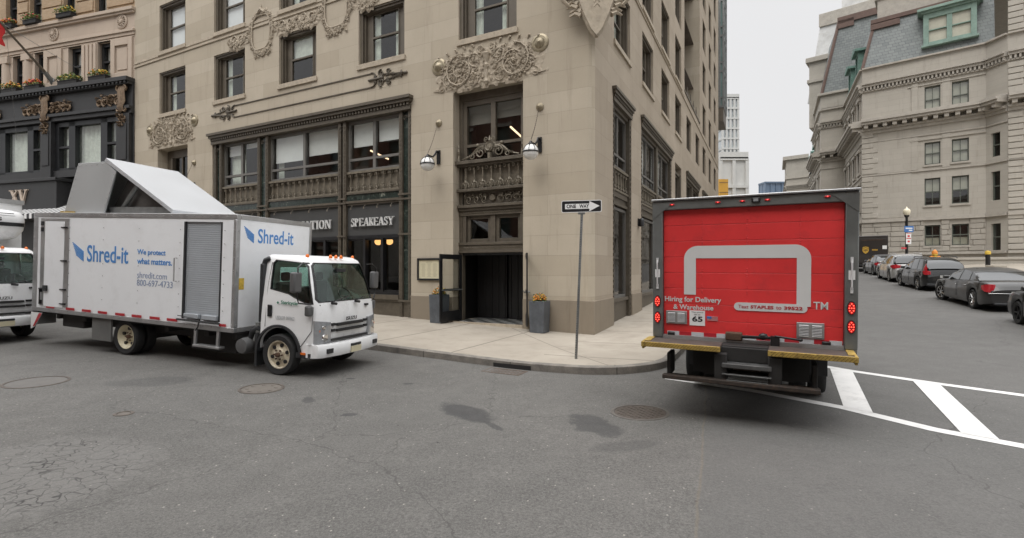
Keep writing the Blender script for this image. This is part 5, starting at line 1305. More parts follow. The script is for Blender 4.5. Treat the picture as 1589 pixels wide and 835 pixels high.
# ------------------------------------------------------------ grey granite courthouse
DC = 52.0
CC = Vector(((1338-CX)/F_PX*DC, DC)); DX = Vector((.75578665, -.65481795, 0)); DY = Vector((.65481795, .75578665, 0)); CROT = math.atan2(DX.y, DX.x)
def cpos(x, y, z): return Vector((CC.x, CC.y, 0))+DX*x+DY*y+UP*z
def courthouse():
    rt = thing('courthouse', 'large grey granite courthouse with slate mansard and green copper dormers', 'building', (CC.x, CC.y, 0), (0, 0, CROT))
    rnd = random.Random(3); X1 = 9.35; Z0 = -1.
    wz = [(4.45, 6.45), (8.4, 11.0), (12.35, 14.5), (17.35, 19.95)]; wx = [(5.0, 6.18), (7.0, 8.2)]
    ops = [(a, b, z0, z1, .4) for a, b in wx for z0, z1 in wz]
    def trims(fn, u0, u1, name='cornice', e=.0):
        m = MB(fn)
        for z0, z1, o in ((3.6, 3.85, .25), (6.95, 7.2, .22), (7.2, 7.32, .14), (11.75, 11.9, .12), (15.2, 15.34, .10), (16.1, 16.4, .16), (16.95, 17.2, 1.0), (17.2, 17.45, 1.15), (17.45, 17.62, .8), (16.4, 16.6, .35), (20.5, 20.62, .16), (20.95, 21.2, .34), (21.2, 21.36, .5), (22.85, 23.0, .25)):
            slab(m, u0-o*e, u1+o*e, z0, z1-.003, -o, .2)
        n = max(2, int(abs(u1-u0)/.72))
        for k in range(n): u = u0+(k+.5)*(u1-u0)/n; slab(m, u-.17, u+.17, 16.6, 16.949, -.85, .1)
        n = max(2, int(abs(u1-u0)/.3))
        for k in range(n): u = u0+(k+.5)*(u1-u0)/n; slab(m, u-.07, u+.07, 20.62, 20.949, -.28, .1)
        return m.build(name, 'court_trim', rt)
    m = MB(FR); wallsheet(m, 0, X1, 7.1, 23.0, ops); m.build('wall', 'court', rt, recalc=False)
    m = MB(FR); wallsheet(m, 0, X1, Z0, 7.1, ops); m.build('basement_wall', 'court_rust', rt, recalc=False)
    trims(FR, 0, X1, e=0)
    m = MB(FR)
    for (a, b) in ((0, 4.0),):
        slab(m, a-.02, b, 7.35, 11.74, -.06, .1); slab(m, a-.02, b, 11.92, 15.19, -.06, .1)
    slab(m, 4.0, 4.5, 11.95, 15.15, -.08, .1); slab(m, 6.3, 6.88, 11.95, 15.15, -.05, .1); slab(m, 3.9, X1, 14.75, 14.9, -.12, .1)
    slab(m, 4.0, 4.5, 17.7, 20.45, -.08, .1); slab(m, 6.3, 6.88, 17.7, 20.45, -.05, .1); slab(m, 3.7, X1, 20.1, 20.2, -.1, .1)
    m.build('wall_panel', 'court', rt, bevel=.01)
    def quoins(fn, u0, sg, z0, z1, name='quoins'):
        m = MB(fn); k = 0; z = z0
        while z < z1-.3: w = .95 if k % 2 else 1.35; slab(m, min(u0, u0+sg*w), max(u0, u0+sg*w), z+.035, z+.5, -.12, .15); z += .535; k += 1
        return m.build(name, 'court', rt, bevel=.03)
    quoins(FR, -.03, 1, 7.4, 11.75); quoins(FR, -.03, 1, 11.95, 16.1)
    m = MB(FR); z = 3.9; rr = random.Random(1)
    for k in range(6):       # rough faced basement courses
        z0 = 3.9+k*.51; u = -.05
        while u < X1-.1:
            w = rr.uniform(.8, 1.5); v1 = min(u+w, X1)
            segs = [(u, v1)]
            if z0 > 4.0:
                for a, b in wx:
                    segs = [s for q in segs for s in ((q[0], min(q[1], a-.05)), (max(q[0], b+.05), q[1])) if s[1]-s[0] > .12]
            for s in segs: slab(m, s[0]+.02, s[1]-.02, z0+.02, z0+.49, -.07-.03*rr.random(), .1)
            u = v1
    m.build('rough_courses', 'court_rust', rt, bevel=.035)
    for (a, b) in wx:
        for i, (z0, z1) in enumerate(wz):
            m = MB(FR); zm = (z0+z1)/2; um = (a+b)/2
            for q in ((a, a+.09, z0, z1), (b-.09, b, z0, z1), (a+.09, b-.09, z1-.1, z1), (a+.09, b-.09, z0, z0+.1), (a+.09, b-.09, zm-.05, zm+.05)): slab(m, *q, .24, .36)
            slab(m, um-.025, um+.025, z0+.1, zm-.05, .26, .34); slab(m, um-.025, um+.025, zm+.05, z1-.1, .26, .34)
            w = m.build('window', 'court_frame', rt)
            m = MB(FR); m.quad((a, z0, .33), (b, z0, .33), (b, z1, .33), (a, z1, .33)); m.build('pane', 'glass', w)
            if i == 0: s0, s1 = z0+.05, z0+.8
            elif i == 1: s0, s1 = zm-.05, z1
            else: s0, s1 = z0, z1
            m = MB(FR); m.quad((a, s0, .42), (b, s0, .42), (b, s1, .42), (a, s1, .42)); m.build('shade', 'pane_pale', w, recalc=False)
            m = MB(FR); slab(m, a-.12, b+.12, z0-.2, z0-.02, -.12, .3); m.build('sill', 'court_trim', w)
    m = MB(); m.box(0, 20, 1.0, 1.1, 0, 22); m.build('interior', 'dark', rt)
    # low wall in front of the basement
    m = MB(); m.box(1.5, 12.5, -3.2, -2.9, 0, 3.0); m.box(1.4, 12.6, -3.3, -2.8, 3.0, 3.22); m.build('area_wall', 'court', rt, bevel=.02)
    # canted bay and the projecting block to its right
    c45 = math.cos(R(45)); BL = 1.9
    def CT(u, z, d): return (X1+u*c45+d*c45, -u*c45+d*c45, z)
    m = MB(CT); wallsheet(m, 0, BL, Z0, 23, [(.45, 1.25, 8.4, 11.0, .4), (.45, 1.25, 12.35, 14.5, .4), (.45, 1.3, 3.9, 6.3, .5)]); m.build('canted_wall', 'court', rt, recalc=False); trims(CT, 0, BL)
    for z0, z1 in ((8.4, 11.0), (12.35, 14.5), (3.9, 6.3)):
        m = MB(CT); slab(m, .45, .53, z0, z1, .2, .35); slab(m, 1.17, 1.25, z0, z1, .2, .35); slab(m, .53, 1.17, (z0+z1)/2-.05, (z0+z1)/2+.05, .2, .35); w = m.build('window', 'court_frame', rt)
        m = MB(CT); m.quad((.45, z0, .3), (1.25, z0, .3), (1.25, z1, .3), (.45, z1, .3)); m.build('pane', 'glass_dk', w)
    bx, by = X1+BL*c45, -BL*c45
    def RB(u, z, d): return (bx+u, by+d, z)
    m = MB(RB); wallsheet(m, 0, 9, Z0, 30, [(1.6, 4.2, Z0, 6.2, .5)]); m.build('wall', 'court', rt, recalc=False); trims(RB, 0, 9)
    m = MB(RB); m.quad((1.6, Z0, .45), (4.2, Z0, .45), (4.2, 6.2, .45), (1.6, 6.2, .45)); m.build('door', 'doorbrown', rt, recalc=False)
    quoins(RB, 0, 1, 7.4, 16.0); quoins(RB, 0, 1, 3.9, 6.9); quoins(RB, 0, 1, 17.7, 20.4); quoins(RB, .0, 1, 23.1, 29.5)
    # mansard
    def slope(u): return u
    m = MB(); zt = 28.0; ins = 1.25
    m.quad((0, .05, 23.0), (X1+.6, .05, 23.0), (X1+.6, ins, zt), (ins*.75, ins, zt)); m.quad((0, .05, 23.0), (0, 12, 23.0), (ins*.75, 12, zt), (ins*.75, ins, zt)); m.build('mansard_roof', 'slate', rt, recalc=False)
    m = MB(); m.tube([(0, .05, 23), (ins*.75, ins, zt)], .16, 6); m.box(ins*.5, X1+1, ins*.8, ins+.5, zt-.15, zt+.25); m.box(ins*.5, ins+1.8, ins*.66, ins*.9, zt-.85, zt-.3); m.build('ridge_trim', 'ridge', rt)
    m = MB(); m.box(ins*.9, 20, ins+.6, 14, zt, 30.5); m.box(ins*.7, 20, ins+.45, 14, 30.5, 30.9); m.build('upper_storey', 'court_trim', rt)
    m = MB(FR); w0, w1 = 4.9, 8.75
    slab(m, w0, w0+.42, 23.95, 27.0, -.1, 1.2); slab(m, w1-.42, w1, 23.95, 27.0, -.1, 1.2); slab(m, w0+.42, w1-.42, 26.5, 27.0, -.1, 1.2); slab(m, w0+.42, w1-.42, 23.95, 24.2, -.1, 1.2); slab(m, (w0+w1)/2-.2, (w0+w1)/2+.2, 24.2, 26.5, -.05, .5)
    slab(m, w0-.15, w1+.15, 23.75, 23.949, -.3, 1); slab(m, w0-.2, w1+.2, 27.0, 27.2, -.3, 1.5); slab(m, w0-.45, w1+.45, 27.2, 27.45, -.55, 1.5); slab(m, w0+.42, w1-.42, 25.3, 25.4, -.03, .3)
    dm = m.build('dormer', 'copper_pale', rt, bevel=.02); m = MB(FR); m.quad((w0, 24, .15), (w1, 24, .15), (w1, 26.8, .15), (w0, 26.8, .15)); m.build('pane', 'pane_pale', dm, recalc=False)
    # receding wings along the side street: a recess, a projecting pavilion and a long range, then a far pavilion
    ex = Vector((E2.x, E2.y, 0)); u1 = Vector((ex.dot(DX), ex.dot(DY), 0)).normalized()       # local direction up the street
    A0 = Vector((0, 0, 0)); Q = A0+u1*13.1; B0 = Q+Vector((-2.65, 0, 0)); B1 = B0+u1*10.; B1i = B1+Vector((2.2, 0, 0)); C1_ = B1i+u1*44; C0_ = C1_+Vector((-4.6, 0, 0)); CE = C0_+u1*12
    def seg(p, q, ztop, name, ncol=0, extra=True):
        dvec = (q-p); ln = dvec.length; dvec.normalize(); nn = Vector((dvec.y, -dvec.x, 0))
        if nn.dot(Vector((-1, -.4, 0))) < 0: nn = -nn
        def fn(u, z, d): r = p+dvec*u-nn*d; return (r.x, r.y, z)
        op = []
        for k in range(ncol):
            uc = (k+.5)*ln/ncol
            for z0, z1 in wz: op.append((uc-.6, uc+.6, z0, z1, .4))
        m = MB(fn); wallsheet(m, 0, ln, Z0, ztop, op); m.build(name, 'court', rt, recalc=False); trims(fn, 0, ln)
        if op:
            m = MB(fn); m.quad((0, 3, .35), (ln, 3, .35), (ln, 20.2, .35), (0, 20.2, .35)); m.build('wing_glazing', 'towerglass', rt, recalc=False)  # one flat sheet of dark glass behind all openings of the wing
            m = MB(fn)
            for o in op: slab(m, o[0]-.25, o[0], o[2], o[3], -.12, .2); slab(m, o[1], o[1]+.25, o[2], o[3], -.12, .2); slab(m, o[0]-.35, o[1]+.35, o[3], o[3]+.3, -.25, .2); slab(m, o[0]-.3, o[1]+.3, o[2]-.25, o[2], -.2, .2)
            m.build('window_surrounds', 'court_trim', rt)
        return fn
    f1 = seg(A0, Q, 23, 'recess_wall', 4); seg(Q, B0, 23.2, 'pavilion_wall'); f2 = seg(B0, B1, 23.2, 'pavilion_wall', 2); seg(B1i, B1, 23, 'pavilion_wall'); f3 = seg(B1i, C1_, 22.5, 'range_wall', 12); seg(C1_, C0_, 24.5, 'far_pavilion_wall'); f4 = seg(C0_, CE, 24.5, 'far_pavilion_wall', 2)
    def strip_roof(p, q, z0, z1, inn, mat='slate'):
        m = MB(); back = Vector((inn, inn*.15, 0)); m.quad((p.x, p.y, z0), (q.x, q.y, z0), (q.x+back.x, q.y+back.y, z1), (p.x+back.x, p.y+back.y, z1)); m.build('mansard_roof', mat, rt, recalc=False)
    strip_roof(B1i, C1_, 22.8, 27.5, 1.6)
    # pavilion attic with its own stone cap
    pa, pb = B0, B1
    Qb = Q+u1*10+Vector((6, 0, 0)); Qa = Q+Vector((6, 0, 0))
    m = MB(); m.prism([(B0.x, B0.y), (Qa.x, Qa.y), (Qb.x, Qb.y), (B1.x, B1.y)], 'z', 23, 24.8); m.prism([(B0.x-.3, B0.y-.3), (Qa.x, Qa.y-.3), (Qb.x, Qb.y), (B1.x-.3, B1.y+.3)], 'z', 24.8, 25.1); m.build('pavilion_parapet', 'court', rt, bevel=.03)
    lo_ = [(B0.x+.1, B0.y+.1), (Qa.x, Qa.y+.1), (Qb.x, Qb.y), (B1.x+.1, B1.y)]; hi_ = [(B0.x+1.9, B0.y+1.2), (Qa.x, Qa.y+1.2), (Qb.x, Qb.y), (B1.x+1.9, B1.y)]
    m = MB(); m.loft([[(x, y, 25.1) for x, y in lo_], [(x, y, 34.6) for x, y in hi_]]); m.build('mansard_roof', 'slate', rt)
    m = MB(); m.tube([(lo_[0][0], lo_[0][1], 25.1), (hi_[0][0], hi_[0][1], 34.6)], .2, 6); m.box(hi_[0][0]-.2, hi_[0][0]+9, hi_[0][1]-.2, hi_[0][1]+.4, 34.5, 34.9); m.box(hi_[0][0]-.1, hi_[0][0]+1.6, hi_[0][1]-.35, hi_[0][1]-.2, 33.4, 34.4); m.box(hi_[0][0]-.1, hi_[0][0]+8, hi_[0][1]-.35, hi_[0][1]-.2, 34.0, 34.49); m.build('ridge_trim', 'ridge', rt)
    cx_, cy_ = B1.x-.5, B1.y-1.0
    m = MB(); m.box(cx_, cx_+2.5, cy_, cy_+3, 23, 32.6); m.box(cx_-.4, cx_+2.9, cy_-.4, cy_+3.4, 32.6, 33.3); m.box(cx_-.25, cx_+2.75, cy_-.25, cy_+3.25, 29.6, 30.1); m.build('stone_stack', 'court', rt, bevel=.03)
    m = MB(); m.quad((0, 0, 23), tuple(Q)[:2]+(23,), (Q.x+1.1, Q.y, zt), (ins*.75, ins, zt)); m.build('mansard_roof', 'slate', rt, recalc=False)
    m = MB(); m.prism([(C0_.x, C0_.y), (C1_.x, C1_.y), ((C1_+u1*12).x, (C1_+u1*12).y), (CE.x, CE.y)], 'z', 24.5, 27.2); m.prism([(C0_.x-.6, C0_.y-.6), (C1_.x, C1_.y-.6), ((C1_+u1*12).x, (C1_+u1*12).y), (CE.x-.6, CE.y)], 'z', 27.2, 28); m.build('far_attic', 'court', rt)
    # copper dormers up the street
    def dorm(p, w, dp, h, name='dormer'):
        m = MB(); n_ = Vector((u1.y, -u1.x, 0)); 
        if n_.x > 0: n_ = -n_
        def fn(u, z, d): r = p+u1*u-n_*d; return (r.x, r.y, z)
        m.fn = fn; z0 = p.z
        slab(m, -w/2, -w/2+.25, z0, z0+h, 0, dp); slab(m, w/2-.25, w/2, z0, z0+h, 0, dp); slab(m, -w/2+.25, w/2-.25, z0+h-.3, z0+h, 0, dp); slab(m, -.12, .12, z0, z0+h-.3, .05, dp); slab(m, -w/2-.15, w/2+.15, z0-.15, z0, -.2, dp)
        pts = [(-w/2-.35, z0+h), (w/2+.35, z0+h), (w/2+.35, z0+h+.25), (0, z0+h+.7), (-w/2-.35, z0+h+.25)]
        i0 = [m.p(u, z, -.35) for u, z in pts]; i1 = [m.p(u, z, dp) for u, z in pts]; m.face(i0); m.face(i1[::-1])
        for k in range(5): m.face([i0[k], i0[(k+1) % 5], i1[(k+1) % 5], i1[k]])
        o = m.build(name, 'copper', rt); m = MB(fn); m.quad((-w/2, z0, .2), (w/2, z0, .2), (w/2, z0+h, .2), (-w/2, z0+h, .2)); m.build('pane', 'towerglass', o, recalc=False)
    for t in (3.2, 8.5): q = A0+u1*t+Vector((-.05, 0, 0)); dorm(Vector((q.x, q.y, 23.1)), 2.0, 1.4, 2.6)
    for k in range(8): q = B1i+u1*(3.+5.2*k)+Vector((-.05, 0, 0)); dorm(Vector((q.x, q.y, 23.)), 2.4, 1.6, 3.0)
    # sheeted upper block set back behind the mansard
    m = MB(); b0, b1 = Vector((2.0, 9.0)), Vector((24, 9.0))
    lo = [(-9.7, 26.), (26, 26.), (26, 44), (-3, 44)]; hi = [(-8.15, 26.6), (26, 26.6), (26, 44), (-2, 44)]
    m.loft([[(x, y, 28) for x, y in lo], [(x, y, 39.6) for x, y in hi]]); m.build('sheeted_attic', 'wrap', rt)
    m = MB(); m.loft([[(x-.1, y-.25, 39.6) for x, y in hi], [(x-.1, y-.25, 41.6) for x, y in hi]]); m.build('attic_parapet', 'court_trim', rt, bevel=.05)
    m = MB(); m.box(-5.6, 26, 29, 42, 41.6, 50); m.build('roof_plant', 'wrap', rt)
    m = MB()
    for x in (9.0, 6.6):
        m.box(x-.5, x+.5, 1.0, 1.2, 28.8, 29.0); m.box(x-.3, x+.3, .7, 1.0, 28.95, 29.6)
    m.build('roof_floodlights', 'signwhite', rt)
M['court_frame'] = pm('grey_green_sash', (.10, .11, .09), .5, var=.1); M['doorbrown'] = pm('brown_door', (.16, .10, .08), .6, var=.1); M['copper_pale'] = pm('pale_copper', (.21, .30, .255), .7, var=.2, scale=2, dirt=(.10, .20, .16), dirt_amt=.4)
courthouse()

# ------------------------------------------------------------ towers far up the street
def tower_at(name, label, u0, u1, dist, vtop, vbot, depth, wallm, glassm, cols, floors, zbase=None, cat='building', fin=.35):
    x0, x1 = (u0-CX)/F_PX*dist, (u1-CX)/F_PX*dist; z1 = CAM_H+(CY-vtop)/F_PX*dist; z0 = CAM_H+(CY-vbot)/F_PX*dist if zbase is None else zbase
    rt = thing(name, label, cat, (x0, dist, 0)); w = x1-x0
    m = MB(); m.box(0, w, .6, depth, z0, z1); m.build('glazing', glassm, rt)
    m = MB(); fh = (z1-z0)/floors
    for k in range(floors+1): z = min(z0+k*fh, z1-.01); m.box(-.25, w+.25, 0, depth+.3, z-fin*.5, z+fin*.5)
    m.build('floor_band', wallm, rt)
    m = MB()
    for k in range(cols+1): x = w*k/cols; m.box(x-fin*.55, x+fin*.55, .1, .7, z0, z1)
    nd = max(2, int(depth/5))
    for k in range(nd+1): y = .6+(depth-.6)*k/nd; m.box(-.15, .15, y-.3, y+.3, z0, z1); m.box(w-.15, w+.15, y-.3, y+.3, z0, z1)
    m.build('mullion', wallm, rt)
    m = MB(); m.box(-.3, w+.3, 0, depth+.3, z1, z1+fin*2.2); m.build('parapet', wallm, rt)
    return rt
tower_at('office_tower', 'pale gridded office tower far up the side street', 1122, 1146, 190, 152, 300, 14, 'concrete', 'paleglass', 4, 17, 2, fin=.7)
tower_at('concrete_building', 'pale stepped concrete building at the foot of the far tower', 1119, 1160, 150, 246, 420, 16, 'concrete', 'concrete', 2, 4, 2, fin=.9)
rt = thing('mustard_building', 'mustard yellow panelled wall beside the pale concrete building', 'building', ((1116-CX)/F_PX*140, 140, 0)); m = MB(); w = 14/F_PX*140; m.box(0, w, 0, 10, 0, CAM_H+(CY-278)/F_PX*140); m.build('panel_wall', 'mustard', rt)
m = MB()
for k in range(9): m.box(0, w, -.06, 0, 4+k*2.8, 4.12+k*2.8)
m.build('panel_joint', 'ridge', rt)
tower_at('blue_office_building', 'low blue glass office block seen above the red truck', 1188, 1240, 230, 284, 420, 6, 'bluegl', 'bluegl', 6, 8, 2, fin=.3)
# glass bay building just past the end of the stone wall
rt = thing('glass_tower', 'green glass bay of a tower hanging beyond the end of the stone building', 'building', bpos(0, 46.5, 0), (0, 0, math.atan2(BX.y, BX.x)))
z0, z1 = 21.0, 46; m = MB(); m.box(-8, .25, 1, 5, z0, z1); m.build('glazing', 'tealglass', rt)
m = MB()
k = 0; z = z0
while z < z1: m.box(-8.1, .36, .9, 5.1, z-.12, z+.12); m.box(-8.1, .36, .9, 5.1, z+.95, z+1.12); z += 4.1
m.build('floor_band', 'galv', rt)
m = MB(); 
for x, y in ((.3, 1), (.3, 3), (.3, 5), (-.1, .95), (-2, .95)): m.box(x-.1, x+.1, y-.1, y+.1, z0, z1)
m.build('mullion', 'galv', rt)
m = MB(); m.box(-8, .3, .95, 5.05, 19.3, z0-.14); m.build('soffit', 'casing', rt); m = MB(); m.box(-8, -2.0, 1.5, 5, -1, 19.3); m.build('base_wall', 'lime_shaded', rt)
# brick range across the street, behind the photographer: it is what the windows mirror
rt = thing('brick_building', 'red brick building across the street, seen only in reflections', 'building', bpos(0, -23, 0), (0, 0, math.atan2(BX.y, BX.x)))
m = MB(FR); bo = [(x-.7, x+.7, z, z+2.2, .3) for x in range(-36, 24, 4) for z in (1.5, 5.2, 8.9, 12.6)]
def FB(x, z, d): return (x, -d, z)
m.fn = FB; wallsheet(m, -40, 24, -1, 17, bo); m.quad((-40, 17, 0), (24, 17, 0), (24, 17, 8), (-40, 17, 8)); m.build('wall', 'redbrick', rt, recalc=False)
m = MB(FB)
for o in bo: slab(m, o[0]-.15, o[1]+.15, o[3], o[3]+.35, -.06, .1); slab(m, o[0]-.15, o[1]+.15, o[2]-.2, o[2]-.01, -.1, .1); slab(m, o[0], o[1], (o[2]+o[3])/2-.04, (o[2]+o[3])/2+.04, .15, .25)
slab(m, -40, 24, 16.2, 16.99, -.5, .1); slab(m, -40, 24, 4.3, 4.6, -.2, .1); m.build('stone_trim', 'court_trim', rt)
m = MB(FB); m.quad((-40, 0, .29), (24, 0, .29), (24, 16.8, .29), (-40, 16.8, .29)); m.build('window_glass', 'towerglass', rt, recalc=False)

# ------------------------------------------------------------ vehicles
def ray_local(root, u, v):
    bpy.context.view_layer.update(); inv = root.matrix_world.inverted()
    o = inv@Vector((0, 0, CAM_H)); d = inv.to_3x3()@Vector(((u-CX)/F_PX, 1, (CY-v)/F_PX)); return o, d
def on_y(root, u, v, y):
    o, d = ray_local(root, u, v); t = (y-o.y)/d.y; q = o+d*t; return q.x, q.z
def on_x(root, u, v, x):
    o, d = ray_local(root, u, v); t = (x-o.x)/d.x; q = o+d*t; return q.y, q.z
def wheel(root, x, y, z, r, w, side, rimmat='cream', dual=False, spokes=5, name='wheel', steer=0., style='truck'):
    """wheel with its axle along y; side = +1 when its outer face looks to +y"""
    e = bpy.data.objects.new(name, None); 
    mb = MB(); hw = w/2; rr = r*.70
    prof = [(rr, -hw*.9), (r*.93, -hw), (r*.99, -hw*.75), (r, -hw*.4), (r, hw*.4), (r*.99, hw*.75), (r*.93, hw), (rr, hw*.9), (rr-.012, hw*.5), (rr-.012, -hw*.5)]
    mb.lathe(prof, (0, 0, 0), 'y', 36, True)
    for k in range(3): q = hw*(-.3+.3*k); 
    ty = mb.build(name, 'rubber', root, 50); ty.location = (x, y, z); ty.rotation_euler = (0, 0, steer)
    mb = MB(); s = side
    if style == 'truck':
        dish = -.03 if dual else -.02
        prof = [(rr*.99, s*hw*.8), (rr*.95, s*hw*.86), (rr*.90, s*hw*.80), (rr*.86, s*(hw*.3)), (rr*.6, s*(hw*(-.2 if dual else .45))), (rr*.42, s*(hw*(-.15 if dual else .55))), (rr*.40, s*(hw*(.0 if dual else .8))), (rr*.2, s*(hw*(.05 if dual else .85))), (.005, s*(hw*(.05 if dual else .85)))]
        mb.lathe(prof, (0, 0, 0), 'y', 32, cap0=False)
        rim = mb.build('rim', rimmat, ty, 45)
        mb = MB(); n = 5 if dual else 6; yy = s*(hw*(.0 if dual else .42))
        for k in range(n):
            t = 2*math.pi*k/n+.3; c = (rr*.66*math.cos(t), yy-s*.008, rr*.66*math.sin(t)); mb.lathe([(rr*.135, -.03), (rr*.135, .03)], c, 'y', 12)
        mb.build('rim_hole', 'black', rim)
        mb = MB()
        for k in range(6): t = 2*math.pi*k/6; mb.lathe([(rr*.06, -.03), (rr*.05, .03)], (rr*.33*math.cos(t), s*hw*(.03 if dual else .84), rr*.33*math.sin(t)), 'y', 6)
        mb.lathe([(rr*.17, -.02), (rr*.17, .04), (rr*.1, .05)] if s > 0 else [(rr*.17, .02), (rr*.17, -.04), (rr*.1, -.05)], (0, s*hw*(.1 if dual else .9), 0), 'y', 12); mb.build('hub', 'rust', rim, 50)
    else:
        mb.lathe([(rr*.99, s*hw*.8), (rr*.95, s*hw*.9), (rr*.88, s*hw*.8), (rr*.86, 0)], (0, 0, 0), 'y', 28, cap0=False)
        for k in range(spokes):
            t = 2*math.pi*k/spokes
            for e_ in ((-.09, .09) if style == 'twin' else (0,)):
                a = Vector((math.cos(t+e_*2)*rr*.18, s*hw*.62, math.sin(t+e_*2)*rr*.18)); b = Vector((math.cos(t+e_)*rr*.92, s*hw*.72, math.sin(t+e_)*rr*.92)); mb.tube([a, b], rr*.10, 5, True, rr*.085)
        mb.lathe([(rr*.22, s*hw*.5), (rr*.2, s*hw*.72), (.01, s*hw*.74)], (0, 0, 0), 'y', 14)
        rim = mb.build('rim', rimmat, ty, 45)
        mb = MB(); mb.lathe([(rr*.88, s*hw*.1), (.01, s*hw*.1)], (0, 0, 0), 'y', 24); mb.build('brake_disc', 'chassis', ty)
    return ty

def ring(xb, xf, hw, rb, rf, cy, z, bow=0., n=5):
    """plan outline of a cab at height z: rounded rectangle, slightly bowed in front"""
    pts = []
    for (cx, sy, r, a0) in ((xf-rf, -1, rf, -90), (xf-rf, 1, rf, 0), (xb+rb, 1, rb, 90), (xb+rb, -1, rb, 180)):
        for k in range(n+1):
            t = R(a0+90*k/n); pts.append([cx+r*math.cos(t), cy+sy*(hw-r)+r*math.sin(t), z])
    for q in pts:
        if q[0] > (xf+xb)/2: q[0] -= bow*((q[1]-cy)/hw)**2
    # densify the front edge so that the bow shows
    return [tuple(q) for q in pts]
CABZ = [(.50, .98, .99), (.60, 1.05, 1.0), (.85, 1.08, 1.0), (1.15, 1.06, .995), (1.42, 1.03, .985), (1.52, 1.0, .98), (1.9, .875, .945), (2.24, .745, .90), (2.34, .68, .87), (2.40, .58, .82), (2.42, .45, .74)]
def cab_rings(off, ox, cy):
    out = []
    for i, (z, xf, hw) in enumerate(CABZ):
        zz = z+(off if i == 0 else -off if i == len(CABZ)-1 else 0)
        out.append(ring(ox-.44+off, ox+xf-off, hw-off, .10, .17, cy, zz, .07))
    return out
def make_cab(root, ox=0., oy=0., badge=True, interior=True, wheels=True, detail=True):
    cy = oy+1.075
    def solid(off, name): m = MB(); m.loft(cab_rings(off, ox, cy)); return m.build(name, 'white', root)
    def cut(poly, axis, a, b): m = MB(); m.prism(poly, axis, a, b); return m.build('cutter', 'white', root)
    sidewin = [(ox-.185, 1.715), (ox-.19, 2.24), (ox-.14, 2.31), (ox+.60, 2.27), (ox+.66, 2.20), (ox+.885, 1.47), (ox+.80, 1.455), (ox+.42, 1.58), (ox+.28, 1.64)]
    ws = [(cy-.86, 1.50), (cy+.86, 1.50), (cy+.90, 1.56), (cy+.80, 2.22), (cy+.74, 2.28), (cy-.74, 2.28), (cy-.80, 2.22), (cy-.90, 1.56)]
    rw = [(cy-.5, 1.72), (cy+.5, 1.72), (cy+.5, 2.15), (cy-.5, 2.15)]
    body = solid(0, 'cab'); inner = solid(.04, 'c1'); 
    cs = cut(sidewin, 'y', oy-1, oy+3.2); cf = cut(ws, 'x', ox+.45, ox+2); cr = cut(rw, 'x', ox-.8, ox-.2)
    m = MB(); m.lathe([(.515, oy-.5), (.515, oy+2.7)], (ox+.11, 0, .44), 'y', 40); arch = m.build('arch', 'white', root)
    for c in (inner, cs, cf, cr, arch): boolean(body, c)
    freeze(body, 32)
    def pane(cutter, name, mat):
        g = solid(.012, name); g2 = solid(.018, 'c2'); boolean(g, g2); boolean(g, cutter, 'INTERSECT'); freeze(g, 40); g.data.materials.clear(); g.data.materials.append(M[mat]); g.parent = body; kill(g2); return g
    pane(cs, 'side_window', 'glass_cab'); wsg = pane(cf, 'windshield', 'glass_cab'); pane(cr, 'rear_window', 'glass_cab')
    # rubber gaskets: slim black rims a little smaller than the openings
    def gasket(poly, cutaxis, a, b, k):
        c = Vector((sum(p[0] for p in poly)/len(poly), sum(p[1] for p in poly)/len(poly)))
        inn = [(c.x+(p[0]-c.x)*k, c.y+(p[1]-c.y)*k) for p in poly]; out = [(c.x+(p[0]-c.x)*1.012, c.y+(p[1]-c.y)*1.012) for p in poly]
        g = solid(-.004, 'window_seal'); g2 = solid(.03, 'c3'); c1 = cut(out, cutaxis, a, b); c2 = cut(inn, cutaxis, a-1, b+1)
        boolean(g, g2); boolean(g, c1, 'INTERSECT'); boolean(g, c2); freeze(g, 40); g.data.materials.clear(); g.data.materials.append(M['black']); g.parent = body; kill(g2, c1, c2)
    gasket(sidewin, 'y', oy-1, oy+3.2, .955); gasket(ws, 'x', ox+.45, ox+2, .962)
    kill(inner, cs, cf, cr, arch)
    # cabin: floor, dashboard, wheel, seats
    m = MB(); m.box(ox-.34, ox+.95, cy-.9, cy+.9, .60, .66); m.box(ox-.36, ox-.33, cy-.9, cy+.9, .66, 1.70); m.box(ox+.66, ox+.97, cy-.86, cy+.86, 1.12, 1.46); m.build('dashboard', 'plastic', body, bevel=.04)
    for dy in (-.5, .5):
        m = MB(); m.box(ox-.2, ox+.3, cy+dy-.24, cy+dy+.24, 1.0, 1.2); m.box(ox-.3, ox-.16, cy+dy-.24, cy+dy+.24, 1.2, 1.85); m.box(ox-.3, ox-.19, cy+dy-.12, cy+dy+.12, 1.86, 2.05); m.build('seat', 'seat', body, bevel=.05)
    m = MB(); c = Vector((ox+.52, cy+.5, 1.55)); tl = R(35); pts = []
    for k in range(25): t = 2*math.pi*k/24; pts.append(c+Vector((math.sin(tl)*.21*math.sin(t)*-1, .21*math.cos(t), .21*math.sin(t)*math.cos(tl))))
    m.tube(pts, .016, 6, False); m.tube([c, c+Vector((.25, 0, -.3))], .03, 6); m.tube([pts[0], pts[12]], .014, 5); m.build('steering_wheel', 'plastic', body, 60)
    m = MB(); m.box(ox+.72, ox+.78, cy-.14, cy+.14, 2.10, 2.17); m.build('rear_view_mirror', 'plastic', body)
    # front: grille slots, badge, headlights, bumper
    fx = lambda z, y: ox+1.085-.07*((y-cy)/1.)**2-.02*abs(z-.95)
    m = MB()
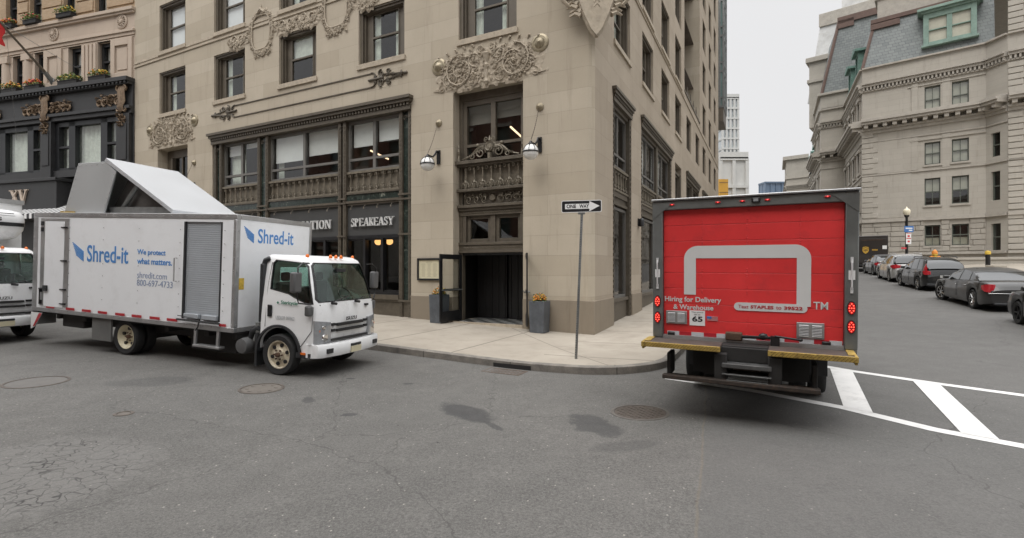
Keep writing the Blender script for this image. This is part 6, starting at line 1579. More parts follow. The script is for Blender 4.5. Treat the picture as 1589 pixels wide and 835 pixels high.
    def bowed(y0, y1, z0, z1, x_in, x_out, n=10, mb=None, tilt=0.):
        mb = mb or m; rows = []
        for k in range(n+1):
            y = y0+(y1-y0)*k/n; b = -.07*((y-cy))**2; rows.append([(ox+x_in+b, y, z0), (ox+x_out+b, y, z0), (ox+x_out+b-tilt, y, z1), (ox+x_in+b-tilt, y, z1)])
        mb.loft(rows)
    for z0, z1, w in ((1.005, 1.06, .42), (.89, .94, .44), (.715, .755, .60)): bowed(cy-w, cy+w, z0, z1, .9, 1.092, tilt=.004)
    for sg in (-1, 1):
        for z0, z1 in ((1.02, 1.07), (.90, .95)): a, b = sorted((cy+sg*.47, cy+sg*.58)); bowed(a, b, z0, z1, .9, 1.089, 3)
    bowed(cy+.55, cy+.66, 1.36, 1.40, .95, 1.052, 2)
    m.build('grille', 'blackmat', body)
    if badge: lettering('ISUZU', 'badge', 'gplastic', body, (ox+1.076, cy-.17, 1.10), (0, 1, 0), (-.05, 0, 1), w=.34, h=.075, bold=.02, depth=.012, spacing=1.1)
    for sg in (-1, 1):
        m = MB(); prs = []
        ys = [.62, .70, .78, .85, .90, .94, .965]; xs = [1.062, 1.054, 1.043, 1.026, 1.006, .975, .935]
        rows = []
        for yv, xv in zip(ys, xs): y = cy+sg*yv; k = (yv-.62)/.375; rows.append([(ox+xv-.06, y-sg*.03, .70), (ox+xv+.012, y+sg*.01, .70), (ox+xv+.012, y+sg*.01, .90), (ox+xv+.004-.01*k, y+sg*.008, 1.10+.05*k), (ox+xv-.07, y-sg*.03, 1.10+.05*k)])
        m.loft(rows); hl = m.build('headlight', 'headlamp', body, 50)
        m = MB(); m.lathe([(.082, 0), (.075, .035), (.03, .04)], (ox+1.03, cy+sg*.77, .80), 'x', 16); m.lathe([(.05, 0), (.045, .03), (.02, .035)], (ox+1.02, cy+sg*.80, 1.0), 'x', 14); m.build('reflector', 'chrome', hl, 50)
        m = MB(); y = cy+sg*.9; m.box(ox+.99, ox+1.025, min(y, y-sg*.2), max(y, y-sg*.2), .92, .96); m.build('indicator', 'amber', hl)
    m = MB(); rows = []
    for yv, xv in ((-1.0, .86), (-1.02, 1.0), (-.99, 1.07), (-.9, 1.125), (-.5, 1.19), (0, 1.215), (.5, 1.19), (.9, 1.125), (.99, 1.07), (1.02, 1.0), (1.0, .86)):
        y = cy+yv; n_ = .05; rows.append([(ox+xv-.16, y*1, .42), (ox+xv-.02, y, .42), (ox+xv+.0, y, .48), (ox+xv, y, .64), (ox+xv-.025, y, .68), (ox+xv-.16, y, .68)])
    m.loft(rows); bp = m.build('bumper', 'white', root, 35)
    m = MB()
    for sg in (-1, 1): y = cy+sg*.74; m.box(ox+1.12, ox+1.178, y-.08, y+.08, .50, .59)
    m.box(ox+1.2, ox+1.228, cy-.16, cy+.16, .57, .62); m.build('fog_lamp', 'plastic', bp)
    m = MB(); m.box(ox+1.20, ox+1.236, cy-.16, cy+.16, .44, .56); m.build('number_plate', 'parch', bp)
    # doors, handles, wipers, arches, mirrors, roof markers
    for sg, y0 in ((-1, cy-1.0), (1, cy+1.0)):
        m = MB(); y = y0+sg*.004
        for p, q in (((ox-.26, .95), (ox-.26, 1.75)), ((ox-.26, 1.75), (ox-.215, 2.26)), ((ox+.66, .62), (ox+.92, .95)), ((ox+.92, .95), (ox+.93, 1.42))):
            zz = lambda z: y0+sg*.004-sg*(0 if z < 1.15 else (z-1.15)*.06 if z < 1.5 else .021+(z-1.5)*.105)
            m.tube([(p[0], zz(p[1]), p[1]), (q[0], zz(q[1]), q[1])], .008, 4)
        m.build('door_seam', 'gplastic', body)
        m = MB(); yy = y0-sg*.008; m.box(ox-.20, ox-.09, min(yy, yy+sg*.03), max(yy, yy+sg*.03), 1.16, 1.40); m.build('door_handle', 'black', body, bevel=.015)
        m = MB(); m.lathe([(.57, y0-sg*.12), (.575, y0+sg*.035), (.53, y0+sg*.04), (.515, y0-sg*.12)], (ox+.11, 0, .44), 'y', 40, True)
        v2 = MB(); 
        o = m.build('wheel_arch', 'plastic', body, 50); 
        c1 = MB(); c1.box(ox-1, ox+1.2, oy-1, oy+3.3, -.6, .42); cc_ = c1.build('cut', 'white', root); boolean(o, cc_); freeze(o, 50); kill(cc_)
        m = MB(); y = y0+sg*.26; mx_ = ox+.72
        m.tube([(ox+.74, y0-sg*.07, 2.27), (mx_+.03, y0+sg*.12, 2.28), (mx_+.05, y, 2.18), (mx_+.05, y, 1.62), (mx_+.05, y0+sg*.22, 1.50), (ox+.90, y0+sg*.02, 1.47)], .016, 6)
        ar = m.build('mirror_arm', 'black', body, 60)
        m = MB(); m.box(mx_-.05, mx_+.07, y-.11, y+.11, 1.70, 2.10); m.build('mirror_housing', 'gplastic', ar, bevel=.035)
        m = MB(); m.quad((mx_-.053, y-.09, 1.72), (mx_-.053, y+.09, 1.72), (mx_-.053, y+.09, 2.08), (mx_-.053, y-.09, 2.08)); m.build('mirror_glass', 'chrome', ar)
        m = MB(); m.box(ox+.80, ox+.91, y0-.04 if sg > 0 else y0-.10, y0+.10 if sg > 0 else y0+.04, 1.24, 1.44); m.build('lower_mirror', 'gplastic', ar, bevel=.03)
    m = MB()
    for dy in (-.55, .2): m.tube([(ox+1.02, cy+dy, 1.49), (ox+1.01, cy+dy+.2, 1.54), (ox+.985, cy+dy+.55, 1.585)], .011, 5); m.tube([(ox+1.03, cy+dy-.03, 1.48), (ox+1.04, cy+dy+.1, 1.46)], .03, 6)
    m.build('wiper', 'black', body)
    for dy, x in ((-.72, .52), (-.17, .64), (0, .64), (.17, .64), (.72, .52)):
        m = MB(); m.lathe([(.036, 2.38), (.036, 2.42), (.022, 2.45), (.004, 2.457)], (ox+x-.02, cy+dy, .0), n=12); m.build('roof_marker_lamp', 'amber', body, 60)
    m = MB(); m.box(ox-.35, ox+.6, oy+.35, oy+1.8, .34, .55); m.box(ox-.4, ox+.95, oy+.25, oy+.5, .42, .62); m.box(ox+.6, ox+1.0, oy+.12, oy+2.03, .40, .60); m.build('cab_underside', 'chassis', root)
    m = MB(); m.box(ox+.56, ox+.92, oy+.06, oy+.2, .40, .50); m.build('cab_step', 'plastic', root); m = MB(); m.box(ox+.66, ox+.80, oy+.05, oy+.07, .47, .51); m.build('side_marker', 'amber', root)
    return body

FW, RW = ground_at(433, 581), ground_at(205, 552)
TD = (FW-RW); TD.z = 0; TD.normalize(); TN = Vector((-TD.y, TD.x, 0))
def white_truck():
    o = FW-TN*.12; PITCH = .0425
    rt = thing('box_truck', 'white shredding truck with blue lettering, grey side shutter and raised roof hatch', 'truck', (o.x, o.y, .07), (0, math.atan(PITCH), math.atan2(TD.y, TD.x)))
    X0, X1, Y1, ZB, ZT = -7.82, -1.12, 2.16, .815, 3.21
    body = make_cab(rt, ox=-.10)
    T = lambda u, v, y=0.: on_y(rt, u, v, y)
    d0, d1 = -2.62, -1.50     # shutter opening
    dz0, dz1 = .955, 3.05
    m = MB(); m.fn = lambda x, z, d: (x, d, z)
    wallsheet(m, X0, X1, ZB, ZT, [(d0, d1, dz0, dz1, .09)])
    m.fn = None
    m.quad((X1, 0, ZB), (X1, Y1, ZB), (X1, Y1, ZT), (X1, 0, ZT)); m.quad((X0, 0, ZB), (X0, 0, ZT), (X0, Y1, ZT), (X0, Y1, ZB)); m.quad((X0, Y1, ZB), (X0, Y1, ZT), (X1, Y1, ZT), (X1, Y1, ZB)); m.quad((X0, 0, ZT), (X1, 0, ZT), (X1, Y1, ZT), (X0, Y1, ZT)); m.quad((X0, 0, ZB), (X0, Y1, ZB), (X1, Y1, ZB), (X1, 0, ZB))
    box = m.build('cargo_box', 'boxwhite', rt, recalc=False)
    # aluminium rails and posts, with rivets
    m = MB()
    m.box(X0-.01, X1+.012, -.012, .10, ZT-.10, ZT+.012); m.box(X0-.01, X1+.012, Y1-.1, Y1+.012, ZT-.1, ZT+.012); m.box(X1-.1, X1+.014, .1, Y1-.1, ZT-.09, ZT+.01); m.box(X0-.012, X0+.1, .1, Y1-.1, ZT-.1, ZT+.01)
    m.box(X0-.01, X1+.012, -.014, .10, ZB-.06, ZB+.045); m.box(X1-.1, X1+.014, .1, Y1, ZB-.06, ZB+.05)
    m.box(X0-.012, X0+.16, -.013, .1, ZB+.046, ZT-.101); m.box(X1-.07, X1+.014, -.014, .09, ZB+.046, ZT-.101); m.box(X1-.1, X1+.012, Y1-.07, Y1+.012, ZB, ZT-.1); m.box(X0-.012, X0+.1, Y1-.1, Y1+.012, ZB, ZT-.1)
    m.build('aluminium_rails', 'alu', box, bevel=.012)
    m = MB(); k = 0; x = X0+.12
    while x < X1: m.blob((x, -.012, ZT-.045), .013, .008, .013, nu=5, nv=3); m.blob((x+.1, -.014, ZB+.02), .013, .008, .013, nu=5, nv=3); x += .235
    z = ZB+.1
    while z < ZT-.1:
        for xx in (X0+.05, X1-.03, d0-.09, d1+.08, -6.42, -5.2, -4.0): m.blob((xx, -.014, z), .013, .009, .013, nu=5, nv=3)
        m.blob((X1+.014, .04, z), .009, .013, .013, nu=5, nv=3); z += .28
    m.build('rivets', 'chrome', box, 180)
    # rear side door
    p0, p1 = -7.36, -6.62
    m = MB(); m.box(p0-.17, p0-.01, -.016, 0, .92, 3.08); m.box(p1+.01, p1+.17, -.016, 0, .92, 3.08); m.box(p0-.01, p1+.01, -.014, 0, 3.01, 3.08)
    dr = m.build('side_door_frame', 'alu', rt, bevel=.004); m = MB(); m.box(p0, p1, -.02, -.001, .90, 3.0); m.build('side_door', 'boxwhite', dr, bevel=.006)
    m = MB()
    for z in (2.86, 2.05, 1.35, 1.0): m.box(p1+.02, p1+.12, -.045, -.015, z-.02, z+.02); m.box(p1-.1, p1+.03, -.035, -.02, z-.012, z+.012)
    for z in (2.95, 2.80, 1.0, 1.3): m.box(p0-.13, p0-.06, -.04, -.015, z-.05, z+.05)
    m.tube([(p0-.10, -.05, .95), (p0-.10, -.05, 1.35)], .014, 6); m.tube([(p0-.12, -.05, 1.33), (p0+.2, -.06, 1.36)], .016, 6); m.box(p0+.03, p0+.16, -.06, -.018, 1.28, 1.42); m.build('latch', 'black', dr)
    # shutter
    m = MB(); n = 46; h = (dz1-dz0)/n
    for k in range(n): z = dz0+k*h; m.prism([(.040, z+.001), (.036, z+h*.2), (.036, z+h*.8), (.040, z+h-.001), (.075, z+h-.001), (.075, z+.001)], 'x', d0, d1)
    sh_ = m.build('roller_shutter', 'shutter', rt)
    m = MB(); m.box(d0, d0+.05, .0, .034, dz0, dz1); m.box(d1-.05, d1, .0, .034, dz0, dz1); m.build('guide_rail', 'plastic', sh_)
    m = MB()
    for a in (d0+.12, d0+.64): m.box(a, a+.42, -.05, .03, dz0+.02, dz0+.12); 
    m.build('shutter_bracket', 'shutter', sh_, bevel=.01)
    m = MB(); m.tube([(d0-.06, -.06, dz0-.02), (d1+.05, -.06, dz0-.03)], .022, 6); m.tube([(d0+.6, -.05, dz0+.03), (d0+.58, -.07, dz0-.14), (d0+.5, -.06, dz0-.22)], .014, 5); m.tube([(d0-.05, -.05, dz0+.06), (d1, -.03, dz0+.0)], .01, 5); m.build('lock_bar', 'black', sh_)
    m = MB(); m.tube([(d0-.16, -.02, 1.75), (d0-.16, -.08, 1.75), (d0-.16, -.08, 2.25), (d0-.16, -.02, 2.25)], .014, 6); m.build('grab_handle', 'alu', box)
    # red reflective tape
    for u, v in ((79, 476), (110, 479), (135, 482.5), (160, 485), (187, 488), (213, 490.5), (241, 493.5), (268, 496), (346, 504.5)):
        x, z = T(u, v); w = .16 if u != 346 else .10; m = MB(); m.box(x-w, x+w, -.018, -.015, ZB+.052, ZB+.11); m.build('reflective_tape', 'redtape', box)
    # lettering, measured on the side and on the front of the box
    def side_text(txt, ul, vl, ur, vt, mat, bold=0., w=None, name='lettering', sp=1.):
        x0, z0 = T(ul, vl); x1, _ = T(ur, vl); _, z1 = T(ul, vt)
        return lettering(txt, name, mat, box, (x0, -.001, z0), (1, 0, 0), (0, 0, 1), w=x1-x0, h=z1-z0, bold=bold, depth=.004, spacing=sp)
    side_text('Shred-it', 135, 406, 199, 380, 'blue', .012); side_text('We protect', 213, 397, 257, 386.5, 'blue', .02); side_text('what matters.', 213, 409.5, 267, 400, 'blue', .02)
    side_text('shredit.com', 213, 431, 259, 421.5, 'greyblue', -.004); side_text('800-697-4733', 212.5, 443, 268, 433.5, 'greyblue', -.004)
    def rays_logo(to, right, up, w, h):
        polys = []
        for k in range(7): 
            x0 = w*.0+w*.10*k; y0 = h*(.62-.085*k*.0); polys.append([(w*.055*k, h*(.97-.115*k)), (w*.055*k+w*.015, h*(1.02-.115*k)), (w*1.0, h*(.50-.085*k)), (w*.98, h*(.44-.085*k))])
        return strokes(polys, 'emblem', 'blue', box, to, right, up, .004)
    x0, z0 = T(112, 403); x1, _ = T(130, 403); _, z1 = T(112, 376); rays_logo((x0, -.001, z0), (1, 0, 0), (0, 0, 1), x1-x0, z1-z0)
    def FX(u, v): return on_x(rt, u, v, X1)
    ya, za = FX(400, 377.5); yb, _ = FX(455, 377.5); _, zt_ = FX(400, 355)
    lettering('Shred-it', 'lettering', 'blue', box, (X1+.001, ya, za), (0, 1, 0), (0, 0, 1), w=yb-ya, h=zt_-za, bold=.012, depth=.004)
    ya, za = FX(378, 375); yb, _ = FX(394, 375); _, zt_ = FX(378, 351); rays_logo((X1+.001, ya, za), (0, 1, 0), (0, 0, 1), yb-ya, zt_-za)
    ya, za = FX(363, 450); m = MB(); m.box(X1+.001, X1+.005, .05, .22, za, za+.24); m.build('warning_sticker', 'fl_ye', box)
    # text on the door of the cab
    def door_text(txt, ul, vl, ur, vt, mat, bold=0.):
        x0, z0 = T(ul, vl, .075); x1, _ = T(ur, vl, .075); _, z1 = T(ul, vt, .075)
        yy = .075-.0045; lettering(txt, 'door_lettering', mat, body, (x0, yy, z0), (1, 0, 0), (0, .03, 1), w=x1-x0, h=z1-z0, bold=bold, depth=.004)
    door_text('Stericycle', 436, 473.5, 462, 466, 'green', .015); door_text('USDOT 397962', 428, 495, 457, 489.5, 'greytxt')
    x, z = T(431.5, 469.5, .075); strokes([[(-.03, 0), (0, -.03), (.03, 0), (0, .03)]], 'emblem', 'green', body, (x, .0705, z), (1, 0, 0), (0, .03, 1), .004)
    # raised roof hatch of the hopper: tilted lid, side cheek, dark mouth
    yn, yf = .22, 1.94
    P = lambda u, v: T(u, v, yn)
    top = [P(123, 253), P(165, 250.5), P(181, 266), P(163, 326)]; x_l, _ = P(101, 326)
    zr = ZT+.012
    cheek = [P(123, 253.5), P(165, 251), P(181, 267), (P(162, 326)[0], zr), (x_l, zr)]
    def plate(poly, y0, y1, name, mat, par): mm = MB(); mm.prism(poly, 'y', y0, y1); return mm.build(name, mat, par, bevel=.008)
    ht = plate(cheek, yn-.02, yn+.02, 'roof_hatch', 'hatchgrey', rt); plate(cheek, yf-.02, yf+.02, 'hatch_cheek', 'hatchgrey', ht)
    a = P(165, 250.5); b = (P(269, 329)[0], zr+.02); dx, dz = b[0]-a[0], b[1]-a[1]; ln = math.hypot(dx, dz); nx, nz_ = -dz/ln, dx/ln
    th = .09; lid = [a, (a[0]+nx*0-0.0, a[1]), b, (b[0]-.0, b[1])]
    lid = [(a[0]-.02, a[1]-.0), (b[0], b[1]), (b[0]+nx*th, b[1]+nz_*th), (a[0]+nx*th, a[1]+nz_*th)]
    plate(lid, yn-.035, yf+.035, 'hatch_lid', 'lidwhite', ht)
    back = [(cheek[0][0], cheek[0][1]), (cheek[4][0], cheek[4][1]), (cheek[4][0]+.05, cheek[4][1]), (cheek[0][0]+.05, cheek[0][1])]; plate(back, yn+.021, yf-.021, 'hatch_back', 'hatchgrey', ht)
    tp = [(cheek[0][0], cheek[0][1]), (a[0], a[1]), (a[0], a[1]-.04), (cheek[0][0], cheek[0][1]-.04)]; plate(tp, yn+.021, yf-.021, 'hatch_top', 'hatchgrey', ht)
    m = MB(); xa, xb = cheek[3][0], b[0]; m.prism([(xa-.3, zr), (xb-.3, zr), (a[0]+.55, a[1]-.5), (cheek[2][0], cheek[2][1]-.05)], 'y', yn+.3, yf-.3); m.build('tipping_mechanism', 'hatchdark', ht)
    m = MB(); m.tube([(xa+.2, yn+.2, zr), (a[0]+.9, yn+.2, a[1]-.45)], .05, 8); m.tube([(xa+.2, yf-.2, zr), (a[0]+.9, yf-.2, a[1]-.45)], .05, 8); m.box(xa, xb-.2, yn+.12, yn+.18, zr, zr+.18); m.build('lift_arm', 'galv', ht)
    m = MB()
    for (pa, pb, n_) in ((cheek[0], cheek[1], 5), (cheek[0], cheek[4], 8), (cheek[2], cheek[3], 7)):
        for k in range(n_): t = (k+.5)/n_; m.blob((pa[0]+(pb[0]-pa[0])*t+(.07 if pb is cheek[4] else -.05 if pb is cheek[3] else 0), yn-.022, pa[1]+(pb[1]-pa[1])*t-(.06 if pb is cheek[1] else 0)), .016, .01, .016, nu=5, nv=3)
    for k in range(16): t = (k+.5)/16; m.blob((a[0]+dx*t+nx*.045, yn-.037, a[1]+dz*t+nz_*.045), .014, .008, .014, nu=5, nv=3)
    m.build('rivets', 'alu', ht, 180)
    m = MB(); m.box(x_l-.05, x_l+.45, yn-.08, yn-.03, zr, zr+.05); m.build('yellow_edge', 'yellow', ht)
    # chassis, steps, tanks, mud flaps
    m = MB(); m.box(X0+.2, -.4, .55, .75, .45, .75); m.box(X0+.2, -.4, 1.4, 1.6, .45, .75); m.box(X0, X1, .1, Y1-.1, .70, .76)
    for x in (-7, -6, -3.2, -2, -1.2): m.box(x-.06, x+.06, .1, Y1-.1, .6, .72)
    m.box(-2.7, -1.35, .30, .9, .25, .7); m.box(-6.9, -6.1, .15, .55, .42, .72); m.box(-4.9, -4.2, .5, 1.7, .3, .6); m.build('chassis', 'chassis', rt, bevel=.02)
    m = MB(); x, z = T(300, 536); x2, _ = T(341, 540); m.box(x, x2, -.03, .12, .38, .43); 
    for xx in (x+.05, x2-.06): m.prism([(xx-.06, .43), (xx, .43), (xx+.02, ZB-.06), (xx-.05, ZB-.06)], 'y', .0, .05)
    m.build('side_step', 'alu', rt, bevel=.008)
    m = MB(); m.box(-5.62, -4.95, .05, .09, .22, .74); m.build('mud_flap', 'gflap', rt); m = MB(); m.box(-.62, -.56, .08, .45, .12, .8); m.build('mud_flap', 'plastic', rt)
    m = MB(); m.box(X0-.03, X0+.02, -.01, .5, .40, .75); m.build('rear_guard', 'alu', rt); m = MB(); m.prism([(X0-.02, .72), (X0+.42, .72), (X0+.12, .36), (X0-.02, .30)], 'y', -.012, .0); m.build('hazard_flap', 'signwhite', rt); m = MB(); m.prism([(X0+.30, .715), (X0+.42, .715), (X0+.12, .37), (X0+.07, .37)], 'y', -.018, -.013); m.build('hazard_stripe', 'redtape', rt)
    m = MB(); m.lathe([(.05, -.12), (.15, -.1), (.17, 0), (.17, .3), (.1, .34)], (-.92, .12, .50), 'y', 20); m.build('air_filter', 'gplastic', rt, 50)
    m = MB(); m.tube([(-.9, .25, .55), (-.8, .2, .8), (-.55, .15, .9)], .07, 8); m.build('hose', 'plastic', rt, 60); m = MB(); m.tube([(-.62, .16, 1.0), (-.6, .16, .8), (-.7, .18, .62)], .06, 8); m.build('silver_hose', 'galv', rt, 60)
    m = MB(); m.box(-.56, -.455, .09, .22, 1.02, 2.22); m.tube([(-.51, .155, 2.2), (-.49, .16, 2.29), (-.40, .2, 2.34)], .055, 8); m.build('intake_snorkel', 'plastic', rt, bevel=.04)
    wheel(rt, .02, .16, .41, .415, .22, -1, 'rusty', steer=R(0)); wheel(rt, .02, 1.95, .41, .415, .22, 1, 'rusty')
    for y, s, d in ((.20, -1, True), (.46, -1, True), (1.96, 1, True), (1.70, 1, True)): wheel(rt, -4.54, y, .36, .41, .21, s, 'cream', dual=d)
    return rt
M['lidwhite'] = pm('lid_white', (.43, .44, .45), .5, var=.04, scale=1, dirt=(.42, .42, .42), dirt_amt=.2); M['hatchgrey'] = pm('grey_hatch_panel', (.40, .41, .41), .5, .1, var=.06, scale=1); M['hatchdark'] = pm('dark_hatch_mouth', (.11, .105, .10), .65, .2, var=.35, scale=2); M['gflap'] = pm('grey_mud_flap', (.13, .13, .125), .7, var=.2)
WT = white_truck()

def reefer_truck():
    fc = Vector((-12.8, 12.6, 0)); o = fc-TD*1.15-TN*1.075; z0 = .36
    rt = thing('refrigerated_truck', 'second white truck with a rounded cooling unit over its cab, cut by the left edge', 'truck', (o.x, o.y, z0), (0, R(1.7), math.atan2(TD.y, TD.x)))
    make_cab(rt)
    m = MB(); m.box(-6.5, -.62, -.08, 2.25, .9, 3.75); bx = m.build('cargo_box', 'white', rt, bevel=.03)
    m = MB(); m.box(-6.5, -.60, -.1, -.06, 3.65, 3.77); m.box(-.64, -.58, -.1, 2.27, 3.65, 3.77); m.box(-.64, -.58, -.1, 2.27, .86, .98); m.build('aluminium_rails', 'alu', bx)
    cy = 1.085; m = MB(); rings = []
    for z, xf, hw in ((2.62, -.35, .80), (2.70, -.1, .92), (2.9, .08, .99), (3.15, .12, 1.0), (3.3, .08, 1.0), (3.40, -.02, .97), (3.45, -.2, .85)): rings.append(ring(-.64, xf, hw, .03, .30, cy, z, .06, 6))
    m.loft(rings); cu = m.build('cooling_unit', 'white', rt, 50)
    m = MB(); rings = []
    for z in (3.0, 3.1): rings.append(ring(-.5, .118, .99, .03, .30, cy, z, .06, 6))
    m.loft([[(x*1.0+.012, cy+(y-cy)*1.008, z) for x, y, z in r] for r in rings]); m.build('unit_intake', 'black', cu)
    m = MB(); rings = []
    for z in (3.28, 3.355): rings.append(ring(-.5, .075-(z-3.28)*.8, .96, .03, .30, cy, z, .06, 6))
    m.loft([[(x*1.0+.014, cy+(y-cy)*1.004, z) for x, y, z in r] for r in rings]); m.build('unit_intake', 'black', cu)
    lettering('KING', 'lettering', 'sign_black_' if 0 else 'signblack', cu, (.128, cy+.02, 3.13), (0, 1, 0), (0, 0, 1), w=.34, h=.10, bold=.03, depth=.01)
    m = MB(); m.box(-6.3, -.4, .55, .75, .45, .9); m.box(-6.3, -.4, 1.4, 1.6, .45, .9); m.build('chassis', 'chassis', rt)
    for x in (.09, -4.4):
        for y, s in ((.16, -1), (1.95, 1)): wheel(rt, x, y, .41, .415, .22, s, 'cream')
    return rt
reefer_truck()

def red_truck():
    Dr, r = 6.4, 1.19
    pl = Vector(((1014-CX)/F_PX*Dr*r, Dr*r, 0)); pr = Vector(((1329-CX)/F_PX*Dr, Dr, 0)); w = (pr-pl); Wd = w.length; w.normalize(); hd = Vector((-w.y, w.x, 0))
    rt = thing('box_truck', 'red box truck seen from behind with a white bracket emblem and yellow tail lift', 'truck', (pl.x, pl.y, .09), (0, 0, 0))
    rt.rotation_mode = 'XYZ'
    base = Matrix((hd, -w, UP)).transposed().to_4x4()
    rt.rotation_euler = (base@Matrix.Rotation(R(-2.3), 4, 'Y')@Matrix.Rotation(R(.35), 4, 'X')).to_euler()
    Q = lambda u, v, x=0.: (lambda y, z: (-y, z))(*on_x(rt, u, v, x))     # -> (distance to the right, height) on the rear face
    ZT = 3.12; Zb = 1.13; ln = 5.2
    def rb(m, r0, r1, z0, z1, x0, x1): m.box(x0, x1, -r1, -r0, z0, z1)
    m = MB(); rb(m, .01, Wd-.01, Zb-.1, ZT-.01, .12, ln); box = m.build('cargo_box', 'boxwhite', rt)
    m = MB(); rb(m, -.01, Wd+.01, ZT-.1, ZT+.02, .06, ln+.02); rb(m, -.012, Wd+.012, Zb-.12, Zb, .1, ln); m.build('aluminium_rails', 'alu', box, bevel=.01)
    hz = 2.985
    m = MB(); rb(m, 0, .145, Zb-.04, ZT-.002, -.02, .14); rb(m, Wd-.145, Wd, Zb-.04, ZT-.002, -.02, .14); rb(m, .145, Wd-.145, hz, ZT-.002, -.018, .14)
    fr = m.build('rear_frame', 'steel', rt, bevel=.012)
    m = MB(); rb(m, -.015, Wd+.015, ZT, ZT+.03, -.05, .2); m.build('roof_rail', 'alu', fr, bevel=.01)
    m = MB()
    for a, b in ((.0, 1), (Wd, -1)): pts = [(a, ZT-.03), (a+b*.30, ZT-.03), (a+b*.145, hz-.02), (a, hz-.14)]; m.prism([(-x, z) for x, z in pts], 'x', -.026, -.021)
    m.build('corner_gusset', 'steel', fr)
    # roll-up door in eight sections
    m = MB(); n = 8; h = (hz-Zb)/n
    for k in range(n): rb(m, .148, Wd-.148, Zb+k*h+.0018, Zb+(k+1)*h-.0018, .055, .09)
    dr = m.build('roll_up_door', 'red', rt, bevel=.004)
    m = MB(); rb(m, .147, Wd-.147, Zb, hz, .075, .10); m.build('door_backing', 'red', dr)
    m = MB()
    for k in range(n+1):
        for fr_ in (.27, .5, .75):
            for dz in (-.05, -.025, .03, .06): z = Zb+k*h+dz; r_ = Wd*fr_; (m.blob((.054, -r_, z), .006, .011, .011, nu=5, nv=3) if Zb < z < hz else None)
    m.build('rivets', 'red', dr, 180)
    X = .052     # printing plane
    rgt, upv = (0, -1, 0), (0, 0, 1)
    def pos(u, v): r_, z = Q(u, v, X); return r_, z
    # bracket emblem
    l, zt_ = pos(1058, 385); l = .44; rr_ = pos(1259, 388)[0]; zt_ = 2.45; bw = .165; zi = zt_-.18; zl = pos(1065, 457)[1]; zr = pos(1248, 476)[1]
    def arc(cx, cz, rad, a0, a1, n=8): return [(cx+rad*math.cos(R(a0+(a1-a0)*k/n)), cz+rad*math.sin(R(a0+(a1-a0)*k/n))) for k in range(n+1)]
    ro = .19
    left = [(l, zl), (l+bw, zl), (l+bw, zi), (rr_-bw, zi), (rr_-bw, zr), (rr_, zr)]+arc(rr_-ro, zt_-ro, ro, 0, 90)+arc(l+ro, zt_-ro, ro, 90, 180)
    org = (X, 0, 0)
    strokes([left], 'emblem', 'vinylwhite', dr, org, rgt, upv, .004)
    p0, pz0 = pos(1140, 481.5); p1, pz1 = pos(1251, 467); p0 = pos(1139, 475)[0]; p1 = pos(1253, 480)[0]; zc = (pos(1145, 474.5)[1]+pos(1247, 480)[1])/2; hh = .057
    strokes([arc(p0+hh, zc, hh, 90, 270)+arc(p1-hh, zc, hh, -90, 90)], 'message_pill', 'vinylwhite', dr, (X-.004, 0, 0), rgt, upv, .003)
    def txt(s, r0, r1, z0, h_, mat, bold, x=X): return lettering(s, 'lettering', mat, dr, (x, -r0, z0), rgt, upv, w=r1-r0, h=h_, bold=bold, depth=.003)
    a = p0+.055; tot = p1-p0-.11
    txt('Text', a, a+tot*.165, zc-.023, .046, 'redtape', 0, X-.0075); txt('STAPLES', a+tot*.20, a+tot*.56, zc-.023, .046, 'redtape', .03, X-.0075); txt('to', a+tot*.60, a+tot*.68, zc-.023, .043, 'redtape', 0, X-.0075); txt('39522', a+tot*.72, a+tot, zc-.023, .046, 'redtape', .03, X-.0075)
    r0, z = pos(1032, 472); r1 = pos(1119, 476)[0]; z = pos(1070, 473)[1]; txt('Hiring for Delivery', r0, r1, 1.605, .10, 'vinylwhite', .02)
    r0 = pos(1045, 478)[0]; r1 = pos(1107, 481)[0]; z = pos(1076, 482)[1]; txt('& Warehouse', r0, r1, 1.515, .072, 'vinylwhite', .02)
    r0, z = pos(1262, 480); r1 = pos(1285, 480)[0]; txt('TM', r0, r1, z, .10, 'vinylwhite', .012)
    # louvred vents, stickers
    for (ua, va, ub, vb) in ((1034, 480.5, 1066, 503), (1236, 500, 1279, 527)):
        r0, z1 = pos(ua, va); r1, z0 = pos(ub, vb); z1 = min(z1, 1.49); m = MB(); rb(m, r0, r1, z0, z1, .035, .06); vt = m.build('louvred_vent', 'alu', dr, bevel=.004); m = MB(); mm = MB()
        for c in (0, 1):
            q0 = r0+.03+c*(r1-r0-.02)/2; q1 = q0+(r1-r0)/2-.05
            for k in range(8): z = z0+.03+k*(z1-z0-.05)/8; m.prism([(.034, z+.012), (.016, z+.002), (.034, z)], 'y', -q1, -q0); rb(mm, q0, q1, z+.013, z+.017, .0335, .0348)
        m.build('louvre', 'alu_pale', vt); mm.build('louvre_slot', 'black', vt)
    r0, z1 = pos(1070, 481.5); r1, z0 = pos(1094, 506); m = MB(); rb(m, r0, r1, z0, z1, .047, .055); st = m.build('speed_sticker', 'signwhite', dr); hgt = z1-z0; ww = r1-r0
    lettering('65', 'number', 'signblack', st, (.0468, -(r0+ww*.17), z0+hgt*.26), rgt, upv, w=ww*.68, h=hgt*.36, bold=.03, depth=.002)
    lettering('The speed', 'print', 'signblack', st, (.0468, -(r0+ww*.12), z0+hgt*.83), rgt, upv, w=ww*.76, h=hgt*.10, depth=.002); lettering('set at', 'print', 'signblack', st, (.0468, -(r0+ww*.3), z0+hgt*.69), rgt, upv, w=ww*.4, h=hgt*.08, depth=.002)
